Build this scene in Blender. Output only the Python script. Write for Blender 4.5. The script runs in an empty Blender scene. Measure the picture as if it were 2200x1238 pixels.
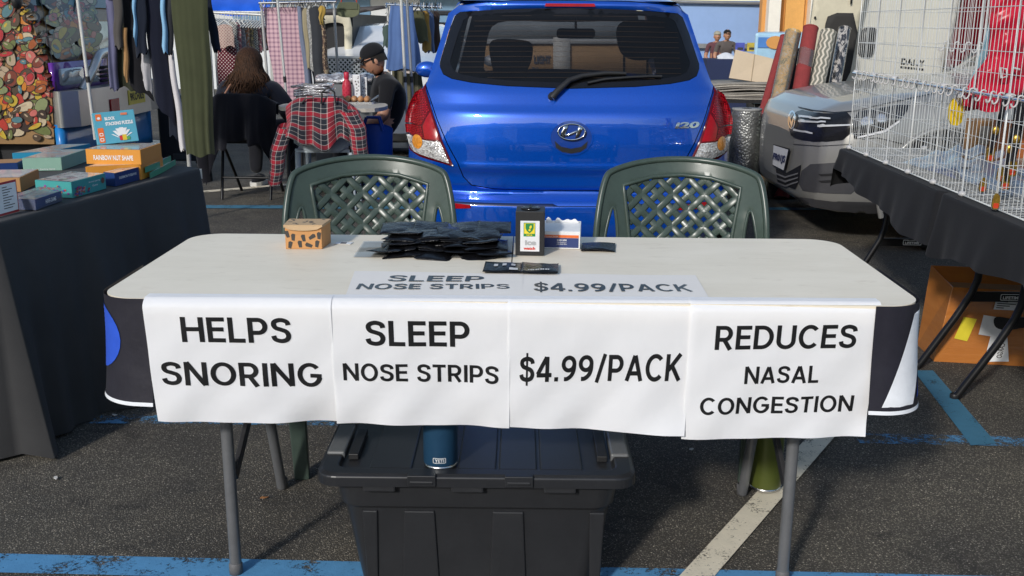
SKY_STRENGTH, SUN_STRENGTH, AIR, DUST = .15, 2.85, 1.2, 1.0
import bpy, bmesh, math, random
from math import sin, cos, pi, radians, sqrt, atan2
from mathutils import Vector, Matrix, Euler
from mathutils.geometry import delaunay_2d_cdt
from mathutils.bvhtree import BVHTree
random.seed(11)
SC = bpy.context.scene
COL = SC.collection
V = Vector
# ---------------------------------------------------------------- camera model (2200 px wide photograph)
F, PITCH, ROLL, CAMH = 2200.0, .25270871, .0065146514, 1.33457
_cp, _sp, _c, _s = cos(PITCH), sin(PITCH), cos(ROLL), sin(ROLL)
CAM = V((0, 0, CAMH))
def ray(px, py):
    X, Y = px-1100, py-619
    x = _c*X+_s*Y; y = -_s*X+_c*Y
    u, v = x/F, y/F
    return V((u, _cp-v*_sp, -_sp-v*_cp))
def at(px, py, Y):                      # the point of a photo pixel at depth Y
    d = ray(px, py); return CAM+d*(Y/d.y)
def gp(px, py, z=0.0):                  # the point of a photo pixel on a level plane
    d = ray(px, py); return CAM+d*((z-CAMH)/d.z)
def gz(y):                              # the car park falls away gently at the back
    return 0.0 if y < 9 else -.032*(y-9)
cd = bpy.data.cameras.new('camera'); cam = bpy.data.objects.new('camera', cd); COL.objects.link(cam)
R0, U0 = V((1, 0, 0)), V((0, _sp, _cp)); FW = V((0, _cp, -_sp))
cr = R0*_c+U0*_s; cu = U0*_c-R0*_s
mw = Matrix.Identity(4)
for i in range(3):
    mw[i][0], mw[i][1], mw[i][2], mw[i][3] = cr[i], cu[i], -FW[i], CAM[i]
cam.matrix_world = mw
cd.sensor_width = 36; cd.lens = 36*F/2200; cd.clip_end = 2000; cd.clip_start = .05
SC.camera = cam
# ---------------------------------------------------------------- materials
def lin(c):
    return tuple(((x/255)/12.92 if x/255 <= .04045 else ((x/255+.055)/1.055)**2.4) for x in c)
def hexc(r, g, b): return lin((r, g, b))
class NT:
    def __init__(s, name):
        s.m = bpy.data.materials.new(name); s.m.use_nodes = True; s.t = s.m.node_tree; s.t.nodes.clear()
        s.out = s.n('ShaderNodeOutputMaterial')
    def n(s, typ, **kw):
        o = s.t.nodes.new(typ)
        for k, v in kw.items(): setattr(o, k, v)
        return o
    def l(s, a, b): s.t.links.new(a, b)
    def coord(s, kind='Object'): return s.n('ShaderNodeTexCoord').outputs[kind]
    def noise(s, vec, scale, detail=4, rough=.6, dist=0):
        o = s.n('ShaderNodeTexNoise'); o.inputs['Scale'].default_value = scale; o.inputs['Detail'].default_value = detail
        o.inputs['Roughness'].default_value = rough; o.inputs['Distortion'].default_value = dist; s.l(vec, o.inputs['Vector']); return o.outputs['Fac']
    def ramp(s, fac, stops, interp='LINEAR'):
        o = s.n('ShaderNodeValToRGB'); r = o.color_ramp; r.interpolation = interp
        while len(r.elements) < len(stops): r.elements.new(.5)
        for e, (p, c) in zip(r.elements, stops):
            e.position = p; e.color = (c, c, c, 1) if isinstance(c, (int, float)) else (*c[:3], 1)
        s.l(fac, o.inputs[0]); return o.outputs[0]
    def mix(s, fac, a, b, mode='MIX'):
        o = s.n('ShaderNodeMix', data_type='RGBA', blend_type=mode)
        for sock, v in ((o.inputs[0], fac), (o.inputs[6], a), (o.inputs[7], b)):
            if isinstance(v, (int, float)): sock.default_value = v
            elif isinstance(v, tuple): sock.default_value = (*v[:3], 1)
            else: s.l(v, sock)
        return o.outputs[2]
    def math(s, op, a, b=None, c=None):
        o = s.n('ShaderNodeMath', operation=op)
        for i, v in enumerate((a, b, c)):
            if v is None: continue
            if isinstance(v, (int, float)): o.inputs[i].default_value = v
            else: s.l(v, o.inputs[i])
        return o.outputs[0]
    def sep(s, vec):
        o = s.n('ShaderNodeSeparateXYZ'); s.l(vec, o.inputs[0]); return o.outputs
    def mapping(s, vec, scale=(1, 1, 1), rot=(0, 0, 0), loc=(0, 0, 0)):
        o = s.n('ShaderNodeMapping'); o.inputs['Scale'].default_value = scale; o.inputs['Rotation'].default_value = rot; o.inputs['Location'].default_value = loc
        s.l(vec, o.inputs['Vector']); return o.outputs[0]
    def bump(s, h, strength=.3, dist=.002):
        o = s.n('ShaderNodeBump'); o.inputs['Strength'].default_value = strength; o.inputs['Distance'].default_value = dist; s.l(h, o.inputs['Height']); return o.outputs[0]
    def bsdf(s, col, rough=.5, metal=0, spec=.5, normal=None, coat=0, coatr=.03, sheen=0, trans=0, ior=1.45):
        o = s.n('ShaderNodeBsdfPrincipled')
        for k, v in (('Base Color', col), ('Roughness', rough), ('Metallic', metal), ('Specular IOR Level', spec), ('Coat Weight', coat), ('Coat Roughness', coatr), ('Sheen Weight', sheen), ('Transmission Weight', trans), ('IOR', ior)):
            i = o.inputs[k]
            if isinstance(v, (int, float)): i.default_value = v
            elif isinstance(v, tuple): i.default_value = (*v[:3], 1)
            else: s.l(v, i)
        if normal is not None: s.l(normal, o.inputs['Normal'])
        s.l(o.outputs[0], s.out.inputs[0]); return o
MC = {}
def mat(name, col, rough=.5, metal=0, spec=.5, ns=6, na=.18, bs=0, bst=.2, bd=.002, coat=0, sheen=0, rv=.1, stain=None, coord='Object'):
    """plain surface with procedural tone, roughness and relief variation"""
    if name in MC: return MC[name]
    t = NT(name); c = t.coord(coord)
    n1 = t.noise(c, ns, 5); n2 = t.noise(c, ns*7.3, 3)
    f = t.math('ADD', t.math('MULTIPLY', n1, .65), t.math('MULTIPLY', n2, .35))
    f = t.ramp(f, [(.25, 1-na), (.75, 1+na*.6)])
    cc = t.mix(1.0, tuple(col), f, 'MULTIPLY')
    if stain: cc = t.mix(t.ramp(n1, [(.52, 0.), (.72, stain[1])]), cc, tuple(stain[0]))
    rr = t.math('ADD', rough-rv*.5, t.math('MULTIPLY', n1, rv))
    nm = None
    if bs: nm = t.bump(t.noise(c, bs, 4), bst, bd)
    t.bsdf(cc, rr, metal, spec, nm, coat, sheen=sheen)
    MC[name] = t.m; return t.m
def glass(name, tint, refl=.5, rough=.02, base=.04):
    if name in MC: return MC[name]
    t = NT(name); tr = t.n('ShaderNodeBsdfTransparent'); tr.inputs[0].default_value = (*tint, 1)
    gl = t.n('ShaderNodeBsdfGlossy'); gl.inputs['Roughness'].default_value = rough; gl.inputs['Color'].default_value = (1, 1, 1, 1)
    fr = t.n('ShaderNodeFresnel'); fr.inputs[0].default_value = 1.45
    c = t.coord('Object'); du = t.ramp(t.noise(c, 5, 6), [(.35, base), (.8, base*1.8)])
    fac = t.math('ADD', t.math('MULTIPLY', fr.outputs[0], refl), 0.0)
    mx = t.n('ShaderNodeMixShader'); t.l(fac, mx.inputs[0]); t.l(tr.outputs[0], mx.inputs[1]); t.l(gl.outputs[0], mx.inputs[2])
    df = t.n('ShaderNodeBsdfDiffuse'); df.inputs[0].default_value = (.5, .5, .5, 1)
    m2 = t.n('ShaderNodeMixShader'); t.l(du, m2.inputs[0]); t.l(mx.outputs[0], m2.inputs[1]); t.l(df.outputs[0], m2.inputs[2])
    t.l(m2.outputs[0], t.out.inputs[0]); MC[name] = t.m; return t.m
# ---------------------------------------------------------------- mesh builder
def inside(p, poly):
    x, y = p; r = False; n = len(poly); j = n-1
    for i in range(n):
        xi, yi = poly[i]; xj, yj = poly[j]
        if (yi > y) != (yj > y) and x < (xj-xi)*(y-yi)/(yj-yi)+xi: r = not r
        j = i
    return r
def resample(poly, sp):
    out = []; n = len(poly)
    for i in range(n):
        a = V(poly[i][:2]); b = V(poly[(i+1) % n][:2]); k = max(1, int((b-a).length/sp))
        for j in range(k): out.append(tuple(a.lerp(b, j/k)))
    return out
def smooth_poly(pts, it=2, closed=True):         # Chaikin corner rounding
    for _ in range(it):
        o = []; n = len(pts)
        for i in range(n if closed else n-1):
            a, b = V(pts[i]), V(pts[(i+1) % n]); o += [tuple(a*.75+b*.25), tuple(a*.25+b*.75)]
        if not closed: o = [tuple(pts[0])]+o+[tuple(pts[-1])]
        pts = o
    return pts
def rrect(x0, x1, y0, y1, r, n=5):
    o = []
    for cx, cy, a0 in ((x1-r, y1-r, 0), (x0+r, y1-r, 90), (x0+r, y0+r, 180), (x1-r, y0+r, 270)):
        for k in range(n+1):
            a = radians(a0+90*k/n); o.append((cx+r*cos(a), cy+r*sin(a)))
    return o
def ellipse(cx, cy, rx, ry, n=24, rot=0):
    return [(cx+rx*cos(2*pi*k/n)*cos(rot)-ry*sin(2*pi*k/n)*sin(rot), cy+rx*cos(2*pi*k/n)*sin(rot)+ry*sin(2*pi*k/n)*cos(rot)) for k in range(n)]
def cdt(poly, holes=(), sp=.03, grid=True):
    loops = [resample(poly, sp)]+[resample(h, sp) for h in holes]
    vs = []; es = []
    for L in loops:
        b = len(vs); vs += [V(p) for p in L]; es += [(b+i, b+(i+1) % len(L)) for i in range(len(L))]
    if grid:
        xs = [p[0] for p in loops[0]]; ys = [p[1] for p in loops[0]]
        y = min(ys)+sp*.5; k = 0
        while y < max(ys):
            x = min(xs)+sp*(.5 if k % 2 else .03)
            while x < max(xs):
                q = (x, y)
                if inside(q, loops[0]) and not any(inside(q, h) for h in loops[1:]):
                    if min((V(q)-v).length_squared for v in vs[:sum(map(len, loops))]) > (sp*.35)**2: vs.append(V(q))
                x += sp
            y += sp*.87; k += 1
    r = delaunay_2d_cdt(vs, es, [], 0, 1e-7)
    out = []
    for f in r[2]:
        cx = sum(r[0][i].x for i in f)/len(f); cy = sum(r[0][i].y for i in f)/len(f)
        if inside((cx, cy), loops[0]) and not any(inside((cx, cy), h) for h in loops[1:]): out.append(tuple(f))
    return [tuple(v) for v in r[0]], out
class MB:
    def __init__(s): s.v = []; s.f = []; s.m = []; s.sm = []; s.uv = {}
    def add(s, vs, fs, mat=0, smooth=False, M=None, uvs=None):
        b = len(s.v)
        for i, p in enumerate(vs):
            p = V(p); s.v.append(M @ p if M is not None else p)
            if uvs: s.uv[b+i] = uvs[i]
        for f in fs: s.f.append(tuple(b+i for i in f)); s.m.append(mat); s.sm.append(smooth)
        return s
    def bx(s, x0, x1, y0, y1, z0, z1, mat=0, M=None):
        vs = [(x, y, z) for z in (z0, z1) for y in (y0, y1) for x in (x0, x1)]
        return s.add(vs, [(0, 2, 3, 1), (4, 5, 7, 6), (0, 1, 5, 4), (1, 3, 7, 5), (3, 2, 6, 7), (2, 0, 4, 6)], mat, False, M)
    def box(s, c, size, rot=(0, 0, 0), mat=0):
        M = Matrix.Translation(c) @ Euler(rot).to_matrix().to_4x4(); a, b, d = (x/2 for x in size)
        return s.bx(-a, a, -b, b, -d, d, mat, M)
    def tube(s, pts, r, n=8, closed=False, cap=True, mat=0, M=None):
        pts = [V(p) for p in pts]; N = len(pts); vs = []; fs = []
        t0 = (pts[1]-pts[0]).normalized(); up = V((0, 0, 1)) if abs(t0.z) < .9 else V((1, 0, 0)); a = t0.cross(up).normalized()
        if isinstance(r, (list, tuple)) and len(r) != N:
            q = [i*(len(r)-1)/(N-1) for i in range(N)]; r = [r[int(x)]+(r[min(len(r)-1, int(x)+1)]-r[int(x)])*(x-int(x)) for x in q]
        for i, p in enumerate(pts):
            if closed: t = (pts[(i+1) % N]-pts[i-1]).normalized()
            elif i == 0: t = t0
            elif i == N-1: t = (pts[-1]-pts[-2]).normalized()
            else: t = ((pts[i+1]-p).normalized()+(p-pts[i-1]).normalized()).normalized()
            a = (a-t*a.dot(t)).normalized(); b = t.cross(a); rr = r[i] if isinstance(r, (list, tuple)) else r
            vs += [p+(a*cos(2*pi*k/n)+b*sin(2*pi*k/n))*rr for k in range(n)]
        for i in range(N if closed else N-1):
            j = (i+1) % N
            fs += [(i*n+k, i*n+(k+1) % n, j*n+(k+1) % n, j*n+k) for k in range(n)]
        s.add(vs, fs, mat, True, M)
        if cap and not closed:
            s.add(vs[:n], [tuple(reversed(range(n)))], mat, False, M); s.add(vs[-n:], [tuple(range(n))], mat, False, M)
        return s
    def lathe(s, prof, n=24, mat=0, M=None, smooth=True):
        vs = []; fs = []
        for r, z in prof: vs += [(max(r, 1e-5)*cos(2*pi*k/n), max(r, 1e-5)*sin(2*pi*k/n), z) for k in range(n)]
        for i in range(len(prof)-1): fs += [(i*n+k, i*n+(k+1) % n, (i+1)*n+(k+1) % n, (i+1)*n+k) for k in range(n)]
        return s.add(vs, fs, mat, smooth, M)
    def prism(s, poly, h0, h1, mat=0, M=None, smooth=False):
        n = len(poly); vs = [(x, y, h0) for x, y in poly]+[(x, y, h1) for x, y in poly]
        s.add(vs, [tuple(reversed(range(n))), tuple(range(n, 2*n))], mat, False, M)
        return s.add(vs, [(i, (i+1) % n, n+(i+1) % n, n+i) for i in range(n)], mat, smooth, M)
    def sheet(s, fn, nu, nv, mat=0, smooth=True, M=None, cu=False, uv=True):
        vs = []; uvs = []; fs = []
        for j in range(nv+1):
            for i in range(nu+(0 if cu else 1)):
                vs.append(fn(i/nu, j/nv)); uvs.append((i/nu, j/nv))
        w = nu if cu else nu+1
        for j in range(nv):
            for i in range(nu):
                k = (i+1) % w if cu else i+1
                fs.append((j*w+i, j*w+k, (j+1)*w+k, (j+1)*w+i))
        return s.add(vs, fs, mat, smooth, M, uvs if uv else None)
    def ell(s, c, r, n=16, m=10, mat=0, M=None):
        c = V(c); r = r if isinstance(r, (tuple, list)) else (r, r, r)
        return s.sheet(lambda u, v: c+V((r[0]*cos(2*pi*u)*sin(pi*max(1e-3, min(1-1e-3, v))), r[1]*sin(2*pi*u)*sin(pi*max(1e-3, min(1-1e-3, v))), -r[2]*cos(pi*v))), n, m, mat, True, M, True, False)
    def patch(s, poly, fn, holes=(), sp=.03, mat=0, smooth=True, grid=True, uv=False, flip=False):
        vs, fs = cdt(poly, holes, sp, grid)
        if flip: fs = [tuple(reversed(f)) for f in fs]
        pts = [fn(x, y) for x, y in vs]
        good = [f for f in fs if all(pts[i] is not None for i in f)]
        pts = [p if p is not None else V((0, 0, 0)) for p in pts]
        used = sorted({i for f in good for i in f}); mp = {k: i for i, k in enumerate(used)}
        return s.add([pts[k] for k in used], [tuple(mp[i] for i in f) for f in good], mat, smooth, None, [vs[k] for k in used] if uv else None)
    def build(s, name, mats, parent=None, loc=(0, 0, 0), rot=(0, 0, 0), bevel=0, bseg=2, solid=0, soff=0, sub=0, weld=0):
        me = bpy.data.meshes.new(name); me.from_pydata([tuple(v) for v in s.v], [], s.f)
        for m in (mats if isinstance(mats, (list, tuple)) else [mats]): me.materials.append(m)
        me.polygons.foreach_set('material_index', s.m); me.polygons.foreach_set('use_smooth', s.sm)
        if s.uv:
            L = me.uv_layers.new(name='UVMap')
            for lp in me.loops: L.data[lp.index].uv = s.uv.get(lp.vertex_index, (0, 0))
        if weld:
            bm = bmesh.new(); bm.from_mesh(me); bmesh.ops.remove_doubles(bm, verts=bm.verts, dist=weld); bmesh.ops.recalc_face_normals(bm, faces=bm.faces); bm.to_mesh(me); bm.free()
        me.update(); o = bpy.data.objects.new(name, me); COL.objects.link(o)
        o.location = loc; o.rotation_euler = rot
        if parent is not None: o.parent = parent
        if solid:
            d = o.modifiers.new('thickness', 'SOLIDIFY'); d.thickness = solid; d.offset = soff
        if bevel:
            d = o.modifiers.new('bevel', 'BEVEL'); d.width = bevel; d.segments = bseg; d.limit_method = 'ANGLE'; d.angle_limit = radians(40); d.harden_normals = False
        if sub:
            d = o.modifiers.new('sub', 'SUBSURF'); d.levels = sub; d.render_levels = sub
        return o
def tag(o, label=None, cat=None, group=None, kind=None):
    if label: o['label'] = label
    if cat: o['category'] = cat
    if group: o['group'] = group
    if kind: o['kind'] = kind
    return o
def thing(name, label, cat, loc=(0, 0, 0), rotz=0, group=None):
    o = bpy.data.objects.new(name, None); COL.objects.link(o); o.empty_display_size = .1
    o.location = loc; o.rotation_euler = (0, 0, rotz) if not isinstance(rotz, tuple) else rotz
    return tag(o, label, cat, group)
KIDS = {}
def kids(o): return [c for c in COL.objects if c.parent == o]
def dup(o, parent=None, label=None, loc=None, rot=None):
    c = o.copy(); COL.objects.link(c)
    if parent is not None: c.parent = parent
    for ch in kids(o): dup(ch, c)
    if label: c['label'] = label
    if loc is not None: c.location = loc
    if rot is not None: c.rotation_euler = rot
    return c
def place(p): return Matrix.Translation(p)
# lettering: the outline of a text as triangles in its own plane, cap height 1
_tc = {}
def letters(txt, bold=0.0, shear=0.0, space=1.0):
    k = (txt, bold, shear, space)
    if k in _tc: return _tc[k]
    cu = bpy.data.curves.new('lettering', 'FONT'); cu.body = txt; cu.size = 1.0; cu.offset = bold; cu.shear = shear; cu.space_character = space; cu.resolution_u = 4
    ob = bpy.data.objects.new('lettering', cu); COL.objects.link(ob)
    bpy.context.view_layer.update()
    dg = bpy.context.evaluated_depsgraph_get(); me = bpy.data.meshes.new_from_object(ob.evaluated_get(dg))
    vs = [V(v.co) for v in me.vertices]; fs = [tuple(p.vertices) for p in me.polygons]
    bpy.data.objects.remove(ob); bpy.data.curves.remove(cu); bpy.data.meshes.remove(me)
    if vs:
        x0 = min(v.x for v in vs); y0 = min(v.y for v in vs); x1 = max(v.x for v in vs); y1 = max(v.y for v in vs)
        vs = [((v.x-x0)/(x1-x0), (v.y-y0)/(y1-y0)) for v in vs]
    _tc[k] = (vs, fs); return _tc[k]
def write(mb, txt, fn, mat=0, bold=0.0, shear=0.0, cut=None, space=1.0):
    """fn maps (0..1, 0..1) of the text block to a point; cut subdivides so that it can bend"""
    vs, fs = letters(txt, bold, shear, space)
    if cut:
        bm = bmesh.new(); bv = [bm.verts.new((x, y, 0)) for x, y in vs]
        for f in fs:
            try: bm.faces.new([bv[i] for i in f])
            except ValueError: pass
        for ax, n in ((0, cut[0]), (1, cut[1])):
            for k in range(1, n):
                co = V((0, 0, 0)); no = V((0, 0, 0)); co[ax] = k/n; no[ax] = 1
                bmesh.ops.bisect_plane(bm, geom=bm.verts[:]+bm.edges[:]+bm.faces[:], plane_co=co, plane_no=no)
        bmesh.ops.triangulate(bm, faces=bm.faces[:])
        bm.verts.index_update(); vs = [(v.co.x, v.co.y) for v in bm.verts]; fs = [tuple(v.index for v in f.verts) for f in bm.faces]; bm.free()
    mb.add([fn(x, y) for x, y in vs], fs, mat, False)
    return mb
# bold sans capitals for the signs, drawn as broad pen strokes
def _arc(cx, cy, rx, ry, a0, a1, n=14): return [(cx+rx*cos(radians(a0+(a1-a0)*i/n)), cy+ry*sin(radians(a0+(a1-a0)*i/n))) for i in range(n+1)]
_T = .165; _H = _T/2
def _spline(P, n=5):
    o = []; P = [P[0]]+P+[P[-1]]
    for i in range(1, len(P)-2):
        p0, p1, p2, p3 = (V(q) for q in P[i-1:i+3])
        for k in range(n): t = k/n; o.append(tuple(.5*((2*p1)+(p2-p0)*t+(2*p0-5*p1+4*p2-p3)*t*t+(3*p1-p0-3*p2+p3)*t**3)))
    return o+[tuple(P[-2])]
_S = _spline([(.565, .715), (.515, .855), (.32, .922), (.135, .855), (.10, .72), (.165, .60), (.32, .535), (.49, .45), (.555, .29), (.49, .135), (.315, .078), (.125, .14), (.07, .285)])
_h1 = 1-_H
GLY = {'H': (.73, [[(_H, 0), (_H, 1)], [(.73-_H, 0), (.73-_H, 1)], [(_H, .52), (.73-_H, .52)]]), 'E': (.57, [[(_H, 0), (_H, 1)], [(_H, _h1), (.57, _h1)], [(_H, .52), (.53, .52)], [(_H, _H), (.57, _H)]]), 'L': (.53, [[(_H, 0), (_H, 1)], [(_H, _H), (.53, _H)]]),
 'P': (.64, [[(_H, 0), (_H, 1)], [(_H, _h1), (.34, _h1)]+_arc(.34, .66, .22, .2575, 85, -85)+[(.34, .4025), (_H, .4025)]]), 'R': (.67, [[(_H, 0), (_H, 1)], [(_H, _h1), (.34, _h1)]+_arc(.34, .67, .22, .2475, 85, -85)+[(.34, .4225), (_H, .4225)], [(.34, .42), (.58, 0)]]),
 'N': (.74, [[(_H, 0), (_H, 1)], [(.74-_H, 0), (.74-_H, 1)], [(_H*1.05, .985), (.74-_H*1.05, .015)]]), 'O': (.82, [_arc(.41, .5, .41-_H, .515-_H, 0, 360, 36)]), 'I': (_T, [[(_H, 0), (_H, 1)]]),
 'G': (.80, [_arc(.41, .5, .41-_H, .515-_H, 42, 345, 30)+[(.80-_H*1.1, .36), (.80-_H*1.1, .50)], [(.42, .47), (.80-_H*.1, .47)]]), 'C': (.76, [_arc(.41, .5, .41-_H, .515-_H, 43, 317, 30)]), 'S': (.64, [_S]), 'T': (.62, [[(0, _h1), (.62, _h1)], [(.31, 0), (.31, .95)]]),
 'D': (.74, [[(_H, 0), (_H, 1)], [(_H, _h1), (.30, _h1)]+_arc(.30, .5, .357, .4175, 88, -88)+[(.30, _H), (_H, _H)]]), 'U': (.72, [[(_H, 1), (_H, .34)]+_arc(.36, .34, .36-_H, .34-_H*.9, 180, 360)+[(.72-_H, .34), (.72-_H, 1)]]),
 'A': (.76, [[(_H*.95, 0), (.37, .97)], [(.76-_H*.95, 0), (.39, .97)], [(.18, .29), (.58, .29)]]), 'K': (.70, [[(_H, 0), (_H, 1)], [(.12, .40), (.60, 1)], [(.27, .56), (.62, 0)]]), '$': (.62, [[(x, .5+(y-.5)*.96) for x, y in _S], [(.315, -.13), (.315, 1.13)]]),
 '4': (.66, [[(.47, 0), (.47, .97)], [(.44, .95), (.06, .30)], [(.02, .265), (.66, .265)]]), '9': (.64, [_arc(.32, .665, .235, .25, 0, 360, 26), _spline([(.555, .665), (.54, .42), (.45, .22), (.28, .09), (.13, .075)])]), '.': (.22, [[(.11, 0), (.11, .17)]]), '/': (.44, [[(.06, -.06), (.38, 1.03)]]), ' ': (.24, [])}
def signwrite(mb, txt, fn, t=_T):
    W = sum(GLY[c][0] for c in txt)+.105*(len(txt)-1); x0 = 0; lay = 0
    for c in txt:
        w_, st = GLY[c]
        for P in st:
            Q = []
            for a, b in zip(P, P[1:]):
                k = max(1, int((V(b)-V(a)).length/.16)); Q += [V(a).lerp(V(b), i/k) for i in range(k)]
            Q.append(V(P[-1])); tt = t*(.5 if c == '$' and len(P) == 2 else .92 if c == '/' else 1); loop = (V(P[0])-V(P[-1])).length < 1e-3; n = len(Q); vs = []
            for i, q in enumerate(Q):
                if loop: d = (Q[1]-Q[n-2]) if i in (0, n-1) else Q[i+1]-Q[i-1]
                else: d = Q[min(n-1, i+1)]-Q[max(0, i-1)]
                d.normalize(); m = V((-d.y, d.x))*tt*.5
                for r in (q+m, q-m): vs.append(fn((x0+r.x)/W, r.y, lay*.00003))
            mb.add(vs, [(2*i, 2*i+1, 2*i+3, 2*i+2) for i in range(n-1)], 0, False); lay = (lay+1) % 6
        x0 += w_+.105
    return mb
def flat(o, ux, uy, n, off=.0006):       # text block on a plane: corner o, edge vectors ux, uy
    o, ux, uy, n = V(o), V(ux), V(uy), V(n)
    return lambda x, y: o+ux*x+uy*y+n*off
def bvh_of(objs):
    vs = []; fs = []
    for o in objs:
        M = o.matrix_world if o.parent is None else o.parent.matrix_basis @ o.matrix_basis
        b = len(vs); vs += [M @ v.co for v in o.data.vertices]; fs += [tuple(b+i for i in p.vertices) for p in o.data.polygons]
    return BVHTree.FromPolygons(vs, fs)
def on_surface(tree, off, inv=None):      # photo pixel -> nearest surface point of a body, lifted along its normal
    def fn(px, py):
        d = ray(px, py).normalized(); h = tree.ray_cast(CAM, d)
        if h[0] is None: return None
        n = h[1] if h[1].dot(d) < 0 else -h[1]
        p = h[0]+n*off
        return inv @ p if inv is not None else p
    return fn
# ================================================================ light and setting
w = bpy.data.worlds.new('World'); SC.world = w; w.use_nodes = True
wt = w.node_tree; sky = wt.nodes.new('ShaderNodeTexSky'); sky.sky_type = 'NISHITA'; sky.sun_disc = False
SUN_EL, SUN_AZ = radians(27), atan2(-.46, -.89)       # the sun stands low behind the photographer, to the left
sky.sun_elevation = SUN_EL; sky.sun_rotation = SUN_AZ; sky.altitude = 20; sky.air_density = AIR; sky.dust_density = DUST; sky.ozone_density = 1.0
wt.links.new(sky.outputs[0], wt.nodes['Background'].inputs[0]); wt.nodes['Background'].inputs[1].default_value = SKY_STRENGTH
ld = bpy.data.lights.new('sun', 'SUN'); ld.energy = SUN_STRENGTH; ld.angle = radians(4.5); ld.color = (1, .965, .91)
lo = bpy.data.objects.new('sun', ld); COL.objects.link(lo)
sd = V((sin(SUN_AZ)*cos(SUN_EL), cos(SUN_AZ)*cos(SUN_EL), sin(SUN_EL)))
lo.rotation_euler = sd.to_track_quat('Z', 'Y').to_euler()
SC.view_settings.view_transform = 'Standard'; SC.view_settings.look = 'None'; SC.view_settings.exposure = 0; SC.view_settings.gamma = 1
SC.cycles.max_bounces = 8; SC.cycles.transparent_max_bounces = 24; SC.cycles.caustics_reflective = False; SC.cycles.caustics_refractive = False
SC.cycles.use_denoising = True
# asphalt: dark binder, pale chips of stone, broad stains
t = NT('asphalt'); c = t.coord('Object')
vo = t.n('ShaderNodeTexVoronoi'); vo.inputs['Scale'].default_value = 190; t.l(c, vo.inputs['Vector'])
chip = t.sep(vo.outputs['Color'])
shape = t.ramp(vo.outputs['Distance'], [(.25, 1.), (.5, 0.)])
tone = t.ramp(chip[0], [(.0, .45), (.55, .75), (.85, 1.15), (.97, 1.7), (1., 2.9)])
base = t.mix(t.ramp(t.noise(c, 1.7, 6, .65, .3), [(.36, 0.), (.64, 1.)]), hexc(126, 120, 111), hexc(164, 155, 138))
base = t.mix(t.ramp(t.noise(c, .55, 4, .6, .4), [(.40, .0), (.66, .6)]), base, hexc(92, 88, 84))
base = t.mix(t.ramp(t.noise(c, 5.5, 3, .5, 1.2), [(.60, 0.), (.68, .5)]), base, hexc(84, 79, 76))
col = t.mix(shape, t.mix(.75, base, (.008, .008, .008)), t.mix(1., base, tone, 'MULTIPLY'))
hh = t.math('ADD', t.math('MULTIPLY', shape, .8), t.noise(c, 320, 2))
t.bsdf(col, .82, 0, .35, t.bump(hh, .75, .004)); ASPHALT = t.m
def paint(name, c1, wear, seed):
    t = NT(name); c = t.mapping(t.coord('Object'), loc=(seed, seed*.7, 0))
    n1 = t.noise(c, 9, 6, .7); n2 = t.noise(c, 130, 3, .7)
    f = t.math('ADD', t.math('MULTIPLY', n1, .62), t.math('MULTIPLY', n2, .38))
    keep = t.ramp(f, [(wear-.045, 0.), (wear+.03, 1.)])
    cc = t.mix(t.noise(c, 22, 4), tuple(x*.72 for x in c1), c1)
    b = t.bsdf(cc, .7, 0, .3, t.bump(n2, .5, .002))
    tr = t.n('ShaderNodeBsdfTransparent'); mx = t.n('ShaderNodeMixShader'); t.l(keep, mx.inputs[0]); t.l(tr.outputs[0], mx.inputs[1]); t.l(b.outputs[0], mx.inputs[2])
    t.l(mx.outputs[0], t.out.inputs[0]); return t.m
mb = MB(); ys = [-60, -20, -6, 0, 3, 6, 9, 12, 20, 40, 90]; xs = [-120, -40, -12, 0, 12, 40, 120]
mb.add([(x, y, gz(min(y, 40))) for y in ys for x in xs], [(j*7+i, j*7+i+1, j*7+i+8, j*7+i+7) for j in range(len(ys)-1) for i in range(6)])
tag(mb.build('ground', ASPHALT), 'dark weathered asphalt of the car park, strewn with pale stone chips', 'asphalt', kind='structure')
BLUEP = paint('blue_marking', hexc(92, 152, 198), .445, 3.1); BLUEW = paint('blue_marking_worn', hexc(96, 148, 188), .53, 9.7); WHITEP = paint('white_marking', hexc(236, 226, 203), .445, 5.5)
BLUED = paint('blue_marking_dull', hexc(74, 126, 152), .425, 1.3)
def stripe(pts, m, z, label):
    mb = MB(); mb.add([(x, y, z+gz(y)) for x, y in pts], [tuple(range(len(pts)))])
    tag(mb.build('parking_line', m), label, 'painted line', kind='structure')
stripe([(-2.6, 2.33), (2.4, 2.175), (2.4, 2.265), (-2.6, 2.423)], BLUEP, .004, 'broad blue painted line running across the asphalt nearest the camera')
stripe([(.405, 2.262), (.492, 2.262), (1.185, 3.35), (1.095, 3.35)], WHITEP, .008, 'white diagonal parking line running under the right end of the sign table')
stripe([(-1.62, 3.27), (-.2, 3.26), (-.2, 3.335), (-1.62, 3.355)], BLUEW, .004, 'worn patchy blue line on the asphalt behind the left table leg')
stripe([(1.15, 3.14), (3.0, 3.08), (3.0, 3.16), (1.15, 3.225)], BLUEW, .004, 'worn patchy blue line crossing the asphalt at the right end of the sign table')
stripe([tuple(gp(1962, 800).xy), tuple(gp(2004, 800).xy), tuple(gp(2140, 957).xy), tuple(gp(2086, 962).xy)], BLUED, .008, 'thick blue diagonal stripe beside the splayed black table legs')
stripe([(-1.24, 3.32), (-1.12, 3.31), (-.98, 3.6), (-1.1, 3.62)], BLUED, .008, 'short blue diagonal stripe glimpsed under the leftmost sign')
stripe([tuple(gp(1362, 930).xy), tuple(gp(1388, 930).xy), tuple(gp(1386, 860).xy), tuple(gp(1364, 860).xy)], BLUEP, .006, 'small blue block of paint right of the storage tote')
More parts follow.
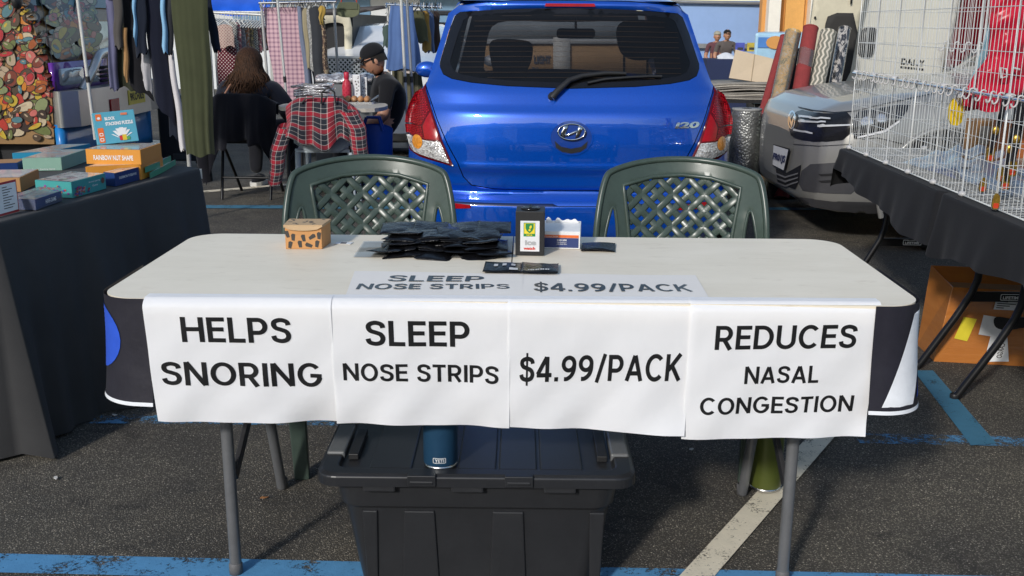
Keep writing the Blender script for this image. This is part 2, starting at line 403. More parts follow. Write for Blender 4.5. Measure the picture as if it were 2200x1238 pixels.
stripe([(-4.5, 7.40), (3.4, 7.56), (3.4, 7.66), (-4.5, 7.55)], BLUED, .004, 'long pale blue line across the asphalt behind the chairs')
stripe([(-2.75, 7.98), (-1.45, 8.86), (-1.45, 8.97), (-2.75, 8.10)], WHITEP, .004, 'white slanting parking line under the shoes of the seated woman')
stripe([tuple(gp(300, 279).xy), tuple(gp(360, 281).xy), tuple(gp(360, 289).xy), tuple(gp(300, 287).xy)], WHITEP, .004, 'white parking line beyond the bumper of the sweets truck')
# a pale shop front stands behind the photographer, unseen: added for bounce light and reflections in the car's paint
wallm = mat('render_wall', (.82, .80, .77), .85, ns=1.5, na=.12, bs=60, bst=.1)
darkg = mat('shop_glass', (.03, .035, .04), .08, ns=1, na=.2)
wg = thing('shop_building', 'unseen pale shop building behind the camera, reflected in the blue car', 'building', (0, -16, 0))
mb = MB(); mb.bx(-30, 30, -6, 0, 0, 4.4); mb.build('wall', wallm, wg)
mb = MB(); mb.bx(-22.2, 22.2, -.2, 1.5, 3.35, 3.55); mb.build('awning', mat('awning_metal', (.5, .5, .5), .5), wg)
ten = NT('white_canopy'); _b = ten.bsdf(ten.mix(ten.noise(ten.coord(), 3, 3), (.8, .8, .8), (.74, .74, .74)), .7); _t = ten.n('ShaderNodeBsdfTranslucent'); _t.inputs[0].default_value = (.9, .9, .88, 1); _m = ten.n('ShaderNodeMixShader'); _m.inputs[0].default_value = .45; ten.l(_b.outputs[0], _m.inputs[1]); ten.l(_t.outputs[0], _m.inputs[2]); ten.l(_m.outputs[0], ten.out.inputs[0])
for i, (x0, x1) in enumerate(((-5.2, -2.0), (-1.7, 1.6), (1.9, 5.0))):  # unseen tents added to reflect as a white strip in the car
    tn = thing('reflection_tent', 'unseen white tent added behind the camera for reflections, %s of three in its row' % ('first', 'middle', 'last')[i], 'tent', (x0, -6, 0)); w_ = x1-x0
    mb = MB(); mb.bx(0, w_, -.004, 0, 2.02, 2.34); mb.build('valance', ten.m, tn)
    mb = MB(); mb.add([(0, 0, 2.34), (w_, 0, 2.34), (w_, -3, 2.34), (0, -3, 2.34), (w_/2, -1.5, 3.2)], [(0, 1, 4), (1, 2, 4), (2, 3, 4), (3, 0, 4)]); mb.build('roof', ten.m, tn)
    for x in (.03, w_-.03):
        for y in (-.03, -2.97): mb = MB(); mb.tube([(x, y, 0), (x, y, 2.34)], .02, 8); mb.build('leg', mat('tent_leg', (.6, .6, .6), .4), tn)
for i in range(7):
    mb = MB(); mb.bx(-19+i*5.6, -15.4+i*5.6, 0, .05, .4, 2.7); mb.build('shop_window', darkg, wg)
# ================================================================ the sign table
TX, TY, TH = -.0014, 2.5297, -.0148
TT = .742
hdpe_t = NT('table_plastic'); c = hdpe_t.coord('Object')
n1 = hdpe_t.noise(hdpe_t.mapping(c, (1, 2.5, 1)), 3.2, 6, .7); n2 = hdpe_t.noise(c, 260, 2)
n3 = hdpe_t.noise(hdpe_t.mapping(c, (2.2, 6, 1)), 4, 5, .7)
cc = hdpe_t.mix(hdpe_t.ramp(n1, [(.3, 0.), (.72, 1.)]), (.86, .775, .63), (.76, .68, .54))
cc = hdpe_t.mix(hdpe_t.ramp(n3, [(.58, 0.), (.74, .5)]), cc, (.56, .47, .34))
hdpe_t.bsdf(cc, hdpe_t.math('ADD', .38, hdpe_t.math('MULTIPLY', n1, .14)), 0, .28, hdpe_t.bump(n2, .06, .001)); HDPE = hdpe_t.m
STEEL = mat('grey_powder_coat', (.17, .175, .185), .38, .35, ns=30, na=.15, bs=200, bst=.05)
DARKMET = mat('dark_fold_bracket', (.06, .06, .065), .4, .5)
tb = thing('folding_table', 'long white plastic folding table with paper signs along its front edge', 'table', (TX, TY, 0), TH)
for sx in (-1, 1):
    def corner(r=.085, n=8):
        p = [(0.0015, -.36)]
        for k in range(n+1):
            a = radians(-90+90*k/n); p.append((.915-r+r*cos(a), -.36+r+r*sin(a)))
        for k in range(n+1):
            a = radians(90*k/n); p.append((.915-r+r*cos(a), .36-r+r*sin(a)))
        return p+[(.0015, .36)]
    P0 = [(sx*x, y) for x, y in corner()]
    if sx < 0: P0.reverse()
    mb = MB(); mb.prism(P0, TT-.042, TT); mb.build('tabletop', HDPE, tb, bevel=.006, bseg=3)
    xl = sx*.678
    mb = MB(); mb.tube([(xl, -.245, .0), (xl, -.245, .42), (xl, -.235, .47), (xl-sx*.0, -.16, .69)], .0145, 14); mb.build('leg', STEEL, tb)
    mb = MB(); mb.tube([(xl, .245, .0), (xl-sx*.0, .12, .33), (xl, .03, .69)], .0145, 14); mb.build('leg', STEEL, tb)
    for yy in (-.245, .245):
        mb = MB(); mb.lathe([(0, 0), (.0165, 0), (.017, .03), (.0145, .034)], 14, M=place((xl, yy, -.001))); mb.build('foot_cap', mat('grey_rubber', (.12, .12, .125), .6), tb)
    mb = MB(); mb.box((xl-sx*.006, -.115, .325), (.012, .26, .03), (radians(32), 0, 0)); mb.build('brace', DARKMET, tb, bevel=.002)
    mb = MB(); mb.tube([(xl, -.16, .685), (xl, .05, .685)], .012, 10); mb.tube([(sx*.25, -.02, .66), (xl, -.02, .62)], .009, 8); mb.build('stay', DARKMET, tb)
    mb = MB(); mb.bx(min(sx*.04, sx*.86), max(sx*.04, sx*.86), -.33, -.31, TT-.075, TT-.043); mb.build('rail', DARKMET, tb)
    mb = MB(); mb.bx(min(sx*.04, sx*.86), max(sx*.04, sx*.86), .31, .33, TT-.075, TT-.043); mb.build('rail', DARKMET, tb)
# ---- black banner wrapped round the front corners
def rim(s):            # distance along the front rim -> plan position, s=0 at the middle
    r = .089; L0 = .919-r; a = abs(s); sg = 1 if s > 0 else -1
    if a < L0: x, y, nx, ny = a, -.364, 0, -1
    elif a < L0+r*pi/2:
        th = (a-L0)/r; x = L0+r*sin(th); y = -.364+r-r*cos(th); nx, ny = sin(th), -cos(th)
    else: x = .919; y = -.364+r+(a-L0-r*pi/2); nx, ny = 1, 0
    return V((sg*x, y, 0)), V((sg*nx, ny, 0))
def ban(off):
    def fn(s, h):      # h: 0 at the table rim, 1 at the hem
        p, n = rim(s); hl = .245
        fl = .004+.018*h*h+.004*sin(s*23)*h+off
        q = p+n*fl; q.z = TT+.0015-.012*max(0, (.5-h))*0-h*hl; return q
    return fn
BANB = mat('black_vinyl', (.022, .021, .03), .38, ns=14, na=.25, bs=9, bst=.25, bd=.01)
BANW = mat('white_vinyl_print', (.80, .82, .86), .4); BANU = mat('blue_vinyl_print', (.03, .10, .60), .4)
for sx, lab in ((-1, 'black vinyl banner with a blue disc, wrapped round the left front corner of the table'), (1, 'black vinyl banner with a white stroke, wrapped round the right front corner of the table')):
    bn = thing('vinyl_banner', lab, 'banner', (TX, TY, 0), TH); s0, s1 = (.795, 1.2) if sx < 0 else (.80, 1.25)
    mb = MB(); mb.sheet(lambda u, v: ban(0)(sx*(s0+(s1-s0)*u), v), 60, 12); mb.build('banner_sheet', BANB, bn)
    mb = MB(); mb.sheet(lambda u, v: ban(.0012)(sx*(s0+(s1-s0)*u), .965+.035*v), 60, 1); mb.build('hem', BANW, bn)
    if sx < 0:
        mb = MB(); mb.patch([(-.948+dx, .40+dy) for dx, dy in ellipse(0, 0, .085, .31, 28)], ban(.0018), sp=.025); mb.build('printed_circle', BANU, bn)
    else:
        mb = MB(); mb.patch([(.895, .09), (1.0, .03), (1.0, .30), (.95, .38), (.895, .93), (.828, .93), (.834, .86)], ban(.0018), sp=.025); mb.build('printed_letter', BANW, bn)
        mb = MB(); mb.patch([(.948, .60), (1.0, .50), (1.0, .90), (.912, .90)], ban(.0018), sp=.025); mb.build('printed_stripe', BANU, bn)
# ---- paper signs
pt = NT('copy_paper'); c = pt.coord('Object'); nb = pt.noise(c, 7, 4)
pb = pt.bsdf(pt.mix(nb, (.95, .95, .965), (.92, .92, .945)), .75, 0, .25, pt.bump(pt.math('ADD', nb, pt.math('MULTIPLY', pt.noise(c, 2.2, 2, .5, 1.), 2.5)), .3, .014))
tl = pt.n('ShaderNodeBsdfTranslucent'); tl.inputs[0].default_value = (.92, .90, .86, 1)
mx = pt.n('ShaderNodeMixShader'); mx.inputs[0].default_value = .25; pt.l(pb.outputs[0], mx.inputs[1]); pt.l(tl.outputs[0], mx.inputs[2]); pt.l(mx.outputs[0], pt.out.inputs[0]); PAPER = pt.m
PAPER_DIM = mat('copy_paper_dimmed', (.82, .77, .71), .6, ns=5, na=.05)  # darker copy of the paper, offsets the strong light on flat sheets
INK = mat('black_toner', (.012, .012, .013), .32, ns=20, na=.1)
def px_uv(q):                          # inverse bilinear in the photo, by Newton steps; u right, v down
    TL, TR, BR, BL = [V(p) for p in q]
    def inv(p):
        u = v = .5; p = V(p)
        for _ in range(8):
            f = TL*(1-u)*(1-v)+TR*u*(1-v)+BR*u*v+BL*(1-u)*v-p
            du = (TR-TL)*(1-v)+(BR-BL)*v; dv = (BL-TL)*(1-u)+(BR-TR)*u; det = du.x*dv.y-du.y*dv.x
            u -= (f.x*dv.y-f.y*dv.x)/det; v -= (du.x*f.y-du.y*f.x)/det
        return u, v
    return inv
def hanging(q, dy, label, lines, waves, curl):
    """A3 sheet bent over the front edge; q = its four corners in the photo"""
    W = [at(x, y, TY-.36-.008-dy) for x, y in q]; inv = px_uv(q); A, B, Cc, Dd = W
    ph, am = waves
    def pos(u, v, off=0):
        if v < 0:                      # the flap lying back on the table top
            p = A.lerp(B, u); L = -v*.3; p = p+V((0, L+.022, 0)); p.z = TT+.0035+dy*.2+off; return p
        p = A.lerp(B, u).lerp(Dd.lerp(Cc, u), v)
        y0 = p.y; r = .05
        fr = min(1, v/.07); p.y = y0+.022*(1-fr)**2
        top = TT+.0035+dy*.2
        zl = top+(Dd.lerp(Cc, u).z-top)*v; p.z = zl-.004*fr*(1-fr)*0
        p.y += -(.6*am*(1+sin(u*5.1+ph))+.5*am*sin(u*11+ph*2)*v+.0022*sin(u*19+v*13+ph))*v+curl[0]*max(0, v-.75)**2*max(0, u-.6)*12+curl[1]*max(0, v-.75)**2*max(0, .4-u)*12
        p.y -= off; p.z += off*(1-fr)
        return p
    t = thing('paper_sign', label, 'sign', W[3])
    inv4 = Matrix.Translation(-V(W[3]))
    mb = MB()
    vs = [-.10, -.05, -.012, 0, .012, .028, .05, .07]+[.07+.93*k/16 for k in range(1, 17)]
    mb.sheet(lambda u, v: pos(u, vs[int(round(v*(len(vs)-1)))]), 24, len(vs)-1, M=inv4); mb.build('sheet', PAPER, t)
    for txt, bl, br, cap, sh in lines:                   # baseline ends in the photo and cap height in px
        u0, v0 = inv(bl); u1, v1 = inv(br); _, vt = inv((bl[0], bl[1]-cap)); hv = v0-vt
        m2 = MB(); signwrite(m2, txt, lambda x, y, o: pos(u0+(u1-u0)*x+sh*hv*y, v0+(v1-v0)*x-hv*y, .0012+o))
        m2.v = [inv4 @ p for p in m2.v]; m2.build('lettering', INK, t)
hanging([(303, 640), (709, 641), (727, 910), (342, 903)], .006, 'leftmost hanging white sheet, printed HELPS SNORING', [('HELPS', (393, 729), (627, 732), 53, 0), ('SNORING', (353, 821), (693, 828), 50, 0)], (.5, .010), (.05, .03))
hanging([(706, 644), (1096, 648), (1094, 918), (725, 908)], .002, 'hanging white sheet printed SLEEP NOSE STRIPS, second from the left', [('SLEEP', (787, 739), (1009, 743), 53, 0), ('NOSE STRIPS', (739, 813), (1071, 821), 37, 0)], (1.7, .010), (.03, .02))
hanging([(1092, 648), (1500, 655), (1467, 930), (1089, 917)], .0045, 'hanging white sheet printed with the price $4.99/PACK', [('$4.99/PACK', (1116, 818), (1461, 815), 55, 0)], (3.0, .009), (-.05, .01))
hanging([(1486, 657), (1898, 660), (1857, 936), (1463, 942)], .009, 'rightmost hanging white sheet, printed REDUCES NASAL CONGESTION', [('REDUCES', (1534, 752), (1837, 749), 49, 0), ('NASAL', (1597, 823), (1756, 821), 36, 0), ('CONGESTION', (1501, 887), (1831, 883), 35, 0)], (.2, .009), (-.03, .02))
def lying(q, label, lines, z):
    W = [gp(x, y, z) for x, y in q]; A, B, Cc, Dd = W; t = thing('paper_sign', label, 'sign', tuple(Dd))
    inv4 = Matrix.Translation(-Dd)
    def pos(u, v, off=0):
        p = A.lerp(B, u).lerp(Dd.lerp(Cc, u), v); p.z = z+off+.0006*(1+sin(u*7+v*3)); return p
    mb = MB(); mb.sheet(lambda u, v: pos(u, v), 12, 8, M=inv4); mb.build('sheet', PAPER_DIM, t)
    for txt, tl, tr, bl, br in lines:
        P4 = [gp(x, y, z) for x, y in (tl, tr, br, bl)]
        def fn(x, y, o):
            p = P4[3].lerp(P4[2], x).lerp(P4[0].lerp(P4[1], x), y); p.z = z+.0018+o; return inv4 @ p
        m2 = MB(); signwrite(m2, txt, fn); m2.build('lettering', INK, t)
lying([(762, 583), (1124, 589), (1122, 643), (742, 637)], 'white sheet lying flat on the table, printed SLEEP NOSE STRIPS', [('SLEEP', (838, 593), (1041, 595), (832, 606), (1037, 606)), ('NOSE STRIPS', (772, 611), (1093, 612), (764, 623), (1096, 622))], TT+.0012)
lying([(1122, 588), (1494, 592), (1528, 648), (1121, 643)], 'white sheet lying flat on the table, printed $4.99/PACK', [('$4.99/PACK', (1147, 609), (1478, 613), (1147, 627), (1490, 628))], TT+.0008)
# ---- small things on the table
KRAFT = mat('kraft_card', (.55, .27, .10), .75, ns=40, na=.12); KRAFTT = mat('kraft_card_pale', (.50, .34, .19), .75, ns=40, na=.12)
BLK = mat('black_card', (.016, .016, .017), .5); BLKG = mat('black_print', (.05, .045, .042), .6)
Z0 = TT+.001
def carton(name, label, cat, a, b, depth, hgt, mats, lidlift=0, taper=0, group=None, z=None):
    """card box: a, b = photo pixels of the front bottom corners"""
    z = Z0 if z is None else z
    A, B = gp(*a, z), gp(*b, z); ux = (B-A); L = ux.length; ang = atan2(ux.y, ux.x)
    t = thing(name, label, cat, (A.x, A.y, z), ang, group)
    return t, L
kb, L = carton('card_box', 'small kraft brown box with black brush strokes on the back edge of the sign table', 'box', (614, 535), (692, 535), .075, .062, KRAFT)
mb = MB(); H = .066; dd = .085; mb.prism([(0, 0), (L, 0), (L+.012, dd), (.0, dd)], 0, H-.008); mb.build('body', KRAFT, kb, bevel=.001)
mb = MB(); mb.prism([(-.003, -.003), (L+.003, -.003), (L+.014, dd+.003), (-.003, dd+.003)], H-.007, H); mb.sheet(lambda u, v: V((-.003+(L+.006)*u, -.003-.003*v, H-.004-.011*v*sin(pi*u)**.4)), 8, 2); mb.build('lid', KRAFTT, kb)
mb = MB()
for fx_, fz_ in ((.13, .22), (.40, .26), (.64, .20), (.87, .27), (.22, .62), (.50, .58), (.74, .64), (.93, .70), (.06, .78)):
    r = random.random; cx, cy = fx_*L, fz_*(H-.014)
    mb.prism([(cx+a*cos(q)-b*sin(q), cy+a*sin(q)+b*cos(q)) for q in [r()*3] for a, b in ((-.010, -.004), (.008, -.0055), (.010, .002), (.006, .006), (-.009, .004))], .0, .0004, M=Matrix(((1, 0, 0, 0), (0, 0, -1, -.0001), (0, 1, 0, 0), (0, 0, 0, 1))))
for i in range(12):
    cx, cy = .006+random.random()*(L-.01), .006+random.random()*.07; q = random.random()*3
    mb.prism([(cx+a*cos(q)-b*sin(q), cy+a*sin(q)+b*cos(q)) for a, b in ((-.006, -.002), (.006, -.003), (.005, .003), (-.005, .003))], H, H+.0004)
mb.build('brush_print', BLKG, kb)
wb, L = carton('watch_box', 'upright black watch box with a white label, standing on the table seam', 'box', (1107, 549), (1169, 550), .06, .1, BLK)
H = .118; dd = .075
mb = MB(); mb.bx(0, L, 0, dd, 0, H); mb.build('body', BLK, wb, bevel=.002)
mb = MB(); mb.bx(L*.17, L*.83, -.0012, 0, H*.10, H*.79); mb.build('label', mat('satin_white_card', (.72, .72, .74), .45), wb)
mb = MB(); mb.lathe([(0, 0), (.025, 0), (.025, .004), (.022, .006), (.018, .004), (0, .004)], 28, M=place((L/2, dd/2, H))); mb.bx(L/2-.003, L/2+.003, dd/2-.022, dd/2+.022, H+.004, H+.008); mb.build('dial_cap', mat('glossy_black', (.012, .012, .013), .12), wb)
mb = MB()
GRN = mat('crest_green', (.02, .22, .06), .45); YEL = mat('crest_yellow', (.80, .62, .04), .45); GREYT = mat('silver_print', (.42, .42, .43), .4); REDT = mat('red_print', (.62, .05, .03), .5)
px = lambda a: L*(.17+.66*a); pz = lambda b: H*(.10+.69*b)
FR = lambda u, v, o=.0016: V((px(u), -o, pz(v)))
mb.patch([(.17, .49), (.78, .49), (.78, .94), (.17, .94)], lambda u, v: FR(u, v), sp=.3, mat=0)
mb.patch([(.20, .58), (.75, .58), (.75, .92), (.20, .92)], lambda u, v: FR(u, v, .0018), sp=.3, mat=1)
mb.patch([(.27, .91), (.69, .91), (.69, .76), (.62, .67), (.48, .60), (.34, .67), (.27, .76)], lambda u, v: FR(u, v, .0021), sp=.3, mat=0)
mb.patch(ellipse(.53, .80, .07, .05, 12, .6), lambda u, v: FR(u, v, .0024), sp=.3, mat=1)
mb.patch(ellipse(.48, .70, .06, .035, 12), lambda u, v: FR(u, v, .0024), sp=.3, mat=1)
write(mb, 'NCA', lambda x, y: FR(.33+.3*x, .505+.06*y, .0024), 1, .03); mb.build('crest', [GRN, YEL], wb)
mb = MB(); write(mb, 'ice', lambda x, y: FR(.24+.6*x, .2+.17*y), 0, .06); mb.build('lettering', GREYT, wb)
mb = MB(); write(mb, 'watch', lambda x, y: FR(.17+.62*x, .05+.1*y), 0, .05); mb.build('lettering', REDT, wb)
pb_, L = carton('medicine_box', 'white tissue style carton with orange and navy bands behind the watch box', 'box', (1166, 534), (1246, 536), .06, .06, BLK)
L2 = L; H = .062; dd = .085; WC = mat('white_carton', (.78, .78, .78), .5)
mb = MB(); mb.add([(0, 0, 0), (L2, 0, 0), (L2, dd, 0), (0, dd, 0), (0, 0, H*.78), (L2, 0, H*.78), (L2, dd, H), (0, dd, H)], [(0, 3, 2, 1), (4, 5, 6, 7), (0, 1, 5, 4), (1, 2, 6, 5), (2, 3, 7, 6), (3, 0, 4, 7)]); mb.build('body', WC, pb_, bevel=.0012)
mb = MB(); mb.sheet(lambda u, v: V((L2*(.05+.9*u), dd*.8, H*.95+.012*v*(.4+.6*abs(sin(u*9+1)))+.004*sin(u*23)*v)), 18, 3); mb.build('torn_flap', WC, pb_, solid=.0008)
mb = MB(); mb.bx(0, L2*.96, -.0006, .0, H*.50, H*.62); mb.build('orange_band', mat('orange_print', (.78, .16, .03), .5), pb_)
mb = MB(); mb.bx(0, L2*.96, -.0006, .0, H*.06, H*.49); mb.build('navy_band', mat('navy_print', (.03, .05, .17), .5), pb_)
mb = MB(); write(mb, 'SCAN HERE', lambda x, y: V((L2*(.38+.26*x), -.0012, H*(.36+.07*y))), 0, .03); write(mb, 'FOR PRODUCT', lambda x, y: V((L2*(.38+.26*x), -.0012, H*(.27+.05*y)))); write(mb, 'INFORMATION', lambda x, y: V((L2*(.38+.26*x), -.0012, H*(.19+.05*y)))); write(mb, 'Alcohol Swabs', lambda x, y: V((L2*(.05+.36*x), -.0012, H*(.525+.06*y)))); mb.build('lettering', mat('white_print', (.8, .8, .8), .5), pb_)
# sachets: a thin foil pouch with crimped ends
ft = NT('black_foil'); c = ft.coord('Object'); nn = ft.noise(c, 45, 4, .6, .6)
ft.bsdf((.006, .006, .007), .24, .0, .28, ft.bump(nn, .9, .004)); FOIL = ft.m
FOILS = mat('foil_print', (.55, .55, .55), .4)
def sachet_mesh(L=.092, W=.105, h=.007, seed=0, sag=0):
    rr = random.Random(seed); a1, a2 = rr.uniform(-.4, .4), rr.uniform(1, 3)
    def fn(u, v):
        x, y = (u-.5)*L, (v-.5)*W
        puff = (max(0, 1-(2*u-1)**6)*max(0, 1-(2*v-1)**4))
        return V((x, y, h*.5*puff*(1+.35*sin(u*9+a2))+.0006*sin(u*70)*(abs(u-.5) > .42)+sag*(u-.5)**2*.6+a1*.004*sin(v*5+u*3)))
    mb = MB(); mb.sheet(fn, 22, 8); return mb, fn
SM = []
for k in range(5):
    mb, fn = sachet_mesh(seed=k, sag=[-.9, .6, -1.2, .3, 1.0][k]*.018/.098**0*1.0); o = mb.build('sachet', FOIL, solid=.0012, soff=-1); SM.append((o, fn))
first = True; rs = random.Random(5); n = 0
def sachet(x, y, z, rz, rx, ry, k, label, group):
    src, fn = SM[k]
    o = src.copy(); COL.objects.link(o); o.location = (x, y, z); o.rotation_euler = (rx, ry, rz)
    tag(o, label, 'sachet', group); return o
GL = 'glossy black sachet lying in the heap of sachets behind the flat SLEEP sign'
for lay in range(7):
    z = TT+.004+lay*.0064; row = 4 if lay in (1, 3, 6) else 3
    yb = 2.635+lay*.014
    for i in range(row):
        for k2 in range(2):
            x = -.362+(i+.5)*(.335/row)+rs.uniform(-.02, .02)+(.01*lay*(.5-i/row)); y = yb+(.088 if k2 else 0)+rs.uniform(-.015, .015)
            if y > 2.83 or abs(x+.2) > .155: x = max(-.362, min(-.045, x)); y = min(y, 2.82)
            sachet(x, y, z, rs.uniform(-.35, .35)+(pi if rs.random() > .5 else 0), rs.uniform(-.16, .12), rs.uniform(-.12, .12), rs.randrange(5), GL, 'heap of black sachets on the sign table')
for i, (x, y) in enumerate([(-.315, 2.765), (-.225, 2.77), (-.125, 2.775), (-.05, 2.78), (-.24, 2.70)]):
    sachet(x, y, TT+.0485-(.008 if i == 4 else 0), rs.uniform(-.08, .08), .12, rs.uniform(-.06, .06), i % 5, GL, 'heap of black sachets on the sign table')
# clear plastic under the heap
cp = MB(); cp.sheet(lambda u, v: V((-.415+.40*u, 2.60+.2*v, TT+.0022+.002*sin(u*11)*sin(v*7))), 14, 6); tag(cp.build('plastic_sleeve', glass('clear_film', (.93, .93, .93), .7, .08, .12)), 'clear plastic sleeve lying under the heap of black sachets', 'sleeve')
# the pair lying open in front, joined at the fold
t = sachet(-.024, 2.478, TT+.0065, -.045, .0, 0, 3, 'black sachet with three white marks, left of the joined pair on the SLEEP sheet', 'opened pair of sachets')
mb = MB(); mb.bx(-.045, .046, -.026, .026, .0046, .005)
src, fn = SM[3]
def on(u, v): p = fn(u, v); p.z += .0016; return p
m2 = MB()
for u0 in (.27, .5, .74): m2.patch([(u0, .42), (u0+.11, .42), (u0+.11, .62), (u0, .62)], on, sp=.05)
m2.patch([(.70, .1), (.93, .1), (.93, .24), (.70, .24)], on, sp=.06); m2.build('white_mark', FOILS, t)
t2 = sachet(.068, 2.470, TT+.0065, -.06, .0, 0, 1, 'plain black sachet lying in front of the watch box, right of a joined pair', 'opened pair of sachets')
src1, fn1 = SM[1]
def on1(u, v): p = fn1(u, v); p.z += .0016; return p
m2 = MB()
for k in range(9): m2.patch([(.2+k*.066, .16), (.24+k*.066+.015*(k%2), .16), (.24+k*.066+.015*(k%2), .23), (.2+k*.066, .23)], on1, sp=.1)
m2.build('print_line', FOILS, t2)
sachet(.235, 2.735, TT+.006, -.1, .0, 0, 0, 'single dark sachet lying right of the white carton', 'lone sachet')
for o, _ in SM: bpy.data.objects.remove(o)
mb = MB(); mb.prism([(-.02, -.012), (.025, -.014), (.03, .012), (-.016, .016)], 0, .001); mb.prism([(-.004, -.010), (.012, -.010), (.013, .006), (-.003, .007)], .001, .0016, 1)
tag(mb.build('paper_tab', [WC, BLKG], loc=tuple(gp(735, 523, TT+.001))), 'tiny black and white tab lying right of the kraft box', 'tab')
# ================================================================ storage tote under the table
TOTE = mat('black_polypropylene', (.024, .025, .028), .42, ns=12, na=.2, bs=170, bst=.12, bd=.001)
TOTEL = mat('black_lid_plastic', (.020, .021, .024), .36, ns=8, na=.25, bs=120, bst=.06, bd=.001)
LATCH = mat('grey_latch_plastic', (.12, .125, .13), .4)
BX, BY, BZ = -.081, 2.178, .324                # lid front edge
tote = thing('storage_tote', 'large black plastic storage tote with a lid standing under the sign table', 'storage tote', (BX, BY, 0), -.008)
mb = MB(); hw, dp = .374, .47
def bodyring(z):
    k = 1-z/BZ; return .334-.052*k, .026+.030*k, dp-.026-.03*k
rows = [0, .03, .12, .225, .23, BZ-.012]
mb2 = []
for z in rows:
    a, y0, y1 = bodyring(z); e = .007 if z > .227 else 0; mb2.append(([(x, y) for x, y in rrect(-a-e, a+e, y0-e, y1+e, .05, 5)], z))
n = len(mb2[0][0]); vs = [(x, y, z) for P, z in mb2 for x, y in P]
fs = [(i*n+k, i*n+(k+1) % n, (i+1)*n+(k+1) % n, (i+1)*n+k) for i in range(len(rows)-1) for k in range(n)]
mb.add(vs, fs, 0, True); mb.add(vs[:n], [tuple(range(n))]); mb.build('body', TOTE, tote, bevel=.003)
def front(x, z, o=0):
    a, y0, y1 = bodyring(z); return V((x, y0-o, z))
for xc, wt_, wb in ((-.135, .036, .045), (.075, .036, .045), (-.252, .018, .012), (.285, .018, .012)):
    mb = MB(); P = [(xc-wb, .0), (xc+wb, .0), (xc+wt_, .218), (xc-wt_, .218)]
    vs = [front(x, z, .006) for x, z in P]+[front(x, z, -.004) for x, z in P]
    mb.add(vs, [(0, 1, 2, 3), (0, 4, 5, 1), (1, 5, 6, 2), (2, 6, 7, 3), (3, 7, 4, 0)]); mb.build('rib', TOTE, tote, bevel=.003)
for xc in (-.225, -.02, .195):
    mb = MB(); mb.bx(xc-.038, xc+.038, .004, .03, BZ-.046, BZ-.012); mb.build('lug', TOTE, tote, bevel=.004)
mb = MB()                                     # lid: rolled rim, sunken panel with a coarse grid of pads
P = rrect(-hw, hw, 0, dp, .05, 7); Pi = rrect(-hw+.052, hw-.052, .045, dp-.045, .025, 7); Pm = rrect(-hw+.012, hw-.012, .010, dp-.010, .045, 7)
lv = []
for poly, z in ((P, BZ-.030), (P, BZ-.006), (Pm, BZ), (rrect(-hw+.046, hw-.046, .040, dp-.040, .028, 7), BZ), (Pi, BZ-.014)): lv.append([(x, y, z) for x, y in poly])
n = len(P); vs = sum(lv, [])
fs = [(i*n+k, i*n+(k+1) % n, (i+1)*n+(k+1) % n, (i+1)*n+k) for i in range(4) for k in range(n)]+[tuple(4*n+k for k in range(n))]
mb.add(vs, fs, 0, False); mb.build('lid', TOTEL, tote, bevel=.004, bseg=3)
for i, (xa, xb) in enumerate([(-.255, -.155), (-.045, .045), (.052, .142), (.15, .25)]):
    mb = MB(); mb.bx(xa, xb, .055, dp-.06, BZ-.0145, BZ-.008); mb.build('lid_panel', TOTEL, tote, bevel=.004)
for xc in (-.125, .100):
    mb = MB(); mb.bx(xc-.033, xc+.033, -.006, .012, BZ-.026, BZ+.001); mb.bx(xc-.027, xc+.027, -.008, .004, BZ-.020, BZ-.012); mb.build('clip', TOTEL, tote, bevel=.002)
for sx in (-1, 1):
    mb = MB(); mb.bx(sx*.343-.022, sx*.343+.022, .115, .29, BZ-.028, BZ+.007); mb.build('latch', LATCH, tote, bevel=.005)
    mb = MB(); mb.bx(sx*.300-.012, sx*.300+.012, .11, .27, BZ-.012, BZ+.003); mb.build('hinge_slot', BLK, tote, bevel=.002)
def bottle(name, label, loc, r, h, col, logo=None):
    t = thing(name, label, 'bottle', loc)
    body = mat(name+label[:6], col, .35, .15, ns=60, na=.06, bs=400, bst=.05)
    mb = MB(); mb.lathe([(0, .012), (r-.001, .012), (r, .014), (r, h*.78), (r*.97, h*.83), (r*.72, h*.90), (r*.62, h*.92), (0, h*.92)], 32); mb.build('body', body, t)
    mb = MB(); mb.lathe([(0, 0), (r-.004, 0), (r-.001, .003), (r-.001, .0125), (0, .0125)], 32); mb.build('steel_base', mat('brushed_steel', (.6, .6, .6), .25, 1.0), t)
    mb = MB(); mb.lathe([(r*.66, h*.92), (r*.68, h*.925), (r*.68, h), (0, h)], 28); mb.tube([(-r*.5, 0, h), (-r*.45, 0, h+.02), (r*.45, 0, h+.02), (r*.5, 0, h)], .006, 8); mb.build('cap', mat('bottle_cap_black', (.02, .02, .022), .45), t)
    if logo:
        def cyl(x, y, o=.0006): a = (x-.5)*.031/r; return V((sin(a)*(r+o), -cos(a)*(r+o), .022+.0135*y))
        mb = MB(); write(mb, logo, lambda x, y: cyl(.14+.72*x, .2+.6*y), 0, .03, cut=(6, 1))
        ring = rrect(0, 1, 0, 1, .12); inn = rrect(.05, .95, .1, .9, .08)
        mb.patch(ring, lambda x, y: cyl(x, y), [inn], sp=.12, grid=False); mb.build('logo', mat('bare_metal_print', (.75, .77, .78), .3, .3), t)
    return t
bottle('water_bottle', 'navy blue insulated bottle marked YETI standing on the tote lid', (-.168, 2.268, BZ-.014), .041, .245, (.018, .062, .125), 'YETI')
bottle('water_bottle', 'olive green insulated bottle standing on the white parking line by the right table leg', (.752, 2.792, .009), .047, .30, (.085, .105, .022))
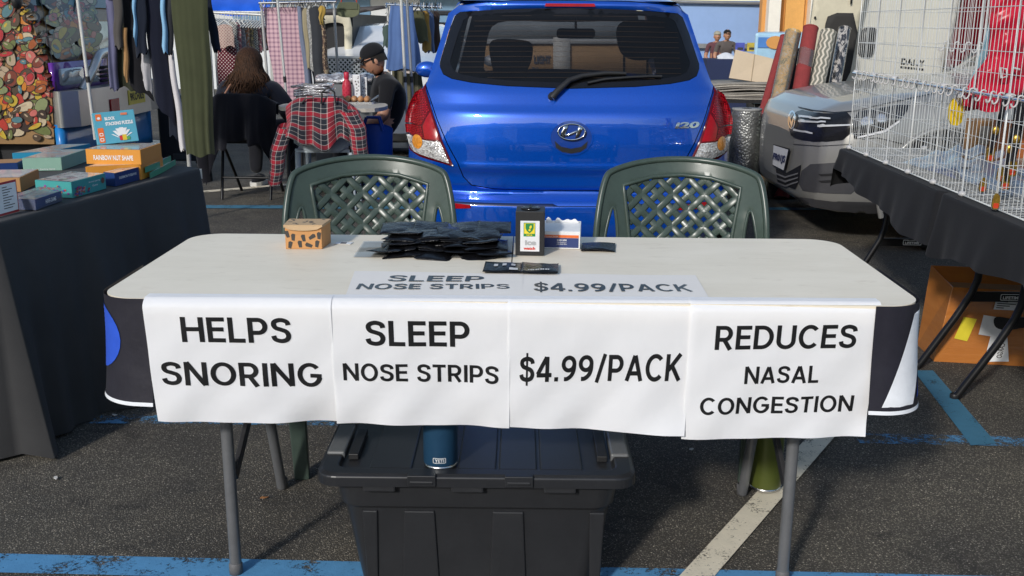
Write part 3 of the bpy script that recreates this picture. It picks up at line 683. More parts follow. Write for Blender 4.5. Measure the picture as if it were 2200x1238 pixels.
# ================================================================ green resin armchairs
RESIN = mat('green_resin', (.050, .072, .060), .3, .0, .5, ns=9, na=.25, bs=260, bst=.06, bd=.001, stain=((.05, .075, .062), .35), rv=.18)
def resin_chair(label, loc, rz):
    t = thing('resin_chair', label, 'chair', loc, rz, 'green resin chairs behind the sign table')
    def bk(x, z, o=0):                 # the curved, leaning back as a surface over (x, z)
        h = max(0, z-.40); y = .235+.30*h-.05*h*h-.10*(x/.28)**2*(.5+.5*min(1, h/.3)); return V((x, y-o, z))
    outer = [(-.283, .40), (-.288, .60), (-.280, .74), (-.262, .838), (-.242, .862), (-.14, .887), (0, .897), (.14, .887), (.242, .862), (.262, .838), (.280, .74), (.288, .60), (.283, .40)]
    lat = [(-.148, .455), (-.162, .56), (-.180, .70), (-.196, .806), (-.10, .831), (0, .838), (.10, .831), (.196, .806), (.180, .70), (.162, .56), (.148, .455)]
    slot = [(.205, .44), (.208, .64), (.219, .725), (.228, .74), (.237, .725), (.257, .62), (.262, .44)]
    sl2 = [(-x, z) for x, z in reversed(slot)]
    def sm(P): return smooth_poly(P, 2)
    mb = MB(); mb.patch(outer[:1]+smooth_poly(outer[1:-1], 2, False)+outer[-1:], bk, [lat, sm(slot), sm(sl2)], sp=.022); mb.build('back_frame', RESIN, t, solid=.014, bevel=.003)
    mb = MB()
    mb.tube([bk(x, z, .006) for x, z in resample(lat, .03)], .0075, 8, closed=True)
    mb.tube([bk(x*.985, z-.005, .004) for x, z in smooth_poly(outer, 2, False)], .011, 8)
    for s_ in (slot, sl2): mb.tube([bk(x, z, .004) for x, z in sm(s_)], .006, 8, closed=True)
    mb.build('moulded_rim', RESIN, t)
    # basket weave: strips of both diagonals passing over and under
    mb = MB(); sp = .0375; wd = .0113
    for d in (0, 1):
        for k in range(-14, 15):
            run = []; c0 = k*sp*sqrt(2)
            for q in range(-90, 91):
                s_ = q*.0055; x = c0+(s_/sqrt(2))*(1 if d == 0 else -1); z = .64+s_/sqrt(2)
                if inside((x, z), lat): run.append((x, z, s_))
                else:
                    if len(run) > 2: weave_strip(mb, run, bk, d, k, sp, wd)
                    run = []
            if len(run) > 2: weave_strip(mb, run, bk, d, k, sp, wd)
    mb.build('woven_panel', RESIN, t, solid=.0035)
    mb = MB(); mb.sheet(lambda u, v: V(((u-.5)*(.47-.03*(1-v)), -.25+.49*v, .42+.012*sin(pi*u)*-1+.01*(2*v-1)**2-(.035*max(0, .12-v)/.12))), 14, 14); mb.build('seat', RESIN, t, solid=.016, bevel=.004)
    for sx in (-1, 1):
        mb = MB()
        L = [(sx*.215, -.225, .40, .030, .024), (sx*.212, -.245, .2, .026, .022), (sx*.205, -.258, 0, .022, .020)]
        leg(mb, L); mb.build('leg', RESIN, t, bevel=.004)
        mb = MB(); leg(mb, [(sx*.215, .225, .40, .028, .026), (sx*.235, .255, .2, .025, .023), (sx*.25, .28, 0, .022, .020)]); mb.build('leg', RESIN, t, bevel=.004)
        mb = MB()
        pts = [bk(sx*.272, .61, .004), V((sx*.285, .10, .635)), V((sx*.29, -.08, .64)), V((sx*.285, -.19, .625)), V((sx*.262, -.235, .55)), V((sx*.235, -.235, .42))]
        P = smooth_poly([tuple(p) for p in pts], 2, False)
        mb.tube(P, .021, 10); mb.build('arm', RESIN, t)
    return t
def leg(mb, L):
    vs = []
    for x, y, z, a, b in L: vs += [(x-a, y-b, z), (x+a, y-b, z), (x+a, y+b*.5, z), (x+a*.4, y+b, z), (x-a*.4, y+b, z), (x-a, y+b*.5, z)]
    n = 6; fs = [(i*n+k, (i+1)*n+k, (i+1)*n+(k+1) % n, i*n+(k+1) % n) for i in range(len(L)-1) for k in range(n)]+[tuple(range(n)), tuple(reversed(range(n*(len(L)-1), n*len(L))))]
    mb.add(vs, fs)
def weave_strip(mb, run, bk, d, k, sp, wd):
    vs = []
    sg = 1 if d == 0 else -1
    for x, z, s_ in run:
        ph = pi*(s_/sp)+(0 if (k+d) % 2 else pi)
        o = .0024*cos(ph); nx, nz = -1/sqrt(2), 1/sqrt(2)
        if d: nx = 1/sqrt(2)
        vs += [bk(x+nx*wd, z+nz*wd, o-.001), bk(x+nx*wd*.6, z+nz*wd*.6, o+.001), bk(x-nx*wd*.6, z-nz*wd*.6, o+.001), bk(x-nx*wd, z-nz*wd, o-.001)]
    fs = [(i*4+j, i*4+j+1, i*4+j+5, i*4+j+4) for i in range(len(run)-1) for j in range(3)]
    mb.add(vs, fs, 0, True)
resin_chair('green resin armchair at the sign table, behind the kraft box', (-.452, 3.135, 0), .10)
resin_chair('green resin armchair at the sign table, in front of the right tail light', (.535, 3.135, 0), -.12)

LEAF = mat('dry_leaf', (.30, .13, .04), .7); SCR = mat('paper_scrap', (.6, .58, .54), .8)
for i, (px, py, m, lab) in enumerate([(568, 1072, LEAF, 'tiny orange scrap on the asphalt between the left table legs'), (166, 873, SCR, 'pale scrap of litter on the asphalt beside the left cloth'), (246, 894, SCR, 'small white litter fleck above the worn blue line'), (1485, 968, SCR, 'white litter fleck on the asphalt right of the tote'), (120, 1030, SCR, 'thin pale straw on the asphalt at the lower left')]):
    mb = MB(); s_ = .012; q_ = i*1.3
    mb.add([(s_*a*cos(q_)-s_*b*sin(q_), s_*a*sin(q_)+s_*b*cos(q_), .004+.004*((k*7+i) % 3)/3) for k, (a, b) in enumerate(((-1, -.3), (.2, -.5), (1, 0), (.3, .45), (-.6, .4)))], [(0, 1, 2, 3, 4)])
    tag(mb.build('litter_scrap', m, loc=tuple(gp(px, py, .002)), solid=.0015), lab, 'litter')
# ================================================================ blue hatchback, seen from behind
CX, CY = .288, 5.05
pnt = NT('blue_car_paint'); c = pnt.coord('Object')
fl = pnt.n('ShaderNodeTexVoronoi'); fl.inputs['Scale'].default_value = 900; pnt.l(c, fl.inputs['Vector'])
dust = pnt.ramp(pnt.noise(c, 2.2, 6, .7), [(.45, 0.), (.85, .06)])
colr = pnt.mix(pnt.ramp(pnt.sep(fl.outputs['Color'])[0], [(0, 0.), (1, 1.)]), (.0005, .064, .45), (.0008, .104, .64))
colr = pnt.mix(dust, colr, (.12, .13, .15))
pnt.bsdf(colr, .30, .5, .3, None, 1.0, .012).inputs['Coat IOR'].default_value = 1.85; CARBLUE = pnt.m
GAP = mat('black_gap_trim', (.008, .008, .010), .6); TRIM = mat('black_trim', (.02, .02, .021), .45, ns=40, na=.2)
CHROME = mat('chrome', (.75, .76, .78), .08, 1.0, ns=3, na=.05)
TYRE = mat('tyre_rubber', (.018, .018, .018), .8, bs=80); RIM = mat('alloy_rim', (.42, .42, .43), .3, .8)
YT = [(.18, .12), (.25, .05), (.30, .012), (.36, 0), (.45, 0), (.468, .006), (.480, .022), (.486, .06), (.492, .085), (.518, .088), (.524, .072), (.533, .060), (.60, .056), (.642, .026), (.652, .034), (.75, .032), (.85, .040), (.898, .047), (.912, .055), (.935, .078), (1.0, .115), (1.03, .138), (1.15, .225), (1.30, .335), (1.38, .395), (1.408, .41), (1.422, .395), (1.44, .40), (1.455, .43), (1.468, .52)]
WT = [(.18, .76), (.30, .83), (.45, .848), (.60, .848), (.78, .838), (.88, .822), (.95, .80), (1.0, .775), (1.05, .738), (1.15, .697), (1.3, .652), (1.40, .618), (1.44, .59), (1.468, .54)]
def tab(T, z):
    if z <= T[0][0]: return T[0][1]
    for (a, b), (c_, d) in zip(T, T[1:]):
        if z <= c_: return b+(d-b)*(z-a)/(c_-a)
    return T[-1][1]
def rearY(x, z):
    wv = tab(WT, z); q = min(.985, abs(x)/wv); return tab(YT, z)+(.34 if z < .9 else .34-.14*min(1, (z-.9)/.12))*(1-(1-q**3.2)**.5)
def carpt(px, py):                    # photo pixel -> (x, z) on the rear of the car
    Y = CY+.05
    for _ in range(25):
        p = at(px, py, Y); Y = .5*Y+.5*(CY+rearY(p.x-CX, p.z))
    return (p.x-CX, p.z)
def cpoly(pts): return [carpt(*p) for p in pts]
def mir(P): return [(-x, z) for x, z in reversed(P)]
def sym(half): return half+[(-x, z) for x, z in reversed(half)]      # left half from top to bottom
rf = lambda o: (lambda x, z: V((x, rearY(x, z)-o, z)))
car = thing('hatchback_car', 'shiny metallic blue hatchback car parked with its tailgate toward the sign table', 'car', (CX, CY, 0))
glassL = [(0, 1.414), (-.16, 1.411), (-.38, 1.404), (-.57, 1.392), (-.600, 1.372), (-.628, 1.29), (-.652, 1.20), (-.668, 1.14), (-.664, 1.115), (-.645, 1.082), (-.60, 1.062), (-.50, 1.046), (-.32, 1.032), (0, 1.022)]
GL_ = sym(glassL[1:-1])+[]
GLASSP = [(0, 1.414)]+[(-x, z) for x, z in glassL[1:-1]]+[(0, 1.022)]+list(reversed(glassL[1:-1]))
GLASSP = [(0, 1.022)]+[(-x, z) for x, z in reversed(glassL[1:-1])]+[(0, 1.414)]+glassL[1:-1]
def grow(P, k, cx=0, cz=None):
    cz = sum(p[1] for p in P)/len(P) if cz is None else cz
    o = []; n = len(P)
    for i in range(n):
        a, b, c_ = V(P[i-1]), V(P[i]), V(P[(i+1) % n]); t1 = (c_-a).normalized(); o.append((b.x+t1.y*k, b.y-t1.x*k))
    return o
TLL = cpoly([(908, 180), (889, 193), (874, 220), (866, 256), (869, 291), (879, 320), (901, 336), (974, 357), (948, 298), (927, 236), (915, 195)])
TLL = [(max(x, -tab(WT, z)*.982), z) for x, z in TLL]
TLR = mir(TLL)
HT = [(-.735, 1.03), (-.715, .985), (-.665, .86), (-.615, .75), (-.562, .655), (-.535, .585), (-.495, .545), (-.38, .529), (-.15, .524)]
HATCH = HT+[(-x, z) for x, z in reversed(HT)]+[(.712, 1.10), (.672, 1.24), (.633, 1.385), (.575, 1.428), (.3, 1.447), (0, 1.45), (-.3, 1.447), (-.575, 1.428), (-.633, 1.385), (-.672, 1.24), (-.712, 1.10)]
sil = [(-tab(WT, z)*.985, z) for z in [.18, .25, .30, .36, .45, .50, .6, .7, .78, .88, .95, 1.0, 1.05, 1.15, 1.3, 1.40, 1.44, 1.466]]
SIL = list(reversed(sil))+[(-x, z) for x, z in sil]
def ccw(P):
    a = sum(P[i-1][0]*P[i][1]-P[i][0]*P[i-1][1] for i in range(len(P))); return P if a > 0 else list(reversed(P))
TLL, TLR, HATCH, SIL, GLASSP = map(ccw, (TLL, TLR, HATCH, SIL, GLASSP))
HG = grow(HATCH, .005)
mb = MB(); mb.patch(HATCH, rf(0), [GLASSP], sp=.02); mb.build('tailgate', CARBLUE, car)
# the body round the tailgate, as bands cut to the silhouette, with the side and roof shell behind
def outline_band(P, hole, name):
    mb = MB(); mb.patch(P, rf(0), hole, sp=.022); return mb
mb = outline_band(SIL, [HG], 'body')
zz = [.18, .30, .45, .6, .78, .88, .95, 1.0, 1.05, 1.15, 1.3, 1.40, 1.44, 1.466]
def side(sx):
    def fn(u, v):
        k = v*(len(zz)-1); i = min(int(k), len(zz)-2); z = zz[i]+(zz[i+1]-zz[i])*(k-i); wv = tab(WT, z)
        y0 = rearY(wv*.985, z); y1 = 3.85 if z < .95 else 3.05-(z-.95)*1.75
        if z < .3: y1 = 3.8
        y = y0+(y1-y0)*u; ww = wv*(.985+.03*sin(min(1, u*2.2)*pi/2)-.02*u)-(.16*max(0, (y-3.2)/.65)**2 if z < .95 else 0)-(.0 if z < .95 else .0)
        return V((sx*ww, y, z))
    return fn
for sx in (-1, 1): mb.sheet(side(sx), 24, len(zz)-1, uv=False)
def roofz(x, y): return 1.466+.028*(1-(x/.56)**2)*sin(min(1, max(0, (y-.42)/1.6))*pi*.62)
mb.sheet(lambda u, v: V(((u*2-1)*tab(WT, 1.466)*(.985+.0), rearY((u*2-1)*tab(WT, 1.466)*.985, 1.466)*(1-v)+2.15*v, 1.466+.028*(1-(u*2-1)**2)*sin(v*pi*.7))), 16, 10, uv=False)
mb.sheet(lambda u, v: V(((u*2-1)*(.80-.16*v), 3.0+.85*v, .95+.05*(1-(2*u-1)**2)*(1-v)-.16*v*v)), 12, 8, uv=False)
mb.sheet(lambda u, v: V(((u*2-1)*(.66+.1*(1-v)), 3.85+.04*sin(pi*v), .79*(1-v)+.2*v)), 8, 6, uv=False)
mb.build('body', CARBLUE, car)
mb = MB(); mb.patch([(max(-.955*tab(WT, z), min(.955*tab(WT, z), x)), z) for x, z in ccw(grow(HATCH, .03))], rf(-.025), [grow(GLASSP, .02)], sp=.05); mb.build('seal', GAP, car)
# glass with heater wires in its black frit
mb = MB(); mb.patch(grow(GLASSP, -.002), rf(.002), sp=.05); RW = mb.build('rear_window', glass('car_rear_glass', (.17, .17, .185), .8, .015, .006), car)
inner = [(x*.915, 1.222+(z-1.222)*.86) for x, z in GLASSP]
mb = MB(); mb.patch(grow(GLASSP, -.003), rf(.0035), [inner], sp=.05); mb.build('frit_border', mat('frit_black', (.008, .008, .01), .12), RW)
mb = MB()
for k in range(13):
    z = 1.075+k*.025; mb.tube([rf(.004)(x, z-.006*(x/.6)**2) for x in [-.56+.07*j for j in range(17)] if inside((x, z), inner)], 0.0006, 4, cap=False)
mb.build('heater_wire', mat('heater_copper', (.07, .045, .03), .5), RW)
# lamps
LR = mat('lamp_red', (.34, .004, .010), .22, spec=.35, ns=30, na=.35); LDR = mat('lamp_dark_red', (.10, .002, .006), .2, spec=.35)
lc = NT('lamp_clear'); c = lc.coord('Object'); wv_ = lc.n('ShaderNodeTexVoronoi'); wv_.inputs['Scale'].default_value = 95; lc.l(c, wv_.inputs['Vector'])
lc.bsdf(lc.mix(lc.sep(wv_.outputs['Color'])[0], (.35, .33, .32), (.85, .84, .83)), .12, .3, .6, lc.bump(wv_.outputs['Distance'], .6, .006), 1.0); LCLR = lc.m
la = NT('lamp_reflector_red'); c = la.coord('Object'); v2 = la.n('ShaderNodeTexVoronoi'); v2.inputs['Scale'].default_value = 120; v2.inputs['Randomness'].default_value = .1; la.l(c, v2.inputs['Vector'])
la.bsdf(la.mix(la.ramp(v2.outputs['Distance'], [(.15, 1.), (.5, 0.)]), (.10, .001, .004), (.60, .012, .025)), .2, 0, .35, la.bump(v2.outputs['Distance'], .4, .004), 0.0); LREF = la.m
AMB = mat('lamp_amber', (.75, .28, .03), .15, coat=1, ns=90, na=.6)
ZL = [( .0)]
def lampf(o, P):
    cx = sum(p[0] for p in P)/len(P); cz = sum(p[1] for p in P)/len(P)
    def fn(x, z):
        e = min(1.0, min((V((x, z))-V(p)).length for p in resample(P, .02))/.05); return V((x, rearY(x, z)-.006-.022*e**.6-o, z))
    return fn
for P, sx in ((TLL, -1), (TLR, 1)):
    fb = lampf(0, P)
    mb = MB(); mb.patch(P, fb, sp=.02); lamp = mb.build('tail_light', LDR, car)
    def sub(poly, m, name, o):
        q = ccw([(sx*-x if sx > 0 else x, z) for x, z in poly]); q = [p for p in q]
        mm = MB(); mm.patch(q, lampf(o, P), sp=.016); mm.build(name, m, lamp)
    q = lambda pts: cpoly(pts)
    sub(q([(907, 189), (893, 197), (880, 222), (873, 245), (871, 262), (905, 268), (916, 248), (922, 236), (913, 205)]), LREF, 'brake_lens', .0015)
    sub(q([(871, 265), (873, 283), (911, 296), (906, 271)]), LREF, 'tail_lens', .0015)
    sub(q([(909, 270), (913, 297), (944, 300), (936, 275), (925, 240), (917, 252)]), LR, 'fog_lens', .0015)
    low = q([(874, 287), (880, 312), (889, 324), (904, 331), (966, 351), (946, 304), (912, 300)])
    sub(low, LCLR, 'reverse_lens', .0015)
    sub([(p[0], p[1]) for p in ellipse(*carpt(897, 303), .030, .036, 16)], AMB, 'turn_bulb', .004)
mb = MB(); P = [(-.13, 1.421), (.13, 1.421), (.125, 1.436), (-.125, 1.436)]; mb.patch(P, rf(.006), sp=.02); mb.build('high_stop_light', LR, car)
for sx in (-1, 1):
    mb = MB(); mb.patch(ccw([(sx*.70, .463), (sx*.50, .452), (sx*.50, .436), (sx*.60, .428), (sx*.71, .435)]), rf(.006), sp=.02); mb.build('reflector', LR, car)
mb = MB(); mb.patch([(-.72, .447), (-.4, .452), (.4, .452), (.72, .447), (.72, .487), (-.72, .487)], rf(.003), sp=.03); mb.build('ledge_reflection', mat('painted_navy_reflection', (.002, .012, .07), .35, coat=.5), car)  # dark reflection on the bumper ledge, put into a navy strip
# badge, handle recess, lettering, wiper
bx_, bz_ = carpt(1225, 283)
EX = lambda r1, r2, dz=0: ellipse(0, bz_+dz, r1, r2, 36)
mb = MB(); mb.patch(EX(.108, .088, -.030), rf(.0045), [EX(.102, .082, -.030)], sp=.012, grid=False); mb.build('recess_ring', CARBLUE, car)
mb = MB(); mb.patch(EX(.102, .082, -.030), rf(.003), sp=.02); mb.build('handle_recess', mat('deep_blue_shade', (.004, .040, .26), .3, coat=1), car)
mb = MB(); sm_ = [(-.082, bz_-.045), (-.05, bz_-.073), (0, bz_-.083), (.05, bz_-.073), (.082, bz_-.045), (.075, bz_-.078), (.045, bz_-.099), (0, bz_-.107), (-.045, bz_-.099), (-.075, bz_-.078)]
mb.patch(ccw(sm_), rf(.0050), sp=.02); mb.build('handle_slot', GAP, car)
mb = MB(); mb.patch(EX(.070, .0415), rf(.016), [EX(.064, .0355)], sp=.012, grid=False)
for sx in (-1, 1):
    mb.patch(ccw([(sx*.052-.006+.010, bz_+.024), (sx*.030-.006+.010, bz_+.031), (sx*.030-.010-.002, bz_-.031), (sx*.052-.014-.002, bz_-.022)]) if sx > 0 else ccw([(-.040, bz_+.029), (-.018, bz_+.033), (-.036, bz_-.030), (-.056, bz_-.020)]), rf(.016), sp=.02)
mb.patch(ccw([(-.03, bz_-.012), (-.005, bz_-.004), (.032, bz_+.012), (.034, bz_+.002), (.002, bz_-.013), (-.03, bz_-.022)]), rf(.017), sp=.02)
bd = mb.build('badge', CHROME, car, solid=.004, soff=1)
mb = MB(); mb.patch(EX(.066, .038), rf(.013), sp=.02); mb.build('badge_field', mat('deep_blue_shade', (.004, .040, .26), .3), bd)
a, b = carpt(1449, 276), carpt(1502, 261)
mb = MB(); write(mb, 'i20', lambda x, y: rf(.006)(a[0]+(b[0]-a[0])*x, a[1]+(b[1]-a[1])*y), 0, .04, .15, cut=(8, 3)); mb.build('lettering', CHROME, car, solid=.003)
mb = MB(); WP = [carpt(*p) for p in ((1185, 210), (1195, 197), (1222, 172), (1250, 163), (1300, 157), (1345, 158))]
mb.tube([rf(.022+.012*sin(i))(x, z) for i, (x, z) in enumerate(WP)], [.019, .017, .014, .013, .011, .008], 8)
pv = carpt(1186, 208); mb.lathe([(0, .03), (.017, .026), (.022, .0)], 16, M=place(rf(0)(*pv)) @ Euler((radians(68), 0, 0)).to_matrix().to_4x4())
BLD = [carpt(*p) for p in ((1262, 178), (1300, 170), (1350, 166), (1390, 164), (1421, 164))]
mb.tube([rf(.016)(x, z) for x, z in BLD], .007, 6); mb.build('wiper', TRIM, car)
# cabin: headrests, mirror, dark lining and the windscreen opening
CAB = mat('cabin_cloth', (.012, .012, .014), .9)
mb = MB()
for sx in (-1, 1): mb.sheet(lambda u, v, sx=sx: V((sx*(tab(WT, .96+.49*v)*.93), rearY(tab(WT, .90+.55*v)*.94, .90+.55*v)+.06+(1.9-.75*v)*u, .90+.55*v)), 4, 6, uv=False)
mb.sheet(lambda u, v: V(((u*2-1)*.58, .45+1.65*v, 1.45)), 6, 6, uv=False)
mb.sheet(lambda u, v: V(((u*2-1)*.66, .13+.16*(2*u-1)**2+.5*v, .99)), 4, 3, uv=False)
mb.build('cabin_lining', CAB, car)
Yw = CY+2.35
def wpt(px, py): p = at(px, py, Yw); return (p.x-CX, p.z)
scr = smooth_poly([wpt(*p) for p in ((1037, 168), (1046, 80), (1060, 51), (1100, 44), (1200, 48), (1330, 45), (1400, 48), (1425, 60), (1440, 172), (1330, 176), (1200, 176), (1090, 170))], 1)
mb = MB(); mb.patch([(-.72, .85), (.72, .85), (.56, 1.46), (-.56, 1.46)], lambda x, z: V((x, 2.35+.0*z, z)), [scr], sp=.08); mb.build('dashboard_pillars', CAB, car)
mb = MB(); mb.patch(scr, lambda x, z: V((x, 2.37, z)), sp=.2); mb.build('windscreen', glass('windscreen_glass', (.82, .85, .86), .35, .02, .05), car)
Ys = CY+1.35
def seat_back(pts, Y, dep, posts=()):
    P = smooth_poly([((at(*p, Y)).x-CX, at(*p, Y).z) for p in pts], 2); mb = MB()
    M = Matrix(((1, 0, 0, 0), (0, 0, 1, Y-CY), (0, 1, 0, 0), (0, 0, 0, 1)))
    mb.prism(P, -dep/2, dep/2, M=M)
    for q in posts: mb.tube([(at(*q[0], Y).x-CX, Y-CY, at(*q[0], Y).z), (at(*q[1], Y).x-CX, Y-CY, at(*q[1], Y).z)], .008, 6)
    mb.build('headrest', CAB, car, bevel=.02)
seat_back([(1050, 90), (1070, 83), (1130, 86), (1146, 95), (1143, 130), (1128, 160), (1140, 190), (1050, 190), (1062, 160), (1053, 125)], Ys, .1)
seat_back([(1322, 50), (1370, 40), (1418, 50), (1424, 90), (1410, 118), (1390, 130), (1350, 129), (1330, 110)], CY+.85, .09, [((1341, 120), (1341, 180)), ((1391, 120), (1391, 180))])
seat_back([(1000, 168), (1440, 168), (1440, 230), (1000, 230)], CY+.8, .1)
Ym = CY+2.1; p = at(1237, 72, Ym)
mb = MB(); mb.prism(rrect(-.13, .13, -.033, .033, .025), -.02, .02, M=Matrix(((1, 0, 0, p.x-CX), (0, 0, 1, Ym-CY), (0, 1, 0, p.z), (0, 0, 0, 1)))); mb.tube([(p.x-CX, Ym-CY, p.z+.03), (p.x-CX, Ym-CY+.06, p.z+.1)], .01, 6); mb.build('rear_view_mirror', TRIM, car, bevel=.006)
def wheel(par, x, y, r, wdt, yaw=0, name='wheel', z=None, spokes=7):
    M = place((x, y, r if z is None else z)) @ Matrix.Rotation(yaw, 4, 'Z') @ Matrix.Rotation(pi/2, 4, 'Y')
    mb = MB(); mb.lathe([(r*.66, -wdt/2), (r*.92, -wdt/2), (r, -wdt*.35), (r, wdt*.35), (r*.92, wdt/2), (r*.66, wdt/2)], 36, M=M); wh = mb.build(name, TYRE, par)
    mb = MB(); mb.lathe([(r*.68, -wdt*.46), (r*.64, -wdt*.46), (r*.60, -wdt*.30)], 36, M=M); mb.lathe([(r*.68, wdt*.46), (r*.64, wdt*.46), (r*.60, wdt*.30)], 36, M=M)
    for sd_ in (-1, 1):
        for k in range(spokes):
            a = 2*pi*k/spokes; R = M @ Matrix.Rotation(a, 4, 'Z'); mb.bx(.02, r*.64, -.022, .022, sd_*wdt*.40-.012, sd_*wdt*.40+.012, 0, R)
        mb.lathe([(0, sd_*wdt*.44), (.04, sd_*wdt*.44), (.045, sd_*wdt*.34)], 16, M=M)
    mb.build('rim', RIM, wh)
    mb = MB(); mb.lathe([(0, -wdt*.2), (r*.6, -wdt*.2)], 20, M=M); mb.lathe([(0, wdt*.2), (r*.6, wdt*.2)], 20, M=M); mb.build('brake_disc', GAP, wh)
    return wh
for sx in (-1, 1):
    for yy in (.75, 3.2): wheel(car, sx*.785, yy, .29, .17)
    for pts in ([(.78, 1.03), (1.62, 1.02), (1.62, 1.385), (.92, 1.375)], [(1.70, 1.02), (2.72, 1.01), (2.32, 1.33), (1.70, 1.385)]):
        mb = MB(); mb.patch(pts if sx > 0 else pts[::-1], lambda y, z, sx=sx: V((sx*(tab(WT, z)*1.012+.004), y, z)), sp=.08); mb.build('side_window', mat('side_glass', (.012, .013, .016), .05, ns=2, na=.2), car)
    for yy in (.75, 3.2):
        mb = MB(); mb.prism([(yy+.335*cos(radians(a)), .30+.335*sin(radians(a))) for a in range(-20, 201, 11)], -.004, .004, M=Matrix(((0, 0, 1, sx*.862), (1, 0, 0, 0), (0, 1, 0, 0), (0, 0, 0, 1)))); mb.build('wheel_arch', GAP, car)
    mb = MB(); mb.ell((sx*.93, 2.75, 1.0), (.09, .05, .06)); mb.build('wing_mirror', CARBLUE, car)
mb = MB(); mb.bx(-.7, .7, .15, 3.8, .2, .24); mb.build('underbody', GAP, car)
# ================================================================ other vehicles
def sec(w, zb, zs, zt, wt):
    g = zt-zs
    return [(0, zb), (.62*w, zb), (.90*w, zb+.015), (.975*w, zb+.09), (w, zb*.55+zs*.45), (.995*w, zs-.06), (.965*w, zs-.005), (wt+(.965*w-wt)*.42, zs+g*.48), (wt+.012, zt-.05*min(1, g*3)), (wt*.86, zt-.012*min(1, g*3)), (wt*.45, zt), (0, zt+.004)]
def loft(secs, mb, steps=4):
    rows = []
    for i in range(len(secs)-1):
        for k in range(steps if i < len(secs)-2 else steps+1):
            t_ = k/steps; a, b = secs[i], secs[i+1]
            q = [x+(y-x)*t_ for x, y in zip(a, b)]; rows.append((q[0], sec(*q[1:])))
    n = len(rows[0][1]); full = []
    for X, P in rows: full.append([(X, -y, z) for y, z in P]+[(X, y, z) for y, z in P[-2:0:-1]])
    m = len(full[0]); vs = sum(full, [])
    fs = [(i*m+k, (i+1)*m+k, (i+1)*m+(k+1) % m, i*m+(k+1) % m) for i in range(len(full)-1) for k in range(m)]
    mb.add(vs, fs, 0, True)
    mb.add(vs[:m], [tuple(range(m))], 0, True); mb.add(vs[-m:], [tuple(reversed(range(m)))], 0, True)
def decal(parent, inv, tree, poly, m, name, off=.004, sp=6, holes=()):
    mb = MB(); mb.patch(poly, on_surface(tree, off, inv), holes, sp=sp); return mb.build(name, m, parent)
SILVER = mat('silver_car_paint', (.30, .295, .28), .32, .4, coat=.6, ns=2, na=.08); DGLASS = mat('dark_car_glass', (.012, .014, .017), .05, ns=2, na=.2)
WHITEC = mat('white_car_paint', (.72, .73, .74), .25, .0, coat=.8, ns=2, na=.05); PLAST = mat('grey_bumper_plastic', (.05, .05, .055), .5, ns=9, na=.2)
suv = thing('suv', 'silver sports utility car parked nose to the left behind the wire cages', 'car', (1.82, 7.05, 0))
mb = MB(); loft([(0, .42, .33, .60, .66, .36), (.02, .62, .26, .68, .755, .52), (.07, .77, .215, .745, .815, .62), (.2, .86, .20, .81, .875, .68), (.45, .895, .20, .86, .925, .70), (.95, .905, .20, .92, .975, .72), (1.42, .905, .20, .96, 1.02, .72), (1.95, .905, .20, 1.0, 1.48, .64), (2.3, .905, .20, 1.03, 1.63, .62), (3.2, .905, .20, 1.05, 1.66, .62), (4.0, .89, .22, 1.05, 1.58, .60), (4.3, .86, .28, 1.05, 1.25, .60), (4.4, .8, .35, 1.0, 1.1, .55)], mb)
so = mb.build('body', SILVER, suv); inv = Matrix.Translation((-1.82, -7.05, 0)); tr = bvh_of([so])
grl = decal(suv, inv, tr, smooth_poly([(1697, 287), (1698, 256), (1717, 236), (1745, 242), (1781, 246), (1833, 242), (1828, 299), (1761, 306), (1711, 299)], 1), mat('grille_black', (.01, .01, .011), .25, ns=30), 'grille', .006)
for a, b in (((1719, 252), (1786, 258)), ((1719, 261), (1776, 265)), ((1708, 279), (1750, 287)), ((1760, 272), (1826, 270))):
    decal(suv, inv, tr, [(a[0], a[1]-2.2), (b[0], b[1]-1.6), (b[0], b[1]+1.6), (a[0], a[1]+2.2)], mat('bright_trim', (.62, .63, .64), .25, .25), 'chrome_bar', .014, 5)
decal(suv, inv, tr, ellipse(1706, 260, 8, 19, 20), CHROME, 'emblem', .018, 3, [ellipse(1706, 260, 5.8, 15.5, 16)])
decal(suv, inv, tr, [(1699, 249), (1701, 247), (1706, 264), (1711, 247), (1713, 249), (1707, 274), (1705, 274)], CHROME, 'emblem', .018, 3)
hl = decal(suv, inv, tr, smooth_poly([(1834, 242), (1880, 236), (1957, 222), (1945, 245), (1918, 273), (1880, 290), (1850, 298), (1830, 298)], 1), mat('headlamp_black', (.012, .012, .014), .08, coat=1), 'headlight', .006)
for x, y, a, b in ((1862, 264, 13, 12), (1893, 256, 11, 10), (1846, 282, 6, 5)): decal(hl, inv, tr, ellipse(x, y, a, b, 14), mat('lamp_projector', (.5, .52, .55), .08, .9, ns=60, na=.5), 'projector', .012, 4)
decal(hl, inv, tr, [(1840, 294), (1900, 279), (1930, 258), (1932, 262), (1902, 284), (1842, 297)], mat('lamp_strip', (.8, .8, .82), .2), 'light_strip', .012, 5)
pl = decal(suv, inv, tr, [(1668, 312), (1700, 322), (1690, 366), (1666, 354)], mat('plate_white', (.62, .63, .66), .4), 'number_plate', .02, 8)
decal(suv, inv, tr, [(1666, 310), (1702, 320), (1691, 369), (1664, 356)], GAP, 'plate_frame', .014, 8)
fnp = on_surface(tr, .026, inv); mb = MB(); write(mb, 'FR01JS', lambda x, y: fnp(1670+26*x+(1-y)*-3, 346+8*x-(18+1*x)*y), 0, .04); mb.build('lettering', mat('plate_navy', (.02, .025, .09), .5), suv)
decal(suv, inv, tr, [(1668, 362), (1690, 372), (1723, 354), (1718, 390), (1710, 407), (1672, 391)], GAP, 'lower_intake', .005)
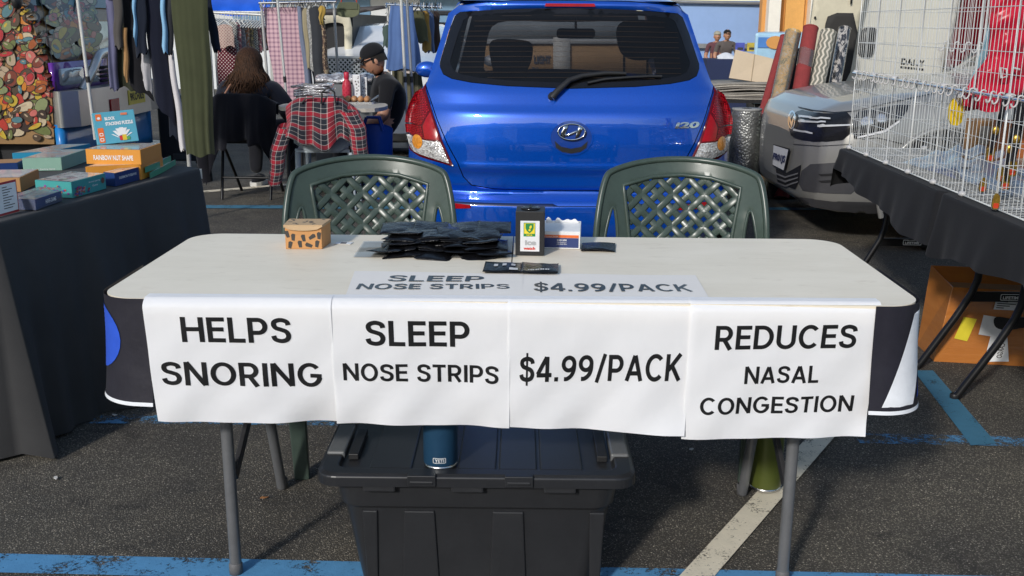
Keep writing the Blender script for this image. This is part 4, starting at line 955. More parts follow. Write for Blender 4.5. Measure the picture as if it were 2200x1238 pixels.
for k in range(3): decal(suv, inv, tr, [(1669, 371+k*9), (1690, 379+k*9), (1718, 371+k*9), (1717, 374+k*9), (1690, 383+k*9), (1669, 374+k*9)], mat('satin_grey_trim', (.16, .16, .17), .35), 'intake_bar', .010, 6)
decal(suv, inv, tr, smooth_poly([(1726, 354), (1790, 350), (1850, 345), (1850, 418), (1760, 415), (1714, 408)], 1), PLAST, 'bumper_insert', .004)
for k in range(2): decal(suv, inv, tr, [(1760, 374+k*14), (1800, 371+k*14), (1830, 370+k*14), (1830, 376+k*14), (1765, 378+k*14)], GAP, 'fog_slot', .009, 6)
decal(suv, inv, tr, [(1662, 402), (1700, 421), (1790, 432), (1950, 436), (1950, 470), (1790, 450), (1690, 436), (1664, 418)], PLAST, 'lower_lip', .007)
def seam(pts, w=.9):
    P = [V(p) for p in pts]; L_ = []; R_ = []
    for i, p in enumerate(P):
        d = (P[min(len(P)-1, i+1)]-P[max(0, i-1)]).normalized(); m = V((-d.y, d.x))*w; L_.append(tuple(p+m)); R_.append(tuple(p-m))
    decal(suv, inv, tr, L_+R_[::-1], GAP, 'panel_seam', .005, 8)
seam([(1716, 231), (1745, 238), (1793, 243), (1838, 240)]); seam([(1838, 240), (1880, 229), (1950, 214), (2030, 197), (2110, 180)]); seam([(1852, 299), (1885, 296), (1925, 306), (1952, 312)]); seam([(1706, 310), (1760, 314), (1830, 310)], .6)
for sx in (-1, 1):
    mb = MB(); mb.prism([(.81+.40*cos(a), .345+.40*sin(a)) for a in [radians(-22+i*12) for i in range(19)]], 0, .012, M=Matrix(((1, 0, 0, 0), (0, 0, 1, sx*.903-.006), (0, 1, 0, 0), (0, 0, 0, 1)))); mb.build('wheel_arch', GAP, suv)
    mb = MB(); mb.tube([(.81+.41*cos(radians(a)), sx*.905, .345+.41*sin(radians(a))) for a in range(-20, 201, 10)], .018, 8); mb.build('arch_lip', SILVER, suv)
    for X in (.81, 3.42): wheel(suv, X, sx*.84, .335, .21, pi/2)
    mb = MB(); mb.patch([(1.65, 1.07), (3.9, 1.10), (3.75, 1.45), (3.2, 1.56), (2.2, 1.53)], lambda x, z, sx=sx: V((x, sx*(.905-.24*max(0, (z-1.03)/.6)), z)), sp=.12); mb.build('side_window', DGLASS, suv)
mb = MB(); mb.patch([(-.60, 0), (.60, 0), (.55, 1), (-.55, 1)], lambda y, k: V((1.46+.47*k, y, 1.04+.42*k+.012)), sp=.2); mb.build('windscreen', DGLASS, suv)
# ---- white van with its rear door open
vn = thing('cargo_van', 'white cargo van with its rear door open and carpet rolls leaning beside it', 'van', (3.4, 9.5, gz(9.5)))
iv = Matrix.Translation((-3.4, -9.5, -gz(9.5))); CREAM = mat('cream_van_paint', (.56, .545, .475), .4, ns=2, na=.06, coat=.3)
def vpt(px, py, o=0): p = iv @ at(px, py, 9.5); return V((p.x, p.y-o, p.z))
def vpoly(pts, m, name, o, thick=.02, par=vn, bev=.004, holes=()):
    mb = MB(); mb.patch(pts, lambda x, y: vpt(x, y, o), holes, sp=16); return mb.build(name, m, par, solid=thick, soff=-1)
mb = MB(); P = [(p.x, p.z) for p in [vpt(*q) for q in ((1797, 182), (1846, 0), (1872, -105), (2150, -115), (2135, 0), (2100, 182))]]; lowx = P[0][0]-.12
P = [(lowx, .45)]+P+[(P[-1][0]-.05, .45)]
mb.prism(P, 0.03, 4.6, M=Matrix(((1, 0, .36, 0), (0, 0, 1, 0), (0, 1, 0, 0), (0, 0, 0, 1)))); mb.build('body', CREAM, vn, bevel=.05, bseg=3)
vpoly([(1799, 180), (1846, 0), (1872, -100), (2080, -100), (2062, 0), (2024, 146), (2018, 182)], CREAM, 'rear_door', .0)
vpoly([(1806, 181), (1797, 196), (2018, 196), (2020, 181)], GAP, 'sill_gap', -.01)
vpoly(smooth_poly([(1858, 57), (1880, 60), (1881, 75), (1874, 112), (1866, 124), (1842, 121), (1839, 105), (1846, 70)], 2), TRIM, 'door_handle', .018, .03)
vpoly(smooth_poly([(1856, 66), (1866, 68), (1860, 112), (1848, 110)], 1), GAP, 'handle_cup', .022, .004)
vpoly([(1812, 138), (1990, 148), (1989, 150), (1811, 140)], mat('shadow_seam', (.3, .3, .28), .5), 'door_crease', .004, .003)
mb = MB(); write(mb, 'DAILY', lambda x, y: vpt(1934+50*x+1.5*y, 139+5*x-14*y, .02), 0, .05, .0, space=1.15)
mb.build('lettering', GAP, vn)
mb = MB()
for k in range(7): mb.patch([(1933+k*7.3, 142+k*.8), (1939+k*7.3, 142.6+k*.8), (1938.5+k*7.3, 147.5+k*.8), (1932.5+k*7.3, 147+k*.8)], lambda x, y: vpt(x, y, .02), sp=20)
mb.build('badge_bars', GAP, vn)
tl_ = vpoly([(2062, 0), (2072, -40), (2110, -30), (2122, 25), (2104, 92), (2048, 143), (2024, 146)], LDR, 'tail_light', .035, .04)
mb = MB(); mb.patch([(2082, 12), (2100, 20), (2090, 60), (2070, 115), (2056, 124), (2072, 60)], lambda x, y: vpt(x, y, .04), sp=20); mb.build('red_lens', mat('lens_bright_red', (.75, .02, .03), .15), tl_)
mb = MB(); mb.patch([(2101, 24), (2110, 32), (2100, 75), (2078, 105), (2074, 112), (2092, 68)], lambda x, y: vpt(x, y, .044), sp=20); mb.build('lens_reflection', mat('reflection_white', (.8, .78, .78), .15), tl_)  # white reflection on the tail light, painted as a pale patch
ldo = vpoly([(1743, -100), (1738, 0), (1731, 55), (1720, 196), (1800, 196), (1845, 0), (1868, -100)], mat('cream_inner_panel', (.58, .53, .40), .55, ns=3), 'open_door', .12, .05)
vpoly(smooth_poly([(1768, 28), (1836, 29), (1806, 194), (1750, 194), (1758, 60)], 1), mat('dark_inner_trim', (.03, .028, .026), .8), 'inner_trim', .178, .006)
vpoly(ellipse(1738.5, 38.5, 2.2, 3, 10), GAP, 'hinge', .18, .01); vpoly([(1813, -10), (1816, -10), (1815, 8), (1812, 11)], GAP, 'cable', .19, .01)
# ---- truck wrapped in a print of sweets
trk = thing('sweets_truck', 'truck wrapped in a printed photo of sweets, purple headlight surround and steel bumper', 'truck', (-3.33, 7.5, 0))
it = Matrix.Translation((3.33, -7.5, 0)); XZ = Matrix(((1, 0, 0, 0), (0, 0, 1, 0), (0, 1, 0, 0), (0, 0, 0, 1)))
mb = MB(); mb.prism([(-4.5, .46), (-.02, .46), (.0, .85), (-.02, 1.04), (-.09, 1.34), (-.12, 1.40), (-.55, 2.1), (-4.5, 2.2)], 0, 1.85, M=XZ)
tb_ = mb.build('body', mat('wrap_base_brown', (.26, .15, .06), .4, coat=.1), trk, bevel=.03, bseg=3); ttr = bvh_of([tb_])
mb = MB(); mb.bx(-4.5, -.05, .1, 1.75, .2, .46); mb.build('chassis', GAP, trk)
pal = [(206, 60, 45), (228, 140, 40), (222, 190, 60), (120, 130, 70), (205, 180, 150), (140, 60, 40), (225, 120, 110), (90, 140, 150), (60, 40, 34), (200, 40, 50), (225, 205, 170), (90, 70, 50), (180, 90, 30), (150, 160, 110)]
CND = [mat('sweet_print_%d' % i, tuple(.62*x for x in lin(p)), .4, coat=.1, ns=20, na=.25) for i, p in enumerate(pal)]
rr = random.Random(21); mb = MB(); regs = [[(-330, -170), (50, -170), (72, -40), (102, 128), (128, 300), (-330, 301)], [(76, -40), (190, -40), (220, 128), (104, 128)]]
mb2 = MB(); k = 0
for R in regs:
    xs_ = [p[0] for p in R]; ys_ = [p[1] for p in R]; cnt = 0; want = 1150 if R is regs[0] else 150
    while cnt < want:
        x, y = rr.uniform(min(xs_), max(xs_)), rr.uniform(min(ys_), max(ys_))
        a = rr.uniform(12, 30)*(1-.45*(cnt/want)); b = a*rr.uniform(.32, .8); q = rr.uniform(0, pi)
        if sum(inside(p, R) for p in ellipse(x, y, a, b, 8, q)) < 6: cnt += .2; continue
        cnt += 1; k += 1; i = rr.randrange(len(pal)); off = .002+k*.00002; fn = on_surface(ttr, off, it); fn2 = on_surface(ttr, off+.00001, it); bend = rr.uniform(-.6, .6)
        def E_(sc): return [(x+(px_-x)+bend*((px_-x)**2)/a*.5, y+(py_-y)+bend*((py_-y)**2)/a*.6) for px_, py_ in ellipse(x, y, a*sc, b*sc, 16, q)]
        mb.patch(E_(1.0), fn, sp=30, mat=8, grid=False); mb.patch(E_(.88), fn2, sp=30, mat=i, grid=False)
        if rr.random() < .6: mb.patch(ellipse(x-a*.2, y-b*.3, a*.35, b*.22, 10, q), on_surface(ttr, off+.000015, it), sp=30, mat=(i+4) % 5 if rr.random() < .5 else 4, grid=False)
mb.build('sweets_print', CND, trk)
decal(trk, it, ttr, [(72, -40), (73.5, -40), (104, 128), (130, 298), (128, 298), (102, 128)], GAP, 'door_seam', .03, 20)
PUR = mat('purple_gloss', (.13, .03, .30), .35, coat=.3); STL = mat('brushed_bumper', (.50, .50, .49), .34, .9, ns=3, na=.08)
def tpt(y, z, o=0): return V((o+.004 if z < 1.04 else o-.3*(z-1.04)*.9, y, z))
def tpatch(pts, m, name, o, par=trk, th=.02):
    mb = MB(); mb.patch(pts, lambda y, z: tpt(y, z, o), sp=.15); return mb.build(name, m, par, solid=th, soff=-1)
tpatch([(.02, .83), (1.0, .83), (1.02, 1.04), (.0, 1.04)], PUR, 'headlight_surround', .02, th=.03)
tpatch(rrect(.09, .50, .875, .995, .02), mat('truck_headlamp', (.42, .43, .43), .12, coat=1, ns=12, na=.4), 'headlight', .035)
tpatch(rrect(.56, .80, .87, 1.0, .02), mat('lamp_grey', (.16, .16, .165), .2, coat=1), 'side_lamp', .035)
for k in range(4): tpatch([(.84, .86+k*.035), (1.45, .86+k*.035), (1.45, .88+k*.035), (.84, .88+k*.035)], GAP, 'grille_slot', .036)
tpatch([(0, .27), (1.85, .27), (1.85, .60), (0, .60)], mat('blue_skirt', (.01, .18, .50), .3, coat=.6), 'front_skirt', .05, th=.06)
tpatch([(1.0, .36), (1.35, .36), (1.33, .46), (1.02, .46)], GAP, 'fog_recess', .06)
mb = MB(); sec_ = [(-.05, .03), (0.06, -.02), (.15, .10), (.17, .35), (.17, 1.55), (.15, 1.80), (.02, 1.86), (-.06, 1.80)]
mb.prism(sec_, .58, .84); mb.build('steel_bumper', STL, trk, bevel=.02, bseg=3)
mb = MB(); mb.bx(.168, .18, .62, .80, .63, .74); mb.build('marker_lamp', LR, trk, bevel=.004)
mb = MB(); mb.bx(.168, .176, 1.02, 1.40, .665, .785); mb.build('number_plate', mat('plate_yellow', (.62, .50, .05), .4), trk)
mb = MB(); write(mb, '9KO·005', lambda x, y: V((.1775, 1.05+.32*x, .695+.065*y)), 0, .03); mb.build('lettering', GAP, trk)
mb = MB(); mb.bx(.05, .062, .05, .2, .80, .825); mb.build('maker_plate', TRIM, trk)
mb = MB(); mb.tube(smooth_poly([(.10, .30, .83), (.16, .42, 1.0), (.14, .55, 1.08), (.12, .75, 1.10), (.12, 1.3, 1.10), (.12, 1.5, 1.07), (.14, 1.6, .98), (.10, 1.7, .83)], 2, False), .035, 10); mb.build('bull_bar', STL, trk)
mb = MB(); mb.patch([(.10, 1.44), (1.75, 1.44), (1.68, 2.0), (.17, 2.0)], lambda y, z: V((-.12-(z-1.40)*.615+.012, y, z)), sp=.2); mb.build('windscreen', mat('truck_glass', (.06, .09, .09), .04, ns=1, na=.3), trk)
mb = MB(); mb.tube([(-.10, .75, 1.40), (-.14, .95, 1.50), (-.22, 1.02, 1.62)], .014, 6); mb.build('wiper', TRIM, trk)
mb = MB(); mb.patch(rrect(.45, 1.8, 1.10, 1.33, .05), lambda y, z: V((-.02-.07*(z-1.04)/.3+.012, y, z)), sp=.1); mb.build('front_panel', mat('mirror_panel', (.30, .27, .25), .08, .8, ns=4, na=.6), trk)
mb = MB(); p = it @ at(36, 2, 7.35); mb.ell(tuple(p), (.035, .05, .06)); mb.tube([tuple(p), (p.x+.03, .02, p.z+.05)], .012, 6); mb.build('wing_mirror', TRIM, trk)
for X in (-.85, -3.6): wheel(trk, X, .12, .36, .24, pi/2)
for X in (-.85, -3.6): wheel(trk, X, 1.72, .36, .24, pi/2)
# ---- white saloon and dark open hatch behind the clothes
sal = thing('saloon_car', 'white saloon car beyond the lattice screen, seen from its rear corner', 'car', (-1.05, 15.3, gz(13)), radians(-97))
def loft_car(t, col, secs, k=1.0):
    mb = MB(); loft(secs, mb); return mb.build('body', col, t)
SEC = [(0, .5, .30, .55, .62, .4), (.05, .7, .22, .62, .70, .55), (.3, .84, .18, .72, .80, .66), (1.0, .89, .18, .86, .93, .70), (1.35, .89, .18, .90, 1.0, .68), (2.0, .89, .18, .93, 1.38, .58), (2.4, .89, .18, .94, 1.46, .56), (3.2, .89, .18, .97, 1.42, .56), (3.9, .88, .2, 1.0, 1.14, .58), (4.35, .84, .24, .98, 1.06, .60), (4.5, .74, .34, .9, .98, .55)]
sb = loft_car(sal, WHITEC, SEC)
for sx in (-1, 1):
    for pts in ([(1.62, .98), (2.35, 1.0), (2.35, 1.36), (2.05, 1.32)], [(2.42, 1.0), (3.15, 1.02), (3.1, 1.34), (2.42, 1.37)], [(3.2, 1.03), (3.55, 1.06), (3.3, 1.27), (3.2, 1.32)]):
        mb = MB(); mb.patch(pts, lambda x, z, sx=sx: V((x, sx*(.872-.335*max(0, z-.94)*1.85/1.0*.62), z)), sp=.1); mb.build('side_window', mat('sky_glass', (.16, .22, .26), .04, ns=1.2, na=.4), sal)
    mb = MB(); mb.patch([(4.05, .80), (4.40, .82), (4.42, .93), (4.1, .92)], lambda x, z, sx=sx: V((x, sx*(.90-.12*max(0, x-4.1)**1.0), z)), sp=.06); mb.build('tail_light', LR, sal)
    mb = MB(); mb.ell((1.75, sx*.98, 1.0), (.07, .1, .07)); mb.build('wing_mirror', WHITEC, sal)
    for X in (.85, 3.5): wheel(sal, X, sx*.80, .32, .2, pi/2)
hat = thing('van_with_tailgate_up', 'white van with its tailgate raised over a dark load space, beyond the clothes rails', 'van', (-1.95, 11.6, gz(11.6)))
ih = Matrix.Translation((1.95, -11.6, -gz(11.6)))
def hpt(px, py, o=0): p = ih @ at(px, py, 11.6); return V((p.x, p.y-o, p.z))
def hp(pts, m, name, o, holes=(), th=.03):
    mb = MB(); mb.patch(pts, lambda x, y: hpt(x, y, o), holes, sp=20); return mb.build(name, m, hat, solid=th, soff=-1)
ld_ = smooth_poly([(698, 50), (736, 48), (741, 60), (741, 122), (700, 124), (690, 110), (690, 60)], 1)
hp([(640, 30), (700, 22), (750, 26), (757, 60), (756, 150), (640, 152)], mat('cream_inner_panel', (.58, .53, .40), .55), 'rear_frame', 0, [ld_])
mb = MB(); a = hpt(640, 150); b = hpt(756, 30); mb.bx(a.x, b.x, .04, 3.5, .3, b.z); mb.build('body', GAP, hat)
hp([(690, 22), (838, 14), (842, 20), (760, 34), (700, 34)], mat('tailgate_underside', (.045, .04, .042), .6), 'tailgate', .5)
hp([(704, 113), (738, 112), (738, 124), (702, 125)], mat('cardboard', (.42, .34, .22), .8), 'load', -.1)
for sx in (-.3, .5): wheel(hat, sx, .6, .3, .2, 0)
dk = thing('open_hatch_car', 'dark car with its tailgate raised, behind the white saloon', 'car', (-1.25, 17.5, gz(17.5)))
mb = MB(); mb.prism([(-.85, .3), (.85, .3), (.85, 1.0), (.68, 1.62), (-.68, 1.62), (-.85, 1.0)], 0, 3.6, M=XZ); mb.build('body', mat('dark_car_paint', (.02, .021, .024), .25, coat=1), dk, bevel=.06)
mb = MB(); mb.bx(-.66, .66, -.9, .1, 1.72, 1.80); mb.build('tailgate', mat('dark_car_paint', (.02, .021, .024), .25), dk, bevel=.02)
for sx in (-1, 1): mb = MB(); mb.bx(sx*.78-.06, sx*.78+.06, -.012, .02, .75, .98); mb.build('tail_light', LDR, dk)
for sx in (-1, 1): wheel(dk, sx*.75, .5, .3, .2)
# ================================================================ far side of the market
def wall_thing(name, label, cat, quad, Y, m, th=.1, part='wall'):
    z0 = gz(Y); P = [at(*q, Y) for q in quad]; t = thing(name, label, cat, (P[0].x, Y, z0))
    mb = MB(); mb.prism([(p.x-P[0].x, p.z-z0) for p in P], 0, th, M=XZ); mb.build(part, m, t); return t
bw = wall_thing('blue_shade_wall', 'pale blue tarpaulin wall at the far side of the market, right of the blue car', 'tarpaulin', [(1380, 150), (1660, 150), (1660, 2), (1380, 2)], 30, mat('pale_blue_tarp', (.26, .40, .70), .7, ns=.8, na=.12), .05)
mb = MB(); a = at(1380, 3, 29.9); b = at(1660, 8, 29.9); mb.tube([(a.x-bw.location.x, -.1, a.z-bw.location.z), (b.x-bw.location.x, -.1, b.z-bw.location.z)], .05, 8); mb.build('rail', mat('grey_pole', (.32, .33, .35), .4, .6), bw)
mb = MB(); a = at(1380, 93, 29.9); b = at(1660, 97, 29.9); mb.bx(a.x-bw.location.x, b.x-bw.location.x, -.15, -.05, b.z-bw.location.z-.1, a.z-bw.location.z); mb.build('rail', mat('grey_pole', (.32, .33, .35), .4, .6), bw)
OR = mat('orange_board', (.62, .29, .08), .6, ns=2, na=.12); WP = mat('white_post_paint', (.78, .74, .66), .6, ns=3, na=.1)
ob = thing('market_hall', 'market hall with orange shutters between white posts behind the carpet rolls', 'building', (at(1640, 40, 27).x+1.1, 27, gz(27)))
mb = MB(); mb.bx(-1.1, 12, .2, .5, 0, 6.5); mb.build('wall', OR, ob)
for i in range(8):
    x = -1.0+i*1.05; w_ = .30 if i % 2 == 0 else .2
    mb = MB(); mb.bx(x, x+w_, -.12, .2, 0, 6.5); mb.build('post', WP, ob)
    mb = MB(); mb.bx(x+w_+.18, x+.95, .1, .2, 2.9-1.6, 6.3); mb.build('shutter', mat('orange_shutter', (.70, .36, .10), .6, ns=3), ob)
    mb = MB(); mb.bx(x+w_+.1, x+.98, .05, .2, 2.7, 2.9); mb.build('louvre', mat('brown_shade', (.16, .10, .07), .7), ob)
tv = thing('snack_van', 'small white and sky blue van with an orange badge, beyond the carpet rolls', 'van', tuple(at(1655, 110, 18))); tv.location.z = gz(18); zt_ = at(1655, 70, 18).z-gz(18); zm = at(1655, 100, 18).z-gz(18)
mb = MB(); mb.bx(-.28, 1.6, 0, 3, .3, zt_, 0, Matrix(((1, .27, 0, 0), (0, 1, 0, 0), (0, 0, 1, 0), (0, 0, 0, 1)))); mb.build('body', mat('sky_blue_paint', (.35, .56, .72), .4, coat=.5), tv, bevel=.05)
mb = MB(); mb.bx(-.22, .32, -.02, 0, zm-.02, zt_-.08); mb.build('panel', mat('blue_panel', (.08, .22, .55), .4), tv)
mb = MB(); mb.prism(ellipse(.07, (zm+zt_)/2-.05, .16, .11, 12), -.03, -.02, M=XZ); mb.build('badge', OR, tv)
for x in (.0, 1.3): wheel(tv, x, .2, .3, .2, pi/2)
# what is seen through the hatchback: a tan trailer and pale roofs
tr_ = thing('stall_trailer', 'tan stall trailer with LIGHT lettering, seen through the windows of the blue car', 'trailer', (tuple(at(1000, 150, 15).xy)+(gz(15),)))
L0_ = tr_.location
def tq(px, py, o=0): p = at(px, py, 15); return V((p.x-L0_.x, -o, p.z-L0_.z))
def tpanel(pts, m, name, o, th=.05):
    mb = MB(); mb.patch(pts, lambda x, y: tq(x, y, o), sp=200); return mb.build(name, m, tr_, solid=th, soff=-1)
tpanel([(1000, 88), (1470, 90), (1470, 158), (1000, 156)], mat('tan_board', (.60, .36, .17), .6, ns=2), 'wall', 0)
tpanel([(1188, 80), (1224, 80), (1224, 172), (1188, 172)], mat('white_post_paint', (.78, .74, .66), .6), 'post', .06)
tpanel([(980, 84), (1470, 84), (1470, 95), (980, 94)], mat('pale_trim', (.62, .62, .60), .5), 'trim', .05)
tpanel([(960, 40), (1470, 30), (1470, 84), (960, 84)], mat('grey_roof_sheet', (.34, .38, .40), .5, ns=2, na=.3), 'roof', -.2)
mb = MB(); write(mb, 'LIGHT', lambda x, y: tq(1147+36*x, 137-18*y, .08), 0, .05); mb.build('lettering', mat('dark_grey_print', (.10, .11, .14), .6), tr_)
mb = MB(); write(mb, 'IN', lambda x, y: tq(1143+12*x, 157-13*y, .08), 0, .05); mb.build('lettering', mat('dark_grey_print', (.10, .11, .14), .6), tr_)
for x in (.6, 3.4): wheel(tr_, x, .3, .28, .18, pi/2)
# long pale buildings closing the view on the left
lb = thing('shop_row', 'pale sunlit shop row far behind the clothes rails', 'building', (-12, 34, gz(34)))
mb = MB(); mb.bx(-14, 14.5, 0, 6, 0, 6.5); mb.build('wall', mat('pale_render', (.62, .64, .66), .7, ns=.6, na=.1), lb)
for i in range(9): mb = MB(); mb.bx(-12+i*3, -10.6+i*3, -.04, 0, 1.9, 3.1); mb.build('shop_window', mat('window_blue', (.18, .30, .44), .1), lb)
mb = MB(); mb.bx(-14, 14.5, -1.2, 0, 3.3, 3.5); mb.build('awning', mat('grey_pole', (.32, .33, .35), .4, .6), lb)
# ================================================================ carpet rolls, stacked rugs, tubs
def roll(label, base, top, r, Yb, Yt, m, wrap=None, z0=None):
    b = at(*base, Yb); tp = at(*top, Yt); d = (tp-b); g = b+d*((gz(Yb)-b.z)/d.z) if z0 is None else b
    ax = (tp-g); L = ax.length; q = ax.to_track_quat('Z', 'Y')
    t = thing('carpet_roll', label, 'carpet roll', tuple(g)); t.rotation_euler = q.to_euler()
    mb = MB(); n = 30
    mb.sheet(lambda u, v: V(((r*(1+.02*sin(u*19)+.015*sin(v*17)))*cos(2*pi*u), (r*(1+.02*sin(u*19)))*sin(2*pi*u), L*v)), n, 14, cu=True)
    mb.build('pile', m, t)
    mb = MB(); sp_ = [(r*(.15+.85*k/60)*cos(k*.62), r*(.15+.85*k/60)*sin(k*.62), L+.002) for k in range(61)]
    mb.add([p for p in sp_]+[(p[0], p[1], L-.03) for p in sp_], [(i, i+1, 62+i, 61+i) for i in range(60)]); mb.lathe([(0, L-.012), (r*.99, L-.012), (r, L-.002)], 24); mb.build('coiled_end', m, t, solid=.006)
    for (v0, v1) in (wrap or ()):
        mb = MB(); mb.sheet(lambda u, v: V((r*1.035*cos(2*pi*u), r*1.035*sin(2*pi*u), L*(v0+(v1-v0)*v)+.01*sin(u*13))), 24, 4, cu=True); mb.build('film_band', glass('shiny_film', (.85, .83, .8), 1.0, .12, .10), t)
    return t
REDR = mat('red_rib_carpet', (.24, .035, .035), .9, ns=25, na=.3, bs=120, bst=.4)
pm = NT('floral_carpet'); c = pm.coord('Object'); n1 = pm.noise(c, 22, 4, .7, .5); n2 = pm.noise(c, 4, 3); z = pm.sep(c)[2]
pc = pm.ramp(n1, [(.36, (.20, .17, .07)), (.46, (.45, .33, .16)), (.52, (.60, .34, .07)), (.60, (.46, .40, .30)), (.7, (.55, .5, .42))])
pc = pm.mix(pm.ramp(z, [(.0, 1.), (.28, .85), (.4, 0.)]), pc, pm.ramp(n1, [(.4, (.10, .13, .04)), (.52, (.30, .27, .10)), (.6, (.45, .25, .08))]))
pm.bsdf(pc, .8); FLOR = pm.m
zm_ = NT('zigzag_carpet'); c = zm_.coord('Object'); X, Yc, Z = zm_.sep(c)
an = zm_.math('ARCTAN2', Yc, X); tri = zm_.math('ABSOLUTE', zm_.math('SUBTRACT', zm_.math('FRACT', zm_.math('MULTIPLY', Z, 13)), .5))
ph = zm_.math('FRACT', zm_.math('ADD', zm_.math('MULTIPLY', an, 1.75), zm_.math('MULTIPLY', tri, .9)))
zm_.bsdf(zm_.ramp(ph, [(.0, (.55, .50, .42)), (.38, (.55, .50, .42)), (.42, (.17, .17, .14)), (1., (.17, .17, .14))], 'CONSTANT'), .9); ZIG = zm_.m
wm = NT('wrapped_monochrome'); c = wm.coord('Object'); n1 = wm.noise(wm.mapping(c, (1, 1, .4)), 16, 4, .7, 1.5)
wm.bsdf(wm.ramp(n1, [(.40, (.015, .015, .018)), (.50, (.05, .05, .05)), (.56, (.50, .46, .42)), (.7, (.1, .1, .1))]), .15, 0, .6, wm.bump(n1, .7, .01), 1.0); WRAPM = wm.m
roll('slim dark red carpet roll, leftmost of the leaning rolls', (1640, 240), (1686, 78), .036, 8.55, 8.8, REDR, [(.28, .34)])
roll('floral ochre and green carpet roll in clear film', (1668, 235), (1704, 70), .064, 8.4, 8.75, FLOR, [(.05, .99)])
roll('charcoal carpet roll between the floral and the red roll', (1688, 235), (1716, 110), .05, 8.7, 8.95, mat('charcoal_carpet', (.03, .032, .038), .9, bs=100))
roll('thick ribbed red carpet roll with two bands of tape', (1711, 240), (1742, 60), .062, 8.4, 8.75, REDR, [(.76, .86), (.20, .30)])
roll('grey carpet roll with cream zigzags', (1748, 215), (1780, 70), .066, 8.5, 8.8, ZIG)
roll('black and white carpet roll in glossy film, against the white van', (1790, 200), (1815, 62), .052, 8.7, 9.0, WRAPM)
fm = NT('quilted_foil'); c = fm.coord('Object'); vo = fm.n('ShaderNodeTexVoronoi'); vo.inputs['Scale'].default_value = 60; fm.l(c, vo.inputs['Vector']); n1 = fm.noise(c, 7, 5)
fm.bsdf(fm.mix(n1, (.16, .165, .16), (.46, .46, .44)), .3, .7, .5, fm.bump(fm.math('ADD', fm.math('MULTIPLY', vo.outputs['Distance'], .3), n1), .9, .012)); FOILQ = fm.m
t = thing('foil_roll', 'upright silver bubble foil roll standing in front of the silver car', 'foil roll', (1.80, 7.98, 0)); r = .115
mb = MB(); mb.sheet(lambda u, v: V((r*(1+.04*sin(u*25+v*5))*cos(2*pi*u), r*(1+.04*sin(u*25))*sin(2*pi*u), .70*v)), 36, 12, cu=True); mb.build('foil', FOILQ, t)
mb = MB(); mb.lathe([(.03, .70), (r, .70), (r*.99, .715), (.04, .715)], 24); mb.build('roll_end', mat('grey_foam', (.3, .3, .29), .8), t)
def tub(label, px, py, Y, r, h, col):
    p = at(px, py, Y); t = thing('tub', label, 'tub', (p.x, Y, 0)); mb = MB(); mb.lathe([(0, 0), (r*.8, 0), (r, h), (r*1.06, h), (r*1.06, h+.02), (r*.95, h+.02), (r*.78, .02)], 24); mb.build('body', mat('tub_'+label[:9], col, .4), t)
    mb = MB(); mb.tube([(r*cos(a), .0, h*.95-r*.9*sin(a)) for a in [pi*k/8 for k in range(9)]], .005, 6); mb.build('handle', mat('tub_handle', (.5, .5, .5), .4), t); return t
tub('pale grey tub standing right of the blue car', 1606, 300, 8.6, .09, .62, (.36, .42, .44))
bg = thing('shopping_bag', 'dull yellow bag on the ground right of the blue car', 'bag', (at(1618, 400, 8.1).x, 8.1, 0))
mb = MB(); mb.sheet(lambda u, v: V((.07*cos(2*pi*u)*(1-.25*v), .06*sin(2*pi*u)*(1-.5*v), .62*v)), 16, 6, cu=True); mb.build('bag_body', mat('dull_yellow_bag', (.24, .22, .05), .6, bs=20), bg)
mb = MB(); mb.tube([(-.04, 0, .6), (-.02, 0, .7), (.02, 0, .7), (.04, 0, .6)], .006, 6); mb.build('handle', mat('dull_yellow_bag', (.24, .22, .05), .6), bg)
cr = thing('black_crate', 'black crate lid under a red cloth beside the foil roll', 'crate', tuple(at(1655, 262, 8.15)))
cr.location.z = 0; zc = at(1655, 252, 8.15).z
mb = MB(); mb.bx(-.13, .17, -.1, .2, 0, zc); mb.build('crate_body', TRIM, cr, bevel=.01)
mb = MB(); mb.bx(-.15, .19, -.12, .22, zc, zc+.018); mb.build('crate_lid', BLK, cr, bevel=.004)
mb = MB(); mb.sheet(lambda u, v: V((-.06+.3*u, -.06+.16*v, .02+.05*sin(pi*v)*sin(pi*u)**.5*(1+.3*sin(u*11)))), 16, 8); tag(mb.build('red_cloth', mat('red_plastic_cloth', (.55, .02, .03), .35, bs=30, bst=.5), loc=tuple(cr.location+V((0, 0, zc)))), 'crumpled bright red cloth lying on the black crate lid', 'cloth')
